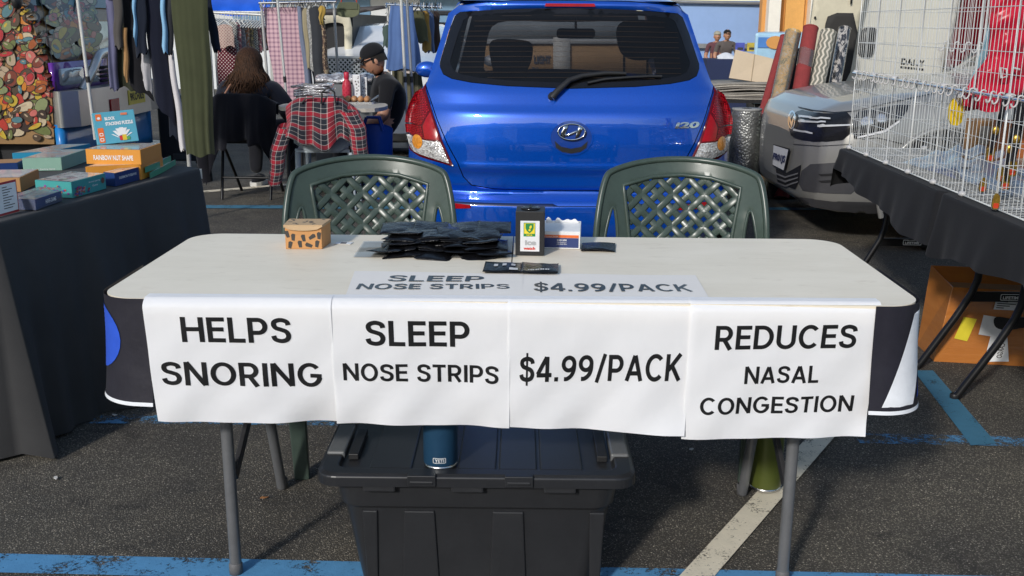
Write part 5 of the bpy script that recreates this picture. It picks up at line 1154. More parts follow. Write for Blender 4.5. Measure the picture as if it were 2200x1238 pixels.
# stacked flat rugs on a trestle, with a sheet of card
zt = at(1600, 213, 9.6).z
tt = thing('trestle_table', 'low black trestle table carrying stacked flat rugs, right of the blue car', 'table', (at(1605, 213, 9.7).x, 9.7, gz(9.7)))
zt -= gz(9.7)
mb = MB(); mb.bx(-.38, .40, -.2, .6, zt-.03, zt); mb.build('tabletop', TRIM, tt)
for x in (-.33, .33):
    for y in (-.15, .5): mb = MB(); mb.tube([(x, y, 0), (x*.8, y, zt-.03)], .012, 6); mb.build('leg', TRIM, tt)
for k in range(5): mb = MB(); mb.tube([(-.3+.13*k, -.17, .15), (-.18+.13*k, -.17, zt-.08)], .008, 5); mb.build('lattice_bar', TRIM, tt)
for k in range(8):
    mb = MB(); e = random.uniform(-.02, .02); a_ = .012*(1+k*.12)
    mb.sheet(lambda u, v: V((-.37+e+.74*u, -.2+.7*v, .0085+(a_*sin(pi*u)*.9 if k > 3 else .0)+.003*sin(u*9+k))), 18, 3)
    cc = [(.34, .31, .27), (.20, .18, .16), (.46, .42, .36), (.26, .24, .21)][k % 4]
    tag(mb.build('flat_rug', mat('rug_%d' % (k % 4), cc, .95, bs=90, bst=.4, ns=14, na=.3), solid=.013, loc=(tt.location.x, 9.7, gz(9.7)+zt+k*.0165)), 'thin grey-beige rug in the flat stack right of the blue car', 'rug', 'flat rugs stacked on the trestle table')
Cq = [at(*q, 9.75) for q in ((1566, 168), (1660, 182), (1668, 128), (1586, 108))]
mb = MB(); o = Cq[0]; vs = [p-o for p in Cq]; vs = [vs[0], vs[1], vs[2]+V((0, .12, 0)), vs[3]+V((0, .12, 0))]; mb.add(vs, [(0, 1, 2, 3)]); cbd = mb.build('cardboard_sheet', mat('pale_cardboard', (.56, .45, .32), .8, ns=6, na=.08), loc=tuple(o), solid=.012)
tag(cbd, 'large pale cardboard sheet propped on the stack of flat rugs', 'cardboard')
m2 = MB(); a, b = V(vs[0]).lerp(V(vs[1]), .5), V(vs[3]).lerp(V(vs[2]), .5); m2.tube([tuple(a+V((0, -.008, 0))), tuple(b+V((0, -.008, 0)))], .004, 5); m2.build('fold_line', mat('cardboard_crease', (.42, .33, .22), .8), cbd)
# counter with goods in front of the far traders
ct = thing('market_counter', 'dark blue covered counter in front of the two far traders', 'counter', tuple(at(1575, 140, 20))); ct.location.z = gz(20); zc = at(1575, 128, 20).z-gz(20)
mb = MB(); mb.bx(-.5, .8, 0, .8, 0, zc); mb.build('cloth', mat('navy_cloth', (.02, .03, .08), .9), ct)
for i in range(2):
    p = at(1590+i*25, 102, 21); mb = MB(); mb.bx(-.09, .09, 0, .02, -.08, .09); q = tag(mb.build('picture_board', mat('poster_%d' % i, [(.08, .10, .45), (.55, .42, .06)][i], .5, ns=8, na=.6), loc=tuple(p)), ['small blue picture board on the far counter', 'small yellow picture board on the far counter'][i], 'picture board')
    m2 = MB(); m2.bx(-.05, .06, -.004, 0, -.05, .0); m2.build('picture_patch', mat('poster_dark', (.04, .04, .04), .6), q)
# ================================================================ cloth helper, clothes rails
FAB = {}
def fab(name, col, rough=.9, na=.15, pat=None):
    if name in MC: return MC[name]
    t = NT(name); c = t.coord('Object'); n1 = t.noise(c, 5, 4); n2 = t.noise(c, 160, 2)
    cc = t.mix(1., tuple(col), t.ramp(n1, [(.3, 1-na), (.7, 1+na*.4)]), 'MULTIPLY')
    if pat: cc = pat(t, c, cc)
    t.bsdf(cc, rough, 0, .2, t.bump(t.math('ADD', n1, t.math('MULTIPLY', n2, .4)), .25, .004), sheen=.15); MC[name] = t.m; return t.m
def pat_dots(c2, sc, thr=.2):
    def f(t, c, base):
        m = t.mapping(c, (sc, sc, sc), (0, radians(45), 0)); X, Y, Z = t.sep(m)
        fx = t.math('SUBTRACT', t.math('FRACT', X), .5); fz = t.math('SUBTRACT', t.math('FRACT', Z), .5)
        d = t.math('ADD', t.math('MULTIPLY', fx, fx), t.math('MULTIPLY', fz, fz))
        return t.mix(t.math('LESS_THAN', d, thr*thr), base, tuple(c2))
    return f
def pat_grid(c2, sc, wd=.35, c3=None):
    def f(t, c, base):
        X, Y, Z = t.sep(t.mapping(c, (sc, sc, sc)))
        a = t.math('LESS_THAN', t.math('FRACT', X), wd); b = t.math('LESS_THAN', t.math('FRACT', Z), wd)
        k = t.math('MULTIPLY', t.math('ADD', a, b), .5)
        return t.mix(k, base, tuple(c2))
    return f
def pat_blot(c2, c3, sc):
    def f(t, c, base):
        n = t.noise(c, sc, 3, .6, .8); return t.mix(t.ramp(n, [(.46, 0.), (.5, 1.)]), t.mix(t.ramp(t.noise(c, sc*1.7, 2), [(.5, 0.), (.54, 1.)]), base, tuple(c3)), tuple(c2))
    return f
def pat_stripe(c2, sc, wd=.4):
    def f(t, c, base): return t.mix(t.math('LESS_THAN', t.math('FRACT', t.math('MULTIPLY', t.sep(c)[0], sc)), wd), base, tuple(c2))
    return f
HANG = mat('hanger_plastic', (.05, .05, .05), .4); HANGW = mat('hanger_white', (.62, .62, .6), .4); POLE = mat('pale_metal_pole', (.58, .58, .56), .35, .3, ns=12)
def garment(name, label, cat, tl, tr, br, bl, Y, m, folds=4, dep=.04, fold=.018, group=None, ztop=None, hang=HANG, hanger=True, flare=1.0, shoulder=0.0, seed=0, wave=None):
    """cloth hanging between four photo pixels at depth Y; a flattened, folded tube"""
    A, B, Cc, Dd = at(*tl, Y), at(*tr, Y), at(*br, Y), at(*bl, Y)
    if ztop is not None:
        for P, Q in ((A, Dd), (B, Cc)): k = (ztop-Q.z)/(P.z-Q.z); P.x, P.z = Q.x+(P.x-Q.x)*k, ztop
    o = V(((A.x+B.x)/2, Y, (A.z+B.z)/2)); t = thing(name, label, cat, tuple(o), 0, group)
    r_ = random.Random(seed+int(tl[0])); p1, p2 = r_.uniform(0, 6), r_.uniform(0, 6)
    def fn(u, v):
        a = 2*pi*u; cx = cos(a); s_ = sin(a); h = (1-cx)/2          # h 0..1 across the width
        w_ = h
        top = A.lerp(B, w_); bot = Dd.lerp(Cc, w_); p = top.lerp(bot, v)
        if shoulder: p.z -= shoulder*abs(2*w_-1)**1.6*(1-v)
        fq = max(1, folds*.62); wob = fold*(.25+.75*v)*(sin(w_*pi*2*fq+p1+.9*sin(w_*4+p2))*(.6+.5*sin(w_*3.1+p2+v))+.22*sin(w_*pi*2*fq*1.9+p2+v*2))
        y = dep*(.5+.5*v*flare)*s_*.5*(1 if True else 0)+wob
        return V((p.x-o.x+.004*sin(v*9+p2), y, p.z-o.z+(.012*sin(w_*9+p1)*v if v > .9 else 0)))
    mb = MB(); mb.sheet(fn, max(40, folds*14), 18, cu=True); mb.build('cloth', m, t)
    if hanger:
        mb = MB(); w2 = (B-A).length/2; cx_ = V((0, 0, 0))
        mb.tube([tuple((A-o)+V((0, 0, -shoulder+.006))), (0, 0, .035), tuple((B-o)+V((0, 0, -shoulder+.006)))], .006, 5)
        mb.tube([(0, 0, .035), (0, 0, .07), (.012, 0, .088), (0, 0, .10), (-.012, 0, .092)], .0025, 5); mb.build('hanger', hang, t)
    return t
def post(label, a, b, Ya, Yb, r=.012, name='tent_pole', cat='pole', m=None, foot=None):
    p, q = at(*a, Ya), at(*b, Yb); t = thing(name, label, cat, tuple(q)); d = p-q
    mb = MB(); mb.tube([(0, 0, 0), tuple(d)], r, 10); mb.build('tube', m or POLE, t)
    mb = MB(); mb.tube([tuple(d*.38), tuple(d*.42)], r*1.25, 10); mb.build('collar', TRIM, t); return t
# ---- near left rail with dark clothes
p = post('slim pale tent pole standing left of the dark hanging clothes', (163, -30), (205, 300), 6.75, 6.75, .0115)
LR_ = 'dark clothes hanging on the near left rail'
grey = fab('slate_cloth', (.035, .037, .045)); navy = fab('navy_garment', (.010, .014, .026)); blk = fab('black_garment', (.009, .009, .012)); olive = fab('olive_garment', (.050, .056, .028)); 
specs = [
 ('lilac grey dress strip, leftmost on the near left rail', (228, -10), (246, -10), (256, 195), (236, 190), 6.95, fab('lilac_grey', (.13, .13, .22)), 1),
 ('taupe grey shirt beside the lilac dress on the near left rail', (243, -10), (264, -10), (264, 105), (246, 100), 6.9, fab('taupe', (.075, .068, .064)), 1),
 ('dark olive dress with a slanted hem on the near left rail', (246, 20), (282, 20), (300, 195), (254, 186), 7.0, fab('deep_olive', (.028, .031, .018)), 2),
 ('tan scarf showing between the dark dresses', (262, 60), (274, 60), (278, 180), (268, 160), 6.92, fab('tan_scarf', (.34, .19, .08)), 1),
 ('black dress with a low pointed hem on the near left rail', (258, -10), (300, -10), (332, 214), (280, 186), 6.97, blk, 2),
 ('navy blouse with short sleeve on the near left rail', (286, -10), (314, -10), (317, 112), (292, 122), 6.86, navy, 1),
 ('pale blue sliver of shirt between the two navy blouses', (284, -10), (292, -10), (296, 100), (289, 70), 6.84, fab('sky_strip', (.22, .42, .62)), 1),
 ('pale grey underskirt below the navy blouse', (302, 110), (322, 105), (328, 205), (306, 175), 6.93, fab('pale_grey_lining', (.42, .41, .43)), 2),
 ('long midnight blue dress, the longest dark one on the near left rail', (306, -10), (346, -10), (378, 270), (330, 210), 6.9, fab('midnight', (.008, .010, .022)), 2),
 ('light blue blouse sleeve showing on the near left rail', (344, -10), (354, -10), (362, 117), (350, 105), 6.8, fab('sky_strip', (.22, .42, .62)), 1),
 ('charcoal blouse beside the olive dress on the near left rail', (348, -10), (372, -10), (372, 116), (354, 114), 6.83, grey, 1),
 ('white satin slip hanging straight beside the olive dress', (360, 110), (372, 108), (403, 322), (388, 322), 6.9, fab('white_satin', (.60, .58, .60), .45), 1),
 ('long dark trouser leg hanging left of the white slip', (346, 100), (366, 100), (392, 300), (366, 290), 6.95, navy, 1),
 ('wide olive green dress filling the right end of the near left rail', (366, -10), (446, -10), (462, 334), (402, 334), 6.75, olive, 5),
 ('navy jacket sleeve at the far right end of the near left rail', (428, -10), (452, -10), (476, 108), (460, 112), 6.9, navy, 1)]
for i, (lab, a, b, c_, d, Y, m, fo) in enumerate(specs):
    garment('hanging_garment', lab, 'garment', a, b, c_, d, Y, m, fo, .05, .012 if fo > 1 else .006, LR_, seed=i, hanger=False)
a, b = at(215, -14, 6.88), at(500, -14, 6.88)
rl = thing('clothes_rail', 'grey steel clothes rail on castors carrying the dark clothes', 'clothes rail', (b.x-.05, 6.88, 0)); zr = a.z
mb = MB(); mb.tube([(a.x-b.x+.05, 0, zr), (.04, 0, zr)], .012, 10); mb.build('bar', POLE, rl)
fx = at(402, 342, 7.6)
mb = MB(); ux_ = at(388, 100, 7.0).x-(b.x-.05); mb.tube([(ux_, .12, 0), (ux_, .12, zr), (ux_, 0, zr)], .014, 10); mb.build('upright', POLE, rl)
fb = thing('wheeled_case', 'dark wheeled case standing on the asphalt below the olive dress', 'case', tuple(gp(395, 352)) )
mb = MB(); mb.prism(rrect(-.19, .19, -.1, .1, .03), .04, .66); mb.build('shell', mat('dark_blue_shell', (.016, .02, .03), .5, bs=40), fb, bevel=.02)
mb = MB(); mb.prism(rrect(-.06, .12, -.135, -.1, .015), .06, .11); mb.build('front_pocket', mat('dark_grey_fabric', (.05, .055, .065), .8), fb, bevel=.008)
for x in (-.14, .14): mb = MB(); mb.lathe([(0, -.015), (.03, -.015), (.03, .015), (0, .015)], 14, M=place((x, 0, .03)) @ Matrix.Rotation(pi/2, 4, 'Y')); mb.build('castor', TRIM, fb)
# ---- blue canopy and the rail of patterned clothes under it
cn = thing('canopy', 'bright royal blue canopy top behind the patterned shirts', 'canopy', (at(510, 10, 12.5).x, 12.5, gz(12.5)))
z1, z0_, xL, xR = at(510, -40, 12.5).z-gz(12.5), at(510, 26, 12.5).z-gz(12.5), at(440, 20, 12.5).x-cn.location.x, at(578, 20, 12.5).x-cn.location.x
mb = MB(); mb.sheet(lambda u, v: V((xL+(xR-xL)*u, -.02*sin(u*20)*(1-v)+1.0*v*v, z0_+(z1-z0_)*v-.05*sin(pi*u)*(1-v))), 24, 8); mb.build('cloth', fab('royal_blue_tarp', (.01, .10, .60), .45), cn)
for x in (xL+.02, xR-.02): mb = MB(); mb.tube([(x, .05, 0), (x, .05, z0_+.05)], .015, 8); mb.build('leg', POLE, cn)
mb = MB(); mb.tube([(xL, 0, z0_), (xR, 0, z0_-.0)], .012, 8); mb.build('valance_bar', POLE, cn)
PG = 'patterned clothes hanging under the blue canopy'
mar = fab('maroon_dots', (.10, .010, .022), pat=pat_dots((.55, .45, .42), 42, .26)); blush = fab('blush_dots', (.48, .36, .31), pat=pat_dots((.16, .06, .06), 50, .24))
garment('hanging_garment', 'maroon dress with white dots and a paler dotted top, below the blue canopy', 'garment', (466, 95), (506, 95), (520, 218), (470, 222), 9.9, mar, 2, .05, .01, PG, hanger=False)
garment('hanging_garment', 'blush dotted blouse at the left end below the blue canopy', 'garment', (464, 52), (500, 52), (506, 100), (470, 102), 9.8, blush, 2, .06, .008, PG, hang=HANGW, shoulder=.03)
pats = [fab('bw_check', (.45, .44, .41), pat=pat_dots((.03, .03, .03), 60, .36)), fab('pink_floral', (.45, .36, .33), pat=pat_blot((.28, .10, .12), (.55, .48, .40), 40)), fab('grey_floral', (.34, .35, .35), pat=pat_blot((.16, .17, .20), (.40, .30, .30), 45)), fab('rust_floral', (.42, .37, .30), pat=pat_blot((.30, .13, .07), (.16, .18, .2), 36)), fab('mustard_print', (.36, .28, .10), pat=pat_blot((.14, .12, .1), (.5, .42, .28), 36))]
for i in range(9):
    x = 498+i*8.6; garment('hanging_garment', ['black and white checked blouse sleeve below the blue canopy', 'pink floral blouse seen edge on below the blue canopy', 'grey floral blouse seen edge on below the blue canopy', 'rust floral blouse seen edge on below the blue canopy', 'mustard print blouse seen edge on below the blue canopy'][i % 5], 'garment', (x-7, 44+i*.6), (x+10, 50+i*.6), (x+16, 128-3*i), (x+2, 132-3*i), 10.0+.05*i, pats[i % 5], 1, .05, .008, PG, hang=HANGW, shoulder=.02, seed=i)
a, b = at(458, 27, 10.2), at(580, 33, 10.2)
rl = thing('clothes_rail', 'white clothes rail crowded with white hangers below the blue canopy', 'clothes rail', tuple(V((a.x, 10.2, gz(10.2)))))
mb = MB(); mb.tube([(0, 0, a.z-gz(10.2)), (b.x-a.x, 0, b.z-gz(10.2))], .013, 8); mb.build('bar', POLE, rl)
for x in (0, b.x-a.x): mb = MB(); mb.tube([(x, 0, 0), (x, 0, b.z-gz(10.2))], .013, 8); mb.build('upright', POLE, rl)
for i in range(22):
    u = i/21; h_ = thing('coat_hanger', 'white plastic coat hanger packed on the rail below the blue canopy', 'hanger', (a.x+(b.x-a.x)*u, 10.2, a.z+(b.z-a.z)*u), radians(75), 'white hangers packed on the rail')
    mb = MB(); mb.tube([(-.17, 0, -.12), (-.03, 0, -.06), (.03, 0, -.06), (.17, 0, -.12)], .006, 5); mb.tube([(0, 0, -.06), (0, 0, .005), (.012, 0, .018), (.02, 0, .0)], .003, 5); mb.build('frame', HANGW, h_)
# ---- pink checked cloths and coats
MG = 'long clothes on the middle rail'
pink = fab('pink_check', (.60, .40, .44), .85, .1, pat_grid((.27, .16, .22), 26, .42)); 
garment('hanging_cloth', 'long pink and grey checked cloth clipped to the middle rail', 'cloth', (564, 16), (640, 14), (664, 222), (596, 226), 9.2, pink, 3, .02, .014, MG, hanger=False)
MGs = [('grey blue trousers beside the pink checked cloth', (637, 14), (646, 14), (672, 195), (658, 200), fab('greyblue', (.17, .20, .28)), 9.1), ('maroon dress between the pink cloth and the coats', (642, 16), (652, 16), (674, 210), (662, 215), fab('plain_maroon', (.13, .025, .03)), 9.15),
 ('sand coloured coat on the middle rail', (648, 18), (662, 16), (672, 146), (660, 150), fab('sand_coat', (.30, .26, .17)), 9.1), ('pale grey coat on the middle rail', (658, 20), (670, 16), (682, 150), (668, 152), fab('pale_grey_coat', (.33, .34, .34), pat=pat_blot((.2, .2, .2), (.4, .4, .38), 50)), 9.05),
 ('charcoal coat with broad shoulders on the middle rail', (664, 14), (694, 12), (702, 178), (676, 180), fab('charcoal_coat', (.035, .038, .045)), 9.0), ('mustard top on a wooden hanger on the middle rail', (684, 12), (700, 12), (694, 52), (686, 50), fab('mustard_top', (.42, .27, .06)), 8.95),
 ('brown snakeskin print dress at the right end of the middle rail', (690, 45), (698, 45), (708, 165), (696, 172), fab('snake_print', (.28, .18, .11), pat=pat_blot((.08, .05, .04), (.42, .34, .22), 45)), 8.98), ('deep navy trousers below the coats on the middle rail', (668, 140), (698, 140), (702, 200), (680, 205), navy, 9.15)]
for i, (lab, a, b, c_, d, m, Y) in enumerate(MGs): garment('hanging_garment', lab, 'garment', a, b, c_, d, Y, m, 2 if b[0]-a[0] > 20 else 1, .06, .01, MG, shoulder=.03 if b[0]-a[0] > 12 else 0, seed=i*3)
a, b = at(556, 7, 9.15), at(722, 4, 9.15)
rl = thing('clothes_rail', 'chrome clothes rail with bright clips above the pink checked cloth', 'clothes rail', (a.x, 9.15, 0)); zr = a.z
mb = MB(); mb.tube([(0, 0, zr), (b.x-a.x, 0, b.z)], .012, 8); mb.build('bar', CHROME, rl)
mb = MB(); mb.tube([(.02, .2, 0), (.02, 0, zr)], .012, 8); mb.build('upright', POLE, rl)
mb = MB(); mb.tube([(b.x-a.x-.02, .2, 0), (b.x-a.x-.02, 0, zr)], .012, 8); mb.build('upright', POLE, rl)
for i in range(26):
    x = (b.x-a.x)*(i+.5)/26; mb = MB(); s_ = random.uniform(-.02, .02)
    mb.tube([(x, -.03+s_, zr-.035), (x+s_, 0, zr+.0), (x, .01, zr+.02), (x, .02, zr-.01)], .004, 5); mb.build('clip', [CHROME, HANGW, HANG][i % 3], rl)
post('thin white pole in front of the pink checked cloth', (593, -30), (624, 300), 8.9, 8.9, .011)
hb = thing('handbag', 'olive green handbag hanging in front of the open tailgate', 'handbag', tuple(at(750, 20, 9.3)))
mb = MB(); mb.prism(smooth_poly([(-.10, -.07), (.08, -.07), (.10, .02), (.08, .06), (-.08, .06), (-.11, 0)], 2), -.03, .03, M=XZ); mb.build('bag_body', fab('khaki_bag', (.13, .14, .08), .6), hb, bevel=.012)
mb = MB(); mb.prism([(-.09, .0), (.08, .0), (.08, .058), (-.08, .058)], -.038, -.03, M=XZ); mb.build('flap', fab('khaki_bag_dark', (.09, .10, .06), .6), hb, bevel=.004)
mb = MB(); mb.tube([(-.07, 0, .05), (-.03, 0, .2), (.02, 0, .3), (.05, 0, .2), (.07, 0, .05)], .006, 6); mb.build('strap', fab('red_strap', (.5, .06, .04), .6), hb)
# ---- rail with the blue skirt
BG = 'clothes on the rail left of the blue car'
bsk = fab('denim_skirt', (.085, .15, .33))
garment('hanging_garment', 'long blue gathered skirt with a pale hem on the rail left of the blue car', 'garment', (838, 12), (886, 14), (908, 152), (830, 148), 9.0, bsk, 5, .06, .018, BG, hanger=False)
garment('hanging_garment', 'pale lining showing below the blue skirt', 'garment', (842, 140), (884, 142), (907, 156), (832, 153), 9.03, fab('pale_lining', (.55, .48, .44)), 4, .05, .012, BG, hanger=False)
for i, (lab, a, b, c_, d, m, Y) in enumerate([('olive t-shirt on the rail left of the blue car', (886, 22), (912, 24), (922, 90), (894, 92), fab('olive_tee', (.085, .085, .045)), 9.2), ('mustard blouse on the rail left of the blue car', (902, 22), (922, 24), (928, 110), (908, 112), fab('mustard_blouse', (.34, .20, .05)), 9.3), ('denim blue shirt on the rail left of the blue car', (912, 24), (932, 24), (934, 112), (918, 112), fab('denim_shirt', (.10, .15, .28)), 9.4), ('dark brown shirt at the right end of the rail left of the blue car', (926, 24), (944, 24), (946, 110), (930, 112), fab('dark_brown_shirt', (.05, .035, .03)), 9.5), ('teal sleeve beside the blue skirt', (822, 55), (840, 52), (836, 100), (824, 100), fab('teal_sleeve', (.06, .09, .08)), 9.1)]):
    garment('hanging_garment', lab, 'garment', a, b, c_, d, Y, m, 1, .07, .01, BG, shoulder=.03, seed=i*7)
garment('hanging_garment', 'dark olive striped trousers hanging below the blue skirt', 'garment', (842, 150), (906, 150), (912, 232), (850, 238), 9.25, fab('olive_stripe', (.05, .05, .03), pat=pat_stripe((.12, .11, .07), 14)), 5, .05, .014, BG, hanger=False)
post('pale double pole in front of the blue skirt', (860, -30), (877, 300), 8.8, 8.8, .013)
post('grey pole beside the pale double pole at the blue skirt', (872, -30), (892, 300), 8.85, 8.85, .013, m=mat('grey_pole', (.32, .33, .35), .4, .6))
a, b = at(828, 10, 9.15), at(950, 16, 9.15)
rl = thing('clothes_rail', 'chrome clothes rail above the blue skirt', 'clothes rail', (a.x, 9.15, 0))
mb = MB(); mb.tube([(0, 0, a.z), (b.x-a.x, 0, b.z)], .012, 8); mb.build('bar', CHROME, rl)
mb = MB(); mb.tube([(.02, 0, 0), (.02, 0, a.z)], .012, 8); mb.build('upright', POLE, rl)
for i in range(20): x = (b.x-a.x)*(i+.5)/20; mb = MB(); s_ = random.uniform(-.03, .03); mb.tube([(x, -.03+s_, a.z-.03), (x, 0, a.z+.015), (x+.01, .02, a.z-.02)], .005, 5); mb.build('clip', [CHROME, HANGW, HANG][i % 3], rl)
# ---- lattice screen
lt = thing('lattice_screen', 'white diamond lattice screen behind the seated man', 'screen', tuple(at(705, 168, 9.9)))
a, b = at(700, 168, 9.9), at(800, 126, 9.9); W_, H_ = b.x-a.x, b.z-a.z
mb = MB(); reg = [(0, 0), (W_, 0), (W_, H_), (0, H_)]; s_ = .042; wd = .0085
for d in (1, -1):
    for k in range(-20, 40):
        c0 = k*s_*1.0; pts = [(c0+d*q*.01, q*.01) for q in range(int(H_/.01)+1)]; pts = [p for p in pts if 0 <= p[0] <= W_]
        if len(pts) > 1:
            p, q = pts[0], pts[-1]; mb.add([(p[0]-wd, .004*d, p[1]), (p[0]+wd, .004*d, p[1]), (q[0]+wd, .004*d, q[1]), (q[0]-wd, .004*d, q[1])], [(0, 1, 2, 3)])
mb.build('lattice', mat('white_lattice', (.66, .68, .66), .5), lt, solid=.003)
mb = MB(); mb.bx(-.01, W_+.01, -.01, .015, H_, H_+.02); mb.bx(-.01, W_+.01, -.01, .015, -.02, 0); mb.build('frame', mat('white_lattice', (.66, .68, .66), .5), lt)
mb = MB(); mb.bx(0, W_, .05, .06, -.1, H_); mb.build('backing_cloth', fab('dark_green_cloth', (.02, .035, .03)), lt)
# ================================================================ people
SKIN = mat('skin_tan', (.42, .21, .13), .5, ns=20, na=.12); HAIRB = None
ht = NT('brown_hair'); c = ht.coord('Object'); nz = ht.noise(ht.mapping(c, (60, 60, 4)), 3, 4); zz_ = ht.sep(c)[2]
ht.bsdf(ht.mix(ht.ramp(nz, [(.35, 0.), (.65, 1.)]), (.011, .006, .004), (.075, .034, .016)), .5, 0, .18, ht.bump(nz, .8, .01)); HAIRB = ht.m
def figure(name, label, loc, rz, joints, bones, zones, mats, root, sub=2):
    """one continuous skinned body: joints {name:(x,y,z,r)}, zones(p) -> material index"""
    t = thing(name, label, 'person', loc, rz)
    me = bpy.data.meshes.new('body'); ks = list(joints); ix = {k: i for i, k in enumerate(ks)}
    me.from_pydata([joints[k][:3] for k in ks], [(ix[a], ix[b]) for a, b in bones], []); o = bpy.data.objects.new('body', me); COL.objects.link(o)
    sk = o.modifiers.new('skin', 'SKIN'); sk.use_smooth_shade = True; sk.branch_smoothing = .3
    L = me.skin_vertices[0].data
    for k in ks:
        r = joints[k][3]; L[ix[k]].radius = r if isinstance(r, tuple) else (r, r); L[ix[k]].use_root = (k == root)
    s_ = o.modifiers.new('sub', 'SUBSURF'); s_.levels = sub; s_.render_levels = sub
    bpy.context.view_layer.update(); dg = bpy.context.evaluated_depsgraph_get(); m2 = bpy.data.meshes.new_from_object(o.evaluated_get(dg)); bpy.data.objects.remove(o)
    m2.name = 'body'; m2.materials.clear()
    for m in mats: m2.materials.append(m)
    for p in m2.polygons: p.use_smooth = True; p.material_index = zones(p.center)
    b = bpy.data.objects.new('body', m2); COL.objects.link(b); b.parent = t; return t
def head_mesh(mb, c, s=1.0, M=None):
    """face toward -y: skull, brow, nose, lips, chin, ears"""
    c = V(c)
    def fn(u, v):
        th = 2*pi*u; ph = pi*min(.999, max(.001, v)); x, y, z = sin(ph)*sin(th), -sin(ph)*cos(th), -cos(ph)
        p = V((x*.076, y*.096, z*.118)); f = max(0, -y)
        if z < 0: p.x *= 1-.30*(-z)**1.4; p.y *= 1-.12*(-z)
        p.y -= f**6*max(0, 1-abs(z+.12)*4.5)*max(0, 1-abs(x)*5)*.030      # nose
        p.y -= f**4*max(0, 1-abs(z+.52)*6)*max(0, 1-abs(x)*2.6)*.010      # lips
        p.y -= f**4*max(0, 1-abs(z+.86)*4)*.012                           # chin
        p.y += f**5*max(0, 1-abs(z-.05)*7)*max(0, 1-abs(abs(x)-.36)*4)*.010  # eye sockets
        return c+p*s
    mb.sheet(fn, 36, 26, cu=True, uv=False, M=M)
    for sx in (-1, 1): mb.ell(c+V((sx*.074*s, .014*s, -.016*s)), (.010*s, .017*s, .027*s), 10, 8, M=M)
def hand(mb, o, d, up, s=1.0, curl=.4, mat=0):
    """palm and five separate bent fingers; o wrist, d pointing, up = back of the hand"""
    o, d, up = V(o), V(d).normalized(), V(up); up = (up-d*up.dot(d)).normalized(); sd = d.cross(up)
    def pt(a, b, c_): return o+(d*a+sd*b+up*c_)*s
    mb.ell(pt(.045, 0, 0), (.04*s, .04*s, .02*s), 10, 8, mat)
    for b, L in ((-.030, .062), (-.010, .074), (.010, .070), (.029, .055)):
        pts = [pt(.07, b, 0)]; a = curl*.5; q = V((.075, 0))
        for k in range(3): q = q+V((cos(a), -sin(a)))*L*(.44, .32, .24)[k]; pts.append(pt(q.x, b*1.05, q.y)); a += curl
        mb.tube([tuple(p) for p in pts], [.009*s, .0085*s, .0075*s, .006*s], 7, mat=mat)
    mb.tube([tuple(pt(.02, -.035, 0)), tuple(pt(.05, -.055, -.01)), tuple(pt(.075, -.058, -.02))], [.011*s, .0095*s, .007*s], 7, mat=mat)
# -- woman seated with her back to us
DJ = fab('dark_jacket', (.012, .014, .024)); DT = fab('dark_trousers', (.012, .013, .018)); SHOE = mat('white_trainer', (.62, .62, .60), .6)
W0 = at(540, 300, 8.15)
J = dict(pel=(0, 0, .50, .15), waist=(0, -.02, .60, (.17, .13)), chest=(0, .0, .74, (.19, .13)), sh=(0, .03, .84, (.15, .10)), neck=(0, .05, .90, .055), head=(0, .06, .94, .05),
 ls=(-.17, .04, .83, .085), le=(-.27, .06, .60, .07), lw=(-.20, .28, .60, .045), rs=(.17, .04, .83, .085), re=(.30, .08, .60, .072), rw=(.22, .32, .62, .05),
 lh=(-.10, .08, .48, .10), lk=(-.12, .46, .50, .075), la=(-.12, .40, .10, .05), rh=(.10, .08, .48, .10), rk=(.14, .47, .50, .075), ra=(.20, .42, .10, .05))
Bn = [('pel', 'waist'), ('waist', 'chest'), ('chest', 'sh'), ('sh', 'neck'), ('neck', 'head'), ('sh', 'ls'), ('ls', 'le'), ('le', 'lw'), ('sh', 'rs'), ('rs', 're'), ('re', 'rw'), ('pel', 'lh'), ('lh', 'lk'), ('lk', 'la'), ('pel', 'rh'), ('rh', 'rk'), ('rk', 'ra')]
wo = figure('person', 'person with long brown hair and dark jacket, seated with their back to the camera', (W0.x, 8.15, 0), -.12, J, Bn, lambda p: 1 if (p.z < .58 and p.y > .12 and abs(p.x) < .24) or p.z < .46 else (2 if p.z > .895 and abs(p.x) < .08 else 0), [DJ, DT, SKIN], 'pel')
wo.scale = (1.08, 1.0, 1.0)
mb = MB(); head_mesh(mb, (0, .05, 1.02), .98, Matrix.Rotation(pi, 4, 'Z') @ Matrix.Identity(4) if False else Matrix.Translation((0, .10, 0)) @ Matrix.Scale(-1, 4, (0, 1, 0))); mb.build('head', SKIN, wo)
mb = MB()                                   # hair: a mass of separate locks over a cap
mb.ell((0, .045, 1.035), (.098, .112, .115), 24, 14)
rh = random.Random(3)
for i in range(420):
    a = rh.uniform(-2.15, 2.15)-pi/2; L = rh.uniform(.20, .36); x0, y0 = cos(a)*.082, sin(a)*.095+.045; spx = 1+rh.uniform(.15, .75)
    pts = [(x0*.55, (y0-.045)*.55+.045, 1.125), (x0, y0, 1.06+rh.uniform(-.02, .02)), (x0*1.2, (y0-.03)*1.12+.01, .97), (x0*spx*1.15+rh.uniform(-.015, .015), y0*1.1-.03, 1.04-L*.62), (x0*spx*1.25+rh.uniform(-.03, .03), y0*1.05-.055, 1.08-L)]
    mb.tube(smooth_poly(pts, 1, False), [.006, .007, .008, .007, .006, .004, .002], 4)
mb.build('hair', HAIRB, wo)
mb = MB(); mb.tube([(-.10, -.02, .90), (-.13, -.125, .80), (-.19, -.135, .64), (-.23, -.06, .52)], .007, 6); mb.build('bag_strap', fab('tan_strap', (.30, .15, .10), .6), wo)
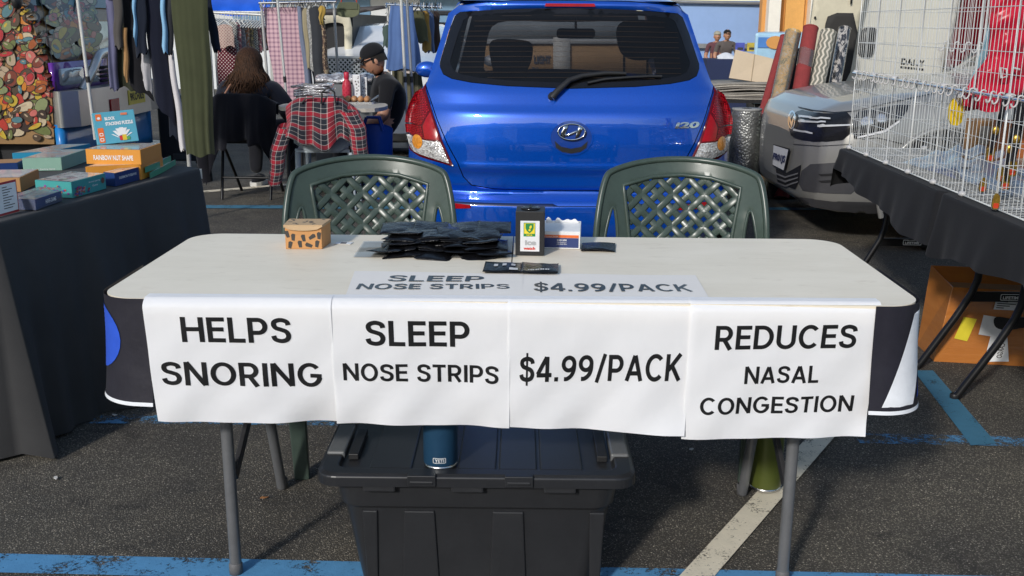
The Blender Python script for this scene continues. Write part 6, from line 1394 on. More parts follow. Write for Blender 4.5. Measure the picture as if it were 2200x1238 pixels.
for (x, y) in ((-.12, .40), (.20, .42)):
    mb = MB(); mb.prism(smooth_poly([(x-.045, y-.07), (x+.045, y-.07), (x+.05, y+.10), (x+.03, y+.18), (x-.03, y+.18), (x-.05, y+.10)], 1), 0, .035); mb.build('shoe_sole', SHOE, wo, bevel=.006)
    mb = MB(); mb.ell((x, y+.05, .045), (.045, .12, .05), 14, 8); mb.build('shoe_upper', DT, wo)
for w_, sg in (((-.20, .28, .60), 1), ((.22, .32, .62), -1)):
    mb = MB(); hand(mb, w_, (-.3*sg*-1*.3, 1, -.15), (0, .1, 1), 1.0, .35); mb.build('hand', SKIN, wo)
# -- man in a cap, side on, looking down to the left
M0 = at(845, 300, 8.45)
mtee = fab('black_tee', (.009, .009, .011)); 
J = dict(pel=(0, 0, .47, .14), waist=(.0, -.02, .60, (.13, .16)), chest=(.0, -.03, .76, (.15, .19)), sh=(.0, -.05, .87, (.12, .14)), neck=(0, -.09, .945, .056), head=(0, -.13, .99, .05),
 ls=(-.18, -.05, .86, .075), le=(-.23, -.08, .60, .052), lw=(-.14, -.30, .52, .036), rs=(.18, -.05, .86, .075), re=(.24, -.10, .60, .052), rw=(.16, -.32, .52, .036),
 lh=(-.10, -.10, .46, .09), lk=(-.13, -.46, .47, .068), la=(-.13, -.42, .09, .045), rh=(.10, -.10, .46, .09), rk=(.13, -.46, .47, .068), ra=(.13, -.42, .09, .045))
def mz(p):
    if p.z > .905 and abs(p.x) < .075 and p.y < -.055: return 2
    if abs(p.x) > .11 and p.z < .70 and (p.y < -.02) and p.z > .50 and not (p.z < .52 and p.y > -.15): return 2 if p.z < .68 else 0
    return 1 if p.z < .52 else 0
ma = figure('person', 'seated person in black cap, dark glasses and black t-shirt at the small table', (M0.x, 8.45, 0), radians(-78), J, Bn, mz, [mtee, DT, SKIN], 'pel')
MH = Matrix.Translation((0, -.15, 1.045)) @ Matrix.Rotation(radians(24), 4, 'X')
mb = MB(); head_mesh(mb, (0, 0, 0), 1.0, MH); mb.build('head', SKIN, ma)
mb = MB(); mb.sheet(lambda u, v: V((.082*cos(2*pi*u)*cos(v*pi/2*.99), .016+.102*sin(2*pi*u)*cos(v*pi/2*.99), .03+.100*sin(v*pi/2)**.8)), 26, 8, cu=True, M=MH)
mb.patch(smooth_poly([(-.075, -.06), (.075, -.06), (.075, -.13), (.045, -.185), (-.045, -.185), (-.075, -.13)], 1), lambda x, y: MH @ V((x, y, .035+.012*cos(x*16)-.0+.10*(y+.08))), sp=.02); mb.build('cap', fab('black_cap', (.010, .010, .012)), ma, solid=.004)
mb = MB(); mb.patch([(-.03, .0), (.03, .0), (.03, .02), (-.03, .02)], lambda x, z: MH @ V((x*1.1, -.092+.03*(abs(x)/.03)**2*.3, .048+z*.6)), sp=.02); mb.build('cap_badge', mat('gold_thread', (.5, .26, .06), .5), ma)
mb = MB(); mb.sheet(lambda u, v: V((.080*sin((u-.5)*3.7), .012+.101*cos((u-.5)*3.7), -.05+.09*v+.03*abs(2*u-1)*(1-v))), 20, 5, M=MH); mb.build('hair', fab('short_dark_hair', (.02, .017, .015)), ma)
mb = MB(); mb.patch([(-.066, -.004), (.066, -.004), (.064, .026), (-.064, .026)], lambda x, z: MH @ V((x, -.103+.55*x*x*10*.9, z)), sp=.015)
for sx in (-1, 1): mb.tube([tuple(MH @ V((sx*.068, -.08, .02))), tuple(MH @ V((sx*.082, .0, .015)))], .004, 5)
mb.build('sunglasses', mat('black_lens', (.01, .01, .011), .06), ma, solid=.003)
for w_ in ((-.14, -.30, .52), (.16, -.32, .52)):
    mb = MB(); hand(mb, w_, (0, -1, -.35), (0, -.3, 1), 1.0, .45); mb.build('hand', SKIN, ma)
for x in (-.13, .13): mb = MB(); mb.ell((x, -.47, .045), (.048, .14, .05), 14, 8); mb.build('shoe', TRIM, ma)
st = thing('folding_stool', 'dark folding stool under the person in the black cap', 'stool', (M0.x, 8.45, 0))
mb = MB(); mb.bx(-.2, .2, -.2, .2, .33, .36); mb.build('seat', TRIM, st, bevel=.01)
for x in (-.17, .17):
    for y in (-.17, .17): mb = MB(); mb.tube([(x, y, 0), (x, y, .33)], .012, 6); mb.build('leg', TRIM, st)
# -- two far traders
def trader(label, px, top, Y, shirt, cap, lean):
    z = at(px, top, Y).z; x = at(px, top, Y).x; g = gz(Y); H = z-g; k = H/1.70
    J = dict(pel=(0, 0, .92, .13), waist=(0, -.02*lean, 1.08, (.15, .11)), chest=(0, -.06*lean, 1.26, (.17, .12)), sh=(0, -.10*lean, 1.40, (.13, .09)), neck=(0, -.13*lean, 1.46, .05), head=(0, -.15*lean, 1.50, .05),
     ls=(-.18, -.10*lean, 1.39, .06), le=(-.24, -.10*lean, 1.12, .045), lw=(-.12, -.30, .98, .035), rs=(.18, -.10*lean, 1.39, .06), re=(.25, -.10*lean, 1.12, .045), rw=(.12, -.30, .98, .035),
     lh=(-.09, 0, .88, .09), lk=(-.10, -.02, .48, .065), la=(-.10, 0, .06, .045), rh=(.09, 0, .88, .09), rk=(.10, -.02, .48, .065), ra=(.10, 0, .06, .045))
    def zn(p): return 2 if (p.z > 1.45 and abs(p.x) < .1) or (abs(p.x) > .09 and p.z < 1.22 and p.z > .93 and p.y < -.06-.0) else (1 if p.z < .95 else 0)
    t = figure('person', label, (x, Y, g), 0, J, Bn, zn, [shirt, DT, SKIN], 'pel'); t.scale = (k, k, k)
    mb = MB(); head_mesh(mb, (0, -.17*lean, 1.58), 1.0); mb.build('head', SKIN, t)
    mb = MB(); mb.ell((0, -.155*lean, 1.625), (.084, .104, .075), 16, 8); mb.patch(ellipse(0, -.26*lean, .07, .07, 12), lambda x, y: V((x, y, 1.62)), sp=.04); mb.build('cap', cap, t)
    for w_ in ((-.12, -.30, .98), (.12, -.30, .98)): mb = MB(); hand(mb, w_, (0, -1, -.3), (0, -.3, 1), 1.1); mb.build('hand', SKIN, t)
trader('far person in a grey-brown t-shirt and black cap leaning over goods', 1560, 63, 22.5, fab('taupe_tee', (.10, .085, .08)), fab('black_cap', (.010, .010, .012)), 1)
trader('far person in a pale cap, half hidden by the edge of the blue car', 1540, 66, 23.2, fab('maroon_tee', (.12, .05, .06)), fab('pale_cap', (.35, .33, .26)), .6)
gd = MB(); p = at(1567, 108, 20.6); gd.sheet(lambda u, v: V((-.28+.55*u, -.1+.2*v, .12*sin(pi*v)*(.4+.6*abs(sin(u*5))))), 16, 6); tag(gd.build('folded_cloth', fab('white_cloth', (.62, .64, .68)), loc=(p.x, 20.4, gz(20)+zc)), 'white folded cloth lying before the far person in grey', 'cloth')
# ================================================================ small table, food, chairs in the middle distance
wt_ = thing('small_table', 'small cream folding table with food beside the seated person in the cap', 'table', (-1.42, 7.66, 0), -.02)
mb = MB(); mb.prism(smooth_poly([(-.30, -.30), (.40, -.30), (.49, -.14), (.49, .1), (.40, .34), (-.30, .34)], 2), .715, .742); mb.build('tabletop', mat('cream_plastic', (.50, .46, .39), .45, ns=5), wt_, bevel=.006)
for x, y in ((.25, -.22), (.25, .26), (-.22, -.22), (-.22, .26)): mb = MB(); mb.tube([(x, y, 0), (x*.94, y*.8, .715)], .013, 8); mb.build('leg', TRIM, wt_)
for x in (.25, -.22):
    mb = MB(); mb.tube([(x*.96, -.2, .35), (x-.2*(1 if x > 0 else -1), 0, .70)], .007, 6); mb.build('brace', TRIM, wt_)
film = NT('crinkled_film_pack'); c = film.coord('Object'); n1 = film.noise(c, 30, 4, .7, 1.); 
film.bsdf(film.mix(film.ramp(n1, [(.42, 0.), (.6, 1.)]), (.22, .20, .21), (.66, .66, .68)), .15, .2, .6, film.bump(n1, .9, .01), 1.0); FILM = film.m
p0 = gp(698, 216, .745)
for k in range(9):
    mb = MB(); mb.sheet(lambda u, v: V((-.13+.26*u, -.1+.2*v, .012+.006*sin(u*7+k)+.004*sin(v*9+k*2)-.006*((2*u-1)**4))), 10, 8)
    o = mb.build('wrapped_pack', FILM, solid=.014, loc=(p0.x+random.uniform(-.02, .02), 7.68, .745+k*.0165), rot=(0, random.uniform(-.04, .04), random.uniform(-.12, .12)))
    tag(o, 'flat film wrapped pack in the stack on the small cream table', 'pack', 'film wrapped packs stacked on the small table')
rb = thing('drink_bottle', 'red drinking bottle with hexagon pattern beside the stack of packs', 'bottle', tuple(gp(746, 213, .743)))
mb = MB(); mb.lathe([(0, 0), (.036, 0), (.038, .01), (.038, .10), (.030, .135), (.017, .155), (.017, .165), (0, .165)], 20); mb.build('body', fab('red_bottle', (.52, .04, .07), .35, pat=pat_dots((.40, .02, .04), 40, .3)), rb)
mb = MB(); mb.lathe([(.019, .16), (.021, .165), (.021, .205), (.016, .212), (0, .212)], 18); mb.build('cap', mat('red_cap', (.50, .02, .05), .4), rb)
for i, (px, w_, h) in enumerate(((768, .03, .19), (782, .022, .165))):
    p = gp(px, 212, .743); t = thing('drink_carton', ['taller white printed carton behind the bread rolls', 'narrow white carton at the right of the taller carton'][i], 'carton', (p.x, p.y+.06*i, .743))
    mb = MB(); mb.bx(-w_, w_, -.03, .03, 0, h); mb.build('body', mat('white_carton', (.78, .78, .78), .5), t, bevel=.003)
    mb = MB(); r_ = random.Random(i)
    for k in range(14): x, z = r_.uniform(-w_*.8, w_*.5), r_.uniform(.02, h*.9); mb.bx(x, x+w_*.35, -.0312, -.03, z, z+.008)
    mb.build('print', mat('grey_print', (.2, .18, .18), .6), t)
ft_ = thing('food_tray', 'foil tray holding a row of golden bread rolls on the small cream table', 'food tray', tuple(gp(758, 222, .743)))
mb = MB(); mb.prism(rrect(-.16, .17, -.06, .06, .02), 0, .012); mb.sheet(lambda u, v: V((.13+.06*u, -.05+.1*v, .012+.04*u+.01*sin(v*14))), 6, 8); mb.build('foil', mat('tray_foil', (.62, .62, .62), .25, .9, bs=60, bst=.8), ft_)
for k in range(6): mb = MB(); mb.ell((-.13+.048*k, .0, .030), (.026, .042, .027), 14, 10); mb.build('bread_roll', mat('baked_bun', (.46, .22, .09), .5, ns=30, na=.3, stain=((.58, .45, .30), .6)), ft_)
wl = thing('wrapped_goods', 'pale heap of film wrapped goods behind the drinking bottle', 'goods', tuple(at(740, 172, 8.6)))
mb = MB(); mb.sheet(lambda u, v: V((-.22+.46*u, -.1+.2*v, .04*sin(pi*v)+.02*sin(u*13)*sin(v*7)-.01)), 20, 8); mb.build('film_heap', FILM, wl, solid=.03)
mb = MB(); mb.bx(-.24, .26, -.1, .12, -at(740, 172, 8.6).z, -.03); mb.build('support', mat('grey_cloth_table', (.16, .17, .18), .9), wl)
# folding chair with a black jacket over its back
def folding_chair(label, x, y, rz, zt):
    t = thing('folding_chair', label, 'chair', (x, y, 0), rz)
    M_ = mat('black_tube', (.014, .014, .015), .35, .4)
    for sx in (-1, 1):
        mb = MB(); mb.tube([(sx*.19, -.02, 0), (sx*.195, .10, .42), (sx*.195, -.02+.0, zt-.03)], .012, 8); mb.build('leg', M_, t)
        mb = MB(); mb.tube([(sx*.17, .42, 0), (sx*.18, .12, .36), (sx*.18, .02, .44)], .012, 8); mb.build('leg', M_, t)
    mb = MB(); mb.tube([(-.19, .0, .17), (.19, .0, .17)], .009, 6); mb.build('stretcher', M_, t)
    mb = MB(); mb.tube([(-.17, .36, .12), (.17, .36, .12)], .009, 6); mb.build('stretcher', M_, t)
    mb = MB(); mb.prism(rrect(-.2, .2, .02, .42, .04), .43, .455); mb.build('seat', M_, t, bevel=.008)
    mb = MB(); mb.sheet(lambda u, v: V(((u-.5)*.40, -.02-.03*sin(pi*u)*0+.02*(2*u-1)**2, .56+(zt-.56)*v)), 10, 6); mb.build('backrest', M_, t, solid=.02)
    return t
folding_chair('black folding chair hidden under the plain black jacket', -2.06, 7.86, -.05, .79)
def drape(name, label, cat, x, y, rz, zt, w, low, m, seed, spread=1.15, thick=.008, hem=None):
    """garment laid over a chair back: over the top, down behind, with sleeves hanging at the sides"""
    t = thing(name, label, cat, (x, y, 0), rz); r_ = random.Random(seed); p1 = r_.uniform(0, 6)
    def fn(u, v):
        s_ = 2*u-1; L = v*1.0                     # v 0: front inside, .22 top, 1: hem at the back (towards the camera)
        edge = max(0, abs(s_)-.62)/.38
        if v < .2: z = zt-.10*(.2-v)/.2-.03*s_*s_; y_ = .05-.03*(v/.2)
        else:
            k = (v-.2)/.8; hz = low(s_); z = zt-.035*s_**4-(zt-hz)*k; y_ = -.055-.05*k**.6-.03*sin(k*2)+.028*sin(s_*8+p1+k*1.5)*k+.012*sin(s_*17+p1*2)*k
        z -= edge*.04
        return V((s_*w*(1+(spread-1)*max(0, (v-.2)))+.012*sin(v*8+p1)*edge, y_+edge*.06*(1-v*.4), z))
    mb = MB(); mb.sheet(fn, 60, 34); mb.build('cloth', m, t, solid=thick); return t, fn
blackj = fab('black_jacket', (.006, .006, .010))
t, fn = drape('draped_jacket', 'plain black jacket draped over the back of a folding chair', 'jacket', -2.06, 7.84, -.05, .815, .26, lambda s: .40-.20*max(0, -s-.55)/.45+.09*max(0, s)-.24*max(0, s-.6)/.4+(.06 if abs(s) < .3 else 0), blackj, 2, 1.1)
for sx, zl in ((-1, .12),):
    mb = MB(); mb.tube([(-.25, -.06, .66), (-.29, -.09, .45), (-.285, -.08, .28), (-.27, -.07, zl+.03)], [.05, .055, .05, .042], 12); mb.build('sleeve', blackj, t)
# white plastic chair with a tartan shirt
wc = thing('white_chair', 'pale plastic chair under the red tartan shirt', 'chair', (-1.37, 7.42, 0), .02); WPL = mat('pale_blue_plastic', (.48, .55, .60), .4)
mb = MB(); mb.prism(rrect(-.22, .22, .02, .42, .06), .42, .44); mb.build('seat', WPL, wc, bevel=.008)
mb = MB(); mb.patch(smooth_poly([(-.21, .42), (.21, .42), (.22, .70), (.16, .80), (-.16, .80), (-.22, .70)], 1), lambda x, z: V((x, .0-.10*(z-.42)+.1*(abs(x)/.22)**2*.3, z)), sp=.05); mb.build('backrest', WPL, wc, solid=.012)
for x, y in ((-.19, .03), (.19, .03), (-.18, .4), (.18, .4)): mb = MB(); mb.tube([(x*1.1, y*1.05, 0), (x, y, .42)], [.016, .022], 8); mb.build('leg', WPL, wc)
mb = MB(); mb.tube([(.02, -.1, .78), (.03, -.11, .86), (.075, -.11, .895), (.115, -.1, .86), (.12, -.1, .78)], .007, 6); mb.tube([(-.12, -.1, .78), (-.09, -.1, .815), (-.03, -.1, .82)], .006, 6)
tag(mb.build('bag_handle', TRIM, loc=(-1.37, 7.40, 0)), 'black looped bag handle sticking up above the tartan shirt', 'handle')
tt_ = NT('red_tartan'); u_ = tt_.sep(tt_.coord('UV'))
def band(x, n, stops): return tt_.ramp(tt_.math('FRACT', tt_.math('MULTIPLY', x, n)), stops, 'CONSTANT')
RD, BK, WH = (.36, .012, .028), (.012, .014, .022), (.46, .42, .40)
stp = [(0, RD), (.26, BK), (.30, WH), (.335, BK), (.62, BK), (.66, WH), (.69, BK), (.96, WH)]
ca = band(u_[0], 3.2, stp); cb = band(u_[1], 4.4, stp)
dx = tt_.math('GREATER_THAN', tt_.math('FRACT', tt_.math('MULTIPLY', tt_.math('ADD', u_[0], u_[1]), 90)), .5)
tt_.bsdf(tt_.mix(.5, ca, cb), .95, sheen=.2); TART = tt_.m
t, fn = drape('draped_shirt', 'red, black and white tartan shirt draped over the pale chair', 'shirt', -1.37, 7.40, .02, .83, .235, lambda s: .52-.06*cos(s*3)+.16*max(0, s-.1)*0-.02*sin(s*9), TART, 9, 1.15)
mb = MB(); L_ = [(-.24, -.07, .62), (-.30, -.12, .45), (-.31, -.13, .32), (-.335, -.12, .22)]
mb.sheet(lambda u, v: V((0, 0, 0))+(lambda P, r: V((P.x+r*cos(2*pi*u), P.y+.6*r*sin(2*pi*u), P.z+.02*sin(2*pi*u))))(V(L_[min(2, int(v*3))]).lerp(V(L_[min(3, int(v*3)+1)]), v*3-min(2, int(v*3))), .06-.012*v), 20, 14, cu=False); mb.build('sleeve', TART, t)
mb = MB(); L2_ = [(.20, -.09, .74), (.27, -.14, .62), (.28, -.16, .50), (.29, -.15, .42)]
mb.sheet(lambda u, v: (lambda P, r: V((P.x+r*cos(2*pi*u), P.y+.6*r*sin(2*pi*u), P.z+.02*sin(2*pi*u))))(V(L2_[min(2, int(v*3))]).lerp(V(L2_[min(3, int(v*3)+1)]), v*3-min(2, int(v*3))), .065-.006*v), 20, 14, cu=False); mb.build('sleeve', TART, t)
sb_ = thing('shopping_bag', 'glossy blue shopping bag on the ground beside the seated person in the cap', 'bag', (at(803, 332, 8.0).x, 8.0, 0))
zt_ = at(803, 272, 8.0).z; mb = MB()
mb.sheet(lambda u, v: V(((.135+.02*v)*(cos(2*pi*u)*abs(cos(2*pi*u))**-.3), .09*sin(2*pi*u)*(1-.35*v)+.012*sin(u*20+v*4)*v, zt_*v-.03*v*cos(4*pi*u)*.5)), 40, 10, cu=True); mb.build('bag_body', fab('blue_woven_bag', (.01, .08, .42), .3), sb_)
for y in (-.05, .05): mb = MB(); mb.tube([(-.08, y, zt_-.03), (-.05, y, zt_+.07), (.05, y, zt_+.07), (.08, y, zt_-.03)], .009, 6); mb.build('handle', fab('blue_woven_bag', (.01, .08, .42), .3), sb_)
# ================================================================ tables at the sides, their cloths and goods
def cloth_skirt(poly, ztop, drop, amp, r=.03, flare=.05, freq=9, seed=1, hemz=None, n=260, nv=22, M=None, crease=0):
    """tablecloth: flat top over poly (x, y) and a folded skirt; drop may be a function of the plan point"""
    P = smooth_poly(resample(poly, .12), 1); N = len(P)
    L = [0]
    for i in range(N): L.append(L[-1]+(V(P[(i+1) % N])-V(P[i])).length)
    r_ = random.Random(seed); ph = [r_.uniform(0, 6) for _ in range(5)]
    def edge(s):
        s = (s % 1)*L[-1]; i = 0
        while L[i+1] < s: i += 1
        a, b = V(P[i]), V(P[(i+1) % N]); k = (s-L[i])/max(1e-9, L[i+1]-L[i]); p = a.lerp(b, k)
        def nrm(i): t_ = (V(P[(i+1) % N])-V(P[i-1])).normalized(); return V((t_.y, -t_.x))
        n_ = nrm(i).lerp(nrm((i+1) % N), k).normalized(); return p, n_, s
    def fn(u, v):
        p, n_, s = edge(u); d = drop(p) if callable(drop) else drop
        f = sin(s*freq+ph[0]+.8*sin(s*2.3+ph[1]))+.5*sin(s*freq*2.1+ph[2])+.35*sin(s*freq*3.7+ph[3])
        if v < .08: k = v/.08; o = r*.25*sin(k*pi/2)-.0; z = ztop-r*.25*(1-cos(k*pi/2)); return V((p.x+n_.x*o, p.y+n_.y*o, z))
        k = (v-.08)/.92
        o = r*.25+flare*k+amp*f*k**1.2; z = ztop-r*.25-(d-r*.25)*k+(.006*sin(s*13+ph[4]) if k > .97 else 0)
        return V((p.x+n_.x*o, p.y+n_.y*o, z))
    mb = MB(); mb.sheet(fn, n, nv, cu=True, M=M)
    mb.patch(P, lambda x, y: V((x, y, ztop+.0025*sin(x*31+y*17)*sin(y*23)*.5)) if M is None else M @ V((x, y, ztop)), sp=.08); return mb
BLKC = NT('black_tablecloth'); c = BLKC.coord('Object'); n1 = BLKC.noise(c, 3, 5); n2 = BLKC.noise(c, 420, 2)
BLKC.bsdf(BLKC.mix(n1, (.008, .008, .0095), (.015, .0155, .018)), .85, 0, .25, BLKC.bump(BLKC.math('ADD', n1, BLKC.math('MULTIPLY', n2, .25)), .35, .01), sheen=.03); TCLOTH = BLKC.m
def legs_table(name, label, poly, z, legs):
    t = thing(name, label, 'table', (poly[0][0], poly[0][1], 0)); ox, oy = poly[0]
    mb = MB(); mb.prism([(x-ox, y-oy) for x, y in poly], z-.04, z); mb.build('tabletop', HDPE, t, bevel=.005)
    return t, ox, oy
lp = [(-1.57, 3.0), (-1.305, 4.29), (-2.1, 4.46), (-2.55, 3.05)]
def ccw2(P): return ccw(P)
lp = ccw2(lp)
TCLOTH_LIFT = TCLOTH.copy()  # lighter copy of the black cloth, its colour offsets the shade at the left
for nd in TCLOTH_LIFT.node_tree.nodes:
    if nd.bl_idname == 'ShaderNodeMix': nd.inputs[6].default_value = (.035, .035, .036, 1); nd.inputs[7].default_value = (.075, .074, .075, 1)
lt_, ox, oy = legs_table('folding_table', 'table hidden under the floor length black cloth at the left', lp, .735, None)
for x, y in ((-1.72, 3.15), (-1.45, 4.12), (-2.0, 4.25), (-2.35, 3.2)): mb = MB(); mb.tube([(x-ox, y-oy, 0), (x-ox, y-oy, .7)], .014, 8); mb.build('leg', STEEL, lt_)
tag(cloth_skirt(lp, .742, .735, .046, flare=.075, freq=12, seed=4, n=320).build('tablecloth', TCLOTH_LIFT), 'floor length black cloth over the left table of boxed games', 'tablecloth')
ZT = .7445
CP = {}
def pm_(name, rgb, rough=.45): return mat(name, tuple(.78*x for x in lin(rgb)), rough, ns=25, na=.06)
def game(label, A, B, Cc, h, m, z=ZT, top=None, name='game_box'):
    a, b, c_ = gp(*A, z), gp(*B, z), gp(*Cc, z); d = a+(c_-b); t = thing(name, label, 'box', tuple(a), 0, None)
    q = [p-a for p in (a, b, c_, d)]; up = V((0, 0, h))
    mb = MB(); mb.prism([(p.x, p.y) for p in ccw([(p.x, p.y, 0) for p in q] if False else [V((p.x, p.y)) for p in q])] if False else [(p.x, p.y) for p in q], 0, h)
    o = mb.build('carton', m, t, bevel=.0025)
    if top:
        mb = MB(); k = .06; C0 = (q[0]+q[1]+q[2]+q[3])/4
        mb.add([p.lerp(C0, k)+up+V((0, 0, .0007)) for p in q], [(0, 1, 2, 3)]); mb.build('printed_top', top, t)
    return t, q, h
def fface(q, h, i, j, o=.0012):
    a, b = q[i], q[j]; n = (b-a).cross(V((0, 0, 1))).normalized()
    return lambda u, v: a.lerp(b, u)+V((0, 0, h*v))+n*o
WPR = mat('white_print', (.8, .8, .8), .5); ORP = mat('orange_print', (.78, .16, .03), .5)
def art(name, stops, sc):
    t = NT(name); c = t.coord('Object'); n = t.noise(c, sc, 4, .65, .7); v = t.n('ShaderNodeTexVoronoi'); v.inputs['Scale'].default_value = sc*1.6; t.l(c, v.inputs['Vector'])
    f = t.math('ADD', t.math('MULTIPLY', n, .6), t.math('MULTIPLY', t.sep(v.outputs['Color'])[0], .4)); t.bsdf(t.ramp(f, stops), .2, 0, .5, coat=.5); return t.m
A1 = art('art_pale', [(.3, (.55, .42, .36)), (.5, (.62, .55, .47)), (.62, (.40, .55, .58)), (.75, (.65, .6, .5))], 14)
A2 = art('art_mixed', [(.3, (.62, .58, .52)), (.46, (.62, .58, .52)), (.5, (.35, .10, .10)), (.58, (.6, .56, .5)), (.66, (.15, .12, .12)), (.75, (.45, .5, .3))], 20)
ORB = pm_('amber_card', (238, 160, 60)); TEAL = pm_('teal_card', (72, 170, 168)); MINT = pm_('mint_card', (150, 190, 172)); SKYB = pm_('sky_card', (40, 150, 190)); NAVB = pm_('navy_card', (28, 60, 120)); KRB = pm_('box_kraft', (190, 140, 90), .6); GRB = pm_('jade_card', (80, 165, 125)); LBL = pm_('pale_blue_card', (96, 180, 205))
t, q, h = game('lower amber box of the pair under RAINBOW NUT SHAPE', (186, 392), (305, 386), (352, 368), .058, ORB, top=A1)
t, q, h = game('amber box printed RAINBOW NUT SHAPE on its front', (186, 352), (304, 354), (348, 338), .056, ORB, ZT+.0585, A1)
mb = MB(); write(mb, 'RAINBOW NUT SHAPE', lambda x, y: fface(q, h, 0, 1)(.14+.72*x, .27+.34*y), bold=.02); mb.build('lettering', WPR, t)
zr = ZT+.058+.057
a, b = gp(197, 316, zr), gp(288, 312, zr)
t = thing('game_box', 'pale blue BLOCK STACKING PUZZLE box standing upright behind the amber boxes', 'box', tuple(a+V((0, .06, 0))), (radians(-9), radians(-4), atan2((b-a).y, (b-a).x)))
Wb, Hb = (b-a).length, .125
mb = MB(); mb.bx(0, Wb, 0, .035, -.0, Hb); mb.build('carton', LBL, t, bevel=.002)
ff = lambda u, v, o=.001: V((Wb*u, -o, Hb*v))
mb = MB(); write(mb, 'BLOCK', lambda x, y: ff(.27+.25*x, .74+.10*y), bold=.05); write(mb, 'STACKING PUZZLE', lambda x, y: ff(.27+.66*x, .57+.11*y), bold=.05); mb.build('lettering', WPR, t)
mb = MB(); mb.patch(rrect(.06, .2, .74, .95, .03), ff, sp=.3); mb.patch(rrect(.06, .2, .05, .52, .03), ff, sp=.3); mb.build('orange_badge', ORP, t)
mb = MB(); mb.patch(ellipse(.13, .82, .04, .04, 12), lambda u, v: ff(u, v, .0016), sp=.3)
for k in range(2): mb.patch(rrect(.085, .175, .1+k*.16, .2+k*.16, .02), lambda u, v: ff(u, v, .0016), [rrect(.1, .16, .12+k*.16, .18+k*.16, .02)], sp=.3, grid=False)
for k in range(7):
    a_ = radians(150-k*20); mb.patch([(.62+.10*cos(a_)-.06*sin(a_)*.6, .10+.15*sin(a_)), (.62+.10*cos(a_)+.06*sin(a_)*.6, .10+.15*sin(a_)), (.62+.27*cos(a_)+.05*sin(a_), .10+.38*sin(a_)), (.62+.27*cos(a_)-.05*sin(a_), .10+.38*sin(a_))], lambda u, v, k=k: ff(u, v, .0012+.0001*k), sp=.3)
mb.build('printed_cards', WPR, t)
for col, (x0, y0, x1, y1), nm in (((.6, .03, .03), (.55, .08, .62, .22), 'red'), ((.7, .5, .04), (.62, .07, .72, .25), 'yellow'), ((.1, .35, .1), (.72, .08, .8, .18), 'green'), ((.7, .2, .1), (.66, .86, .82, .93), 'coral')):
    mb = MB(); mb.patch([(x0, y0), (x1, y0), (x1, y1), (x0, y1)], lambda u, v: ff(u, v, .0024), sp=.3); mb.build('printed_block', mat('print_'+nm, col, .5), t)
t, q, h = game('sky blue game box at the back left, partly behind the mint box', (28, 352), (100, 350), (196, 330), .045, SKYB, top=A1)
t, q, h = game('mint green game box in front of the sky blue box', (50, 368), (134, 366), (190, 346), .052, MINT, top=A1)
mb = MB(); write(mb, 'Animal Stacking Game', lambda x, y: fface(q, h, 0, 1)(.22+.6*x, .04+.14*y), bold=.01); mb.build('lettering', WPR, t)
t, q, h = game('jade box, lower of two at the right end of the left table', (322, 384), (350, 371), (378, 354), .022, GRB, top=A1)
t, q, h = game('jade box, upper of two at the right end of the left table', (312, 372), (338, 362), (368, 346), .022, GRB, ZT+.0225, A1)
t, q, h = game('royal blue box with upside down lettering beside the amber boxes', (224, 398), (248, 401), (301, 386), .048, NAVB, top=A2)
mb = MB(); write(mb, 'SHAPES & NUMBERS', lambda x, y: fface(q, h, 1, 2)(.86-.7*x, .68-.2*y), bold=.02); mb.build('lettering', WPR, t)
t, q, h = game('teal box with animal matching print in the middle of the left table', (78, 421), (156, 426), (229, 405), .055, TEAL, top=A2)
mb = MB(); write(mb, 'Animal pairing', lambda x, y: fface(q, h, 1, 2)(.48+.34*x, .62+.14*y), bold=.01); write(mb, 'Game', lambda x, y: fface(q, h, 1, 2)(.58+.16*x, .38+.12*y), bold=.01); mb.build('lettering', WPR, t)
r_ = random.Random(8)
for nm, cols in (('plum', (.25, .06, .30)), ('crimson', (.45, .04, .06)), ('ink', (.05, .08, .3)), ('rust', (.40, .12, .05))):
    mb = MB()
    for k in range(5):
        u, v = r_.uniform(.1, .9), r_.uniform(.15, .7); F_ = fface(q, h, 0, 1, .0014); mb.patch(ellipse(u, v, .035, .07, 8), F_, sp=.3)
    for k in range(7):
        u, v = r_.uniform(.08, .5), r_.uniform(.05, .6); v = min(v, .75); F_ = fface(q, h, 1, 2, .0014+.0002*k); mb.patch(ellipse(u, v, .03, .06, 8), F_, sp=.3)
    mb.build('printed_token', mat('print_'+nm, cols, .5), t)
mb = MB(); mb.patch([(.05, .1), (.36, .3), (.38, .55), (.06, .28)], fface(q, h, 1, 2, .0013), sp=.3); mb.build('printed_board', mat('print_pink', (.55, .30, .26), .5), t)
mb = MB(); mb.patch(ellipse(.9, .6, .05, .2, 12), fface(q, h, 1, 2, .0013), sp=.3); mb.build('printed_bear', mat('print_brown', (.16, .06, .03), .5), t)
t, q, h = game('kraft brown box with a shiny picture lid at the left edge', (-70, 414), (46, 412), (86, 392), .05, KRB, top=art('art_gloss', [(.3, (.5, .55, .58)), (.55, (.7, .72, .72)), (.7, (.4, .5, .5))], 9))
t, q, h = game('thin navy box at the far left edge behind the kraft box', (-60, 370), (40, 366), (60, 356), .03, NAVB, top=KRB)
t, q, h = game('flat navy game box in clear shrink wrap nearest the table edge', (30, 450), (78, 452), (134, 432), .034, NAVB, top=A1)
mb = MB(); write(mb, 'HIVE-GAME', lambda x, y: fface(q, h, 1, 2)(.36+.4*x, .3+.4*y), bold=.02); mb.build('lettering', WPR, t)
mb = MB(); Q = [p*1.03 for p in q]; mb.prism([(p.x-.002, p.y-.002) for p in Q], .0005, h+.012); mb.build('shrink_wrap', glass('clear_film', (.93, .93, .93), .7, .08, .12), t)
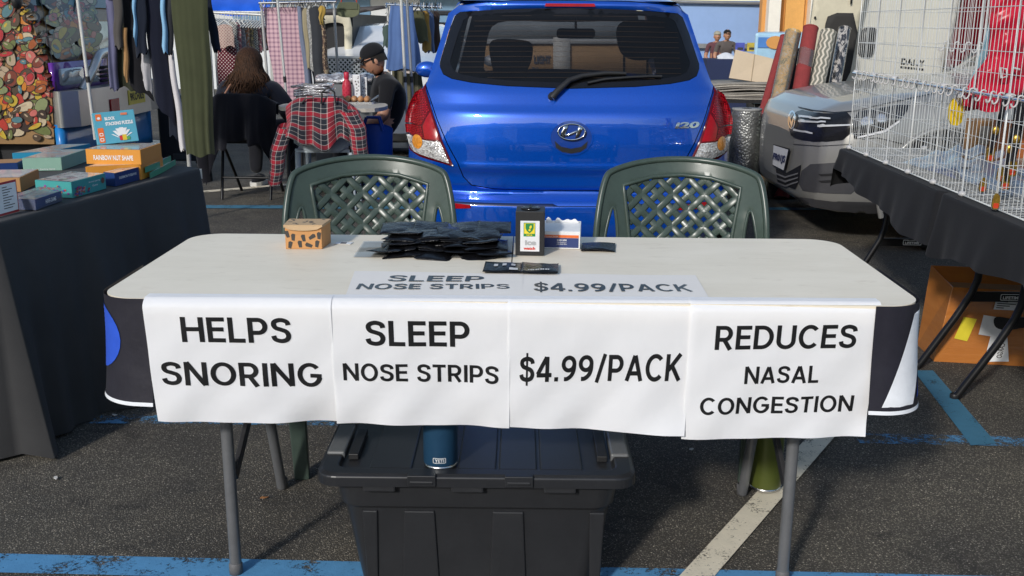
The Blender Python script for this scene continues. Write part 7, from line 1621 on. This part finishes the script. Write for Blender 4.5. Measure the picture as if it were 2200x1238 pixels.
a, b, c_, d = gp(-20, 471, ZT), gp(41, 454, ZT), V((0, 0, 0)), None
t = thing('notice_card', 'white notice card with a red frame standing at the left edge of the table', 'notice', tuple(a)); ux = b-a; h = .098
mb = MB(); mb.add([(0, 0, 0), tuple(ux), tuple(ux+V((-.015, .03, h))), (-.015, .03, h)], [(0, 1, 2, 3)]); mb.build('red_card', mat('red_card', (.40, .02, .025), .5), t, solid=.003)
nn = ux.cross(V((-.015, .03, h))).normalized(); pf = lambda u, v, o=.004: ux*u+V((-.015, .03, h))*v+(nn if nn.y < 0 else -nn)*o
mb = MB(); mb.patch([(0, .07), (.95, .07), (.95, .93), (0, .93)], pf, sp=.4); mb.build('paper_insert', WC, t)
mb = MB()
for k in range(9): mb.patch([(.45, .82-k*.08), (.62+.25*((k*37) % 10)/10, .82-k*.08), (.62+.25*((k*37) % 10)/10, .845-k*.08), (.45, .845-k*.08)], lambda u, v: pf(u, v, .0045), sp=.5)
mb.build('print_line', BLKG, t)
# ---- right hand tables under short black cloths, with wire cages
def rt(label, y0, y1, x0, x1, far):
    P = ccw([(x0(y0), y0), (x1, y0), (x1, y1), (x0(y1), y1)])
    t, ox, oy = legs_table('folding_table', label, P, .735, None)
    for yy in (y0+.16, y1-.16):
        for side_ in (0, 1):
            xs_ = (1.634, 1.80, 1.835) if not side_ else (2.52, 2.36, 2.32)
            mb = MB(); mb.tube(smooth_poly([(xs_[0]-ox, yy-oy+.02, .0), (xs_[1]-ox, yy-oy, .29), (xs_[2]-ox, yy-oy, .40), (xs_[2]-ox, yy-oy, .70)], 1, False), .0145, 12); mb.build('leg', mat('black_tube', (.014, .014, .015), .35, .4), t)
            mb = MB(); mb.lathe([(0, 0), (.016, 0), (.0165, .02), (.0145, .024)], 12, M=place((xs_[0]-ox, yy-oy+.02, 0))); mb.build('foot_cap', TRIM, t)
        mb = MB(); mb.bx(1.80-ox, 2.36-ox, yy-oy-.008, yy-oy+.008, .285, .325); mb.build('crossbar', mat('black_tube', (.014, .014, .015), .35, .4), t, bevel=.004)
        if yy < 3.6 or True:
            mb = MB(); write(mb, 'LIFETIME', lambda x, y: V((1.93-ox+.07*x, yy-oy-.0095, .297+.012*y)), bold=.03)
            mb.patch(rrect(1.92-ox, 2.01-ox, .292, .318, .005), lambda x, z: V((x, yy-oy-.0095, z)), [rrect(1.9225-ox, 2.0075-ox, .2945, .3155, .004)], sp=.01, grid=False); mb.build('lettering', WPR, t)
    return t
X0 = lambda y: 1.585+(y-3.6)*.033
rt('folding table carrying the far wire cages, black cloth hanging from its edge', 3.74, 5.10, X0, 2.40, 1)
rt('folding table carrying the near wire cages, black cloth hanging from its edge', 2.15, 3.70, X0, 2.40, 0)
c1 = ccw([(X0(3.74)-.012, 3.735), (2.41, 3.735), (2.41, 5.11), (X0(5.1)-.012, 5.11)])
tag(cloth_skirt(c1, .745, lambda p: .085+.125*max(0, min(1, (5.1-p.y)/1.2))+(.10 if p.y > 5.07 else 0), .012, flare=.03, freq=11, seed=7).build('tablecloth', TCLOTH), 'short black cloth on the far one of the two cage tables', 'tablecloth')
c2 = ccw([(X0(2.15)-.02, 2.14), (2.41, 2.14), (2.41, 3.72), (X0(3.7)-.02, 3.72)])
tag(cloth_skirt(c2, .7465, lambda p: .145+.075*max(0, min(1, (p.y-2.9)/.75))+.008*sin(p.y*9), .014, flare=.035, freq=10, seed=12).build('tablecloth', TCLOTH), 'short black cloth on the near one of the two cage tables', 'tablecloth')
# wire cages: clip together grid panels
WIRE = mat('white_coated_wire', (.66, .67, .66), .35, .1); CON = mat('white_connector', (.50, .49, .49), .4)
cg = thing('wire_cage', 'long white wire grid cage clipped from square panels on the right hand tables', 'wire cage', (X0(5.05)+.02, 5.05, .752), 0)
MOD = .284; HT_ = .362
def panel_mesh(w, h, nw, nh):
    mb = MB(); r0, r1 = .0026, .00115
    mb.tube([(0, 0, 0), (w, 0, 0), (w, 0, h), (0, 0, h)], r0, 5, closed=True)
    for i in range(1, nw): mb.tube([(w*i/nw, -.001, 0), (w*i/nw, -.001, h)], r1, 4, cap=False)
    for i in range(1, nh): mb.tube([(0, .0015, h*i/nh), (w, .0015, h*i/nh)], r1 if i % 2 else .0015, 4, cap=False)
    return mb
slope = .033; ang = atan2(-1, -slope)
src = panel_mesh(MOD-.006, HT_-.006, 9, 5).build('wire_panel', WIRE, cg); used_ = False
def panel(loc, rot, scale=(1, 1, 1)):
    global used_
    o = src if not used_ else src.copy()
    if used_: COL.objects.link(o); o.parent = cg
    used_ = True; o.location = loc; o.rotation_euler = rot; o.scale = scale; return o
dx = .37
for i in range(9):
    y = -i*MOD; x = -slope*i*MOD
    for tier in (0, 1): panel((x, y, tier*HT_), (0, 0, ang)); panel((x+dx, y, tier*HT_), (0, 0, ang))
    panel((x, y, .001), (radians(-90), 0, ang), (1, dx/HT_, dx/HT_))
    if i in (0, 3, 6): panel((x, y, 0), (0, 0, 0), (dx/(MOD-.006), 1, 1)); 
    if i in (0,): panel((x, y, HT_), (0, 0, 0), (dx/(MOD-.006), 1, 1))
for i in range(10):
    y = -i*MOD; x = -slope*i*MOD
    for zz2 in (0, HT_):
        mb = MB(); mb.ell((x, y, zz2+.004), (.014, .018, .011), 12, 8); mb.build('connector', CON, cg)
    mb = MB(); mb.ell((x+dx, y, .004), (.014, .018, .011), 12, 8); mb.build('connector', CON, cg)
L9 = 9*MOD
mb = MB(); mb.tube([(-.012, 0, HT_-.0), (-.012-slope*L9, -L9, HT_)], .0055, 10); mb.build('chrome_rod', CHROME, cg)
# hooks along the rod
def hook_mesh():
    mb = MB(); mb.tube(smooth_poly([(.012, 0, .012), (0, 0, .02), (-.014, 0, .012), (-.012, 0, -.012), (-.02, 0, -.03), (-.034, 0, -.032), (-.038, 0, -.016)], 2, False), .0042, 7); return mb
hk = None; rk = random.Random(4)
for i in range(30):
    s_ = (.04+.92*(i+rk.uniform(-.25, .25))/30)*L9; loc = (cg.location.x-.012-slope*s_, cg.location.y-s_, cg.location.z+HT_)
    if hk is None: hk = hook_mesh().build('s_hook', CON); o = hk
    else: o = hk.copy(); COL.objects.link(o)
    o.location = loc; o.rotation_euler = (0, 0, rk.uniform(-.5, .5)); o.scale = (.72, .8, .72); tag(o, 'white plastic S hook hanging along the chrome rod of the wire cage', 'hook', 'S hooks along the chrome rod')
for i in range(12):
    s_ = (.06+.6*i/12)*L9; loc = (cg.location.x+dx-slope*s_-.005, cg.location.y-s_, cg.location.z+HT_*1.38)
    o = hk.copy(); COL.objects.link(o); o.location = loc; o.rotation_euler = (0, 0, rk.uniform(-.3, .3)); o.scale = (.85, .85, .85); tag(o, 'white plastic hook clipped high on the back grid of the wire cage', 'hook', 'hooks on the back grid')
pk = None
for i in range(10):
    s_ = (.2+.5*i/10)*L9; loc = (cg.location.x+dx-.05-slope*s_, cg.location.y-s_, cg.location.z+HT_+.02)
    if pk is None:
        mb = MB(); mb.tube([(.05, 0, 0), (.0, 0, .0), (-.045, 0, .012), (-.06, 0, .04)], .0035, 6); pk = mb.build('peg_hook', CON); o = pk
    else: o = pk.copy(); COL.objects.link(o)
    o.location = loc; o.rotation_euler = (0, 0, rk.uniform(-.2, .3)); tag(o, 'white peg hook sticking out of the back grid above the chrome rod', 'hook', 'peg hooks on the back grid')
# goods in and on the cage
RDV = fab('red_vinyl', (.50, .010, .035), .22)
o_ = at(2165, 110, 3.72); t = thing('red_bag', 'shiny crimson padded bag hanging at the right edge behind the wire cage', 'bag', tuple(o_))
def redfn(u, v):
    a = 2*pi*u; w_ = .055+.055*v+.02*sin(v*9); return V((w_*cos(a)*(1+.10*sin(a*5+v*9))+.02*v-.04*v*v, .04*sin(a)+.008*sin(v*31+a*2), .22-.42*v+.012*sin(a*3+v*4)))
mb = MB(); mb.sheet(redfn, 40, 36, cu=True); mb.build('bag_body', RDV, t)
mb = MB(); mb.tube([(-.045, -.06, -.055), (-.03, -.075, -.06), (-.028, -.078, -.085), (-.045, -.07, -.09)], .004, 6, closed=True); mb.tube([(-.01, -.08, -.055), (.01, -.085, -.06)], .004, 6); mb.build('white_mark', CON, t)
t = thing('strap', 'pale blue translucent strap hanging beside the crimson bag', 'strap', tuple(at(2118, 100, 3.85)))
mb = MB(); mb.sheet(lambda u, v: V((.06-.12*v+.022*(u-.5)*(1+.4*sin(v*5)), .01*sin(v*8), .24-.46*v)), 4, 20); mb.build('band', mat('pale_blue_strap', (.25, .45, .55), .35, ns=6, na=.3), t, solid=.002)
t = thing('yellow_tag', 'bright yellow tag hanging from the rod of the wire cage', 'tag', tuple(at(2058, 212, 3.83)))
mb = MB(); mb.prism(smooth_poly([(-.025, -.095), (.018, -.10), (.03, -.05), (.022, -.005), (-.005, .006), (-.03, -.012)], 1), -.006, .006, M=XZ); mb.build('tag_body', mat('yellow_plastic', (.72, .50, .01), .4), t, bevel=.003)
mb = MB(); mb.tube([(-.004, -.008, .03), (-.012, -.012, .0), (-.002, -.014, -.02), (.006, -.01, .0)], .003, 6); mb.build('clasp', CON, t)
gold = mat('gold_charm', (.65, .38, .06), .25, .8, ns=60, na=.5); redc = mat('red_charm', (.55, .05, .02), .3)
lan = fab('black_lanyard', (.010, .010, .014))
for i, (lab, px, py0, py1, Y, ch) in enumerate([('black lanyard with a gold and red charm, nearest the yellow tag', (2158, 2128), 200, 330, 3.55, 1), ('black lanyard with a round gold charm right of the crimson bag', (2185, 2160), 205, 390, 3.45, 0), ('long black cord hanging inside the wire cage at the right edge', (2198, 2175), 200, 360, 3.4, 1)]):
    a, b = at(px[0], py0, Y), at(px[1], py1, Y); t = thing('lanyard', lab, 'lanyard', tuple(a)); d = b-a
    mb = MB(); mb.tube([(0, 0, 0), tuple(d*.3+V((.005, .004, 0))), tuple(d*.7+V((-.004, 0, 0))), tuple(d)], .0055, 6); mb.tube([(.012, .004, 0), tuple(d*.5+V((.012, 0, 0))), tuple(d)], .005, 6); mb.build('cord', lan, t)
    mb = MB(); mb.prism(rrect(-.014, .014, -.03, .02, .008), -.003, .003, M=Matrix.Translation(d) @ XZ); mb.build('charm', gold, t)
    mb = MB(); mb.ell(tuple(d*.62), (.012, .008, .018)); mb.build('bead', gold, t)
    mb = MB(); mb.prism(rrect(-.009, .009, -.024, -.006, .003), -.005, -.003, M=Matrix.Translation(d) @ XZ); mb.build('charm_inlay', redc, t)
for i, (px, py) in enumerate(((2112, 395), (2150, 372), (2140, 430))):
    p = at(px, py, [3.62, 3.5, 3.3][i]); mb = MB(); mb.prism(smooth_poly([(-.013, -.03), (.013, -.03), (.012, .01), (0, .026), (-.012, .01)], 1), -.003, .003, M=XZ); q = mb.build('keyring_charm', gold, loc=tuple(p))
    tag(q, ['gold charm hanging low on the front grid of the cage', 'gold charm beside the lanyards inside the cage', 'lowest gold charm at the right end of the cage'][i], 'charm'); m2 = MB(); m2.prism(rrect(-.008, .008, -.026, -.010, .002), -.005, -.003, M=XZ); m2.build('charm_inlay', redc, q)
mb = MB(); rz_ = random.Random(6)
mb.sheet(lambda u, v: V((-.12+.30*u+.06*v, .42-.95*v, .008+(.10*sin(pi*u)**.6*sin(pi*min(1, v*1.15))**.5)*(1+.25*sin(u*17+v*7)*sin(v*23+u*5)))), 34, 40); o = mb.build('clear_bag', glass('bag_film', (.82, .83, .83), .45, .15, .03), loc=(1.80, 4.0, .758))
tag(o, 'crumpled clear plastic bag lying inside the wire cage', 'plastic bag')
m2 = MB()
for k in range(14): m2.box((rz_.uniform(-.05, .13), rz_.uniform(-.35, .3), .03+rz_.uniform(0, .03)), (.05, .06, .012), (rz_.uniform(-.4, .4), rz_.uniform(-.4, .4), rz_.uniform(0, 3)))
m2.build('bag_contents', mat('pewter_bits', (.30, .30, .31), .3, .6, ns=40, na=.5), o)
for i, (lab, A, B, hh, m, Y) in enumerate([('low brown carton behind the crumpled clear bag in the cage', (2098, 300), (2150, 304), .075, KRB, 4.15), ('orange brown carton at the right edge inside the cage', (2160, 300), (2230, 306), .065, pm_('rust_card', (190, 110, 60), .6), 3.95)]):
    a, b = at(*A, Y), at(*B, Y); t = thing('small_carton', lab, 'carton', (a.x, Y, .757)); W_ = b.x-a.x; mb = MB(); mb.bx(0, W_, 0, .12, 0, a.z+hh-.757); mb.build('carton', m, t, bevel=.003)
    mb = MB(); mb.bx(W_*.1, W_*.5, -.0008, 0, (a.z+hh-.757)*.55, (a.z+hh-.757)*.9); mb.build('label', mat('tape_pale', (.45, .42, .36), .5), t)
# ---- taped orange brown carton under the near table
TPB = NT('taped_carton'); c = TPB.coord('Object'); n1 = TPB.noise(TPB.mapping(c, (1, 1, 6)), 7, 5); n2 = TPB.noise(c, 40, 3)
TPB.bsdf(TPB.mix(n1, (.52, .20, .045), (.40, .13, .028)), .14, 0, .5, TPB.bump(TPB.math('ADD', n1, TPB.math('MULTIPLY', n2, .3)), .35, .012), .8); TAPED = TPB.m
fl, fr, bl = gp(2006, 777), gp(2300, 793), gp(1970, 741); br = fr+(bl-fl)
tl_ = at(2047, 617, fl.y+.03); bt = at(2000, 570, bl.y+.02); 
t = thing('taped_carton', 'open orange-brown carton wrapped in glossy tape on the ground under the cage tables', 'carton', tuple(fl))
q = [p-fl for p in (fl, fr, br, bl)]; up = [tl_-fl, tl_-fl+(fr-fl)+V((0, 0, -.005)), bt-fl+(fr-fl), bt-fl]
mb = MB(); mb.add(q+up, [(0, 1, 5, 4), (1, 2, 6, 5), (2, 3, 7, 6), (3, 0, 4, 7), (3, 2, 1, 0)]); mb.build('walls', TAPED, t, solid=.006, soff=-1, bevel=.004)
mb = MB(); mb.add([up[i]*.98+V((0, 0, -.06)) for i in range(4)], [(0, 1, 2, 3)]); mb.build('inner_flap', mat('bare_cardboard', (.33, .20, .11), .8), t)
cf = lambda u, v, o=.006: (q[0].lerp(q[1], u)).lerp(up[0].lerp(up[1], u), v)+V((0, -o, 0))
mb = MB(); mb.patch([(.33, .74), (.52, .74), (.52, .94), (.33, .94)], cf, sp=.3); mb.patch([(.27, .40), (.47, .36), (.47, .62), (.27, .66)], cf, sp=.3); mb.patch([(.36, .04), (.54, .06), (.48, .40), (.36, .38)], cf, sp=.3); mb.build('shipping_label', WC, t)
mb = MB(); mb.patch([(.10, .33), (.20, .30), (.23, .60), (.13, .62)], cf, sp=.3); mb.build('yellow_label', mat('yellow_label', (.70, .58, .03), .5), t)
mb = MB(); mb.patch(smooth_poly([(.34, .62), (.38, .66), (.56, .60), (.6, .54), (.5, .48), (.38, .48)], 2), lambda u, v: cf(u, v, .008), sp=.3); mb.build('hand_hole', GAP, t)
mb = MB()
for k in range(6): mb.patch([(.345, .76+k*.028), (.40+.1*((k*7) % 5)/5, .76+k*.028), (.40+.1*((k*7) % 5)/5, .772+k*.028), (.345, .772+k*.028)], lambda u, v: cf(u, v, .0075), sp=.5)
mb.build('print_line', BLKG, t)
mb = MB(); write(mb, 'CARGO', lambda x, y: cf(.48-.04*y, .30-.20*x, .0075), bold=.02); mb.build('lettering', BLKG, t)
bpy.context.view_layer.update()
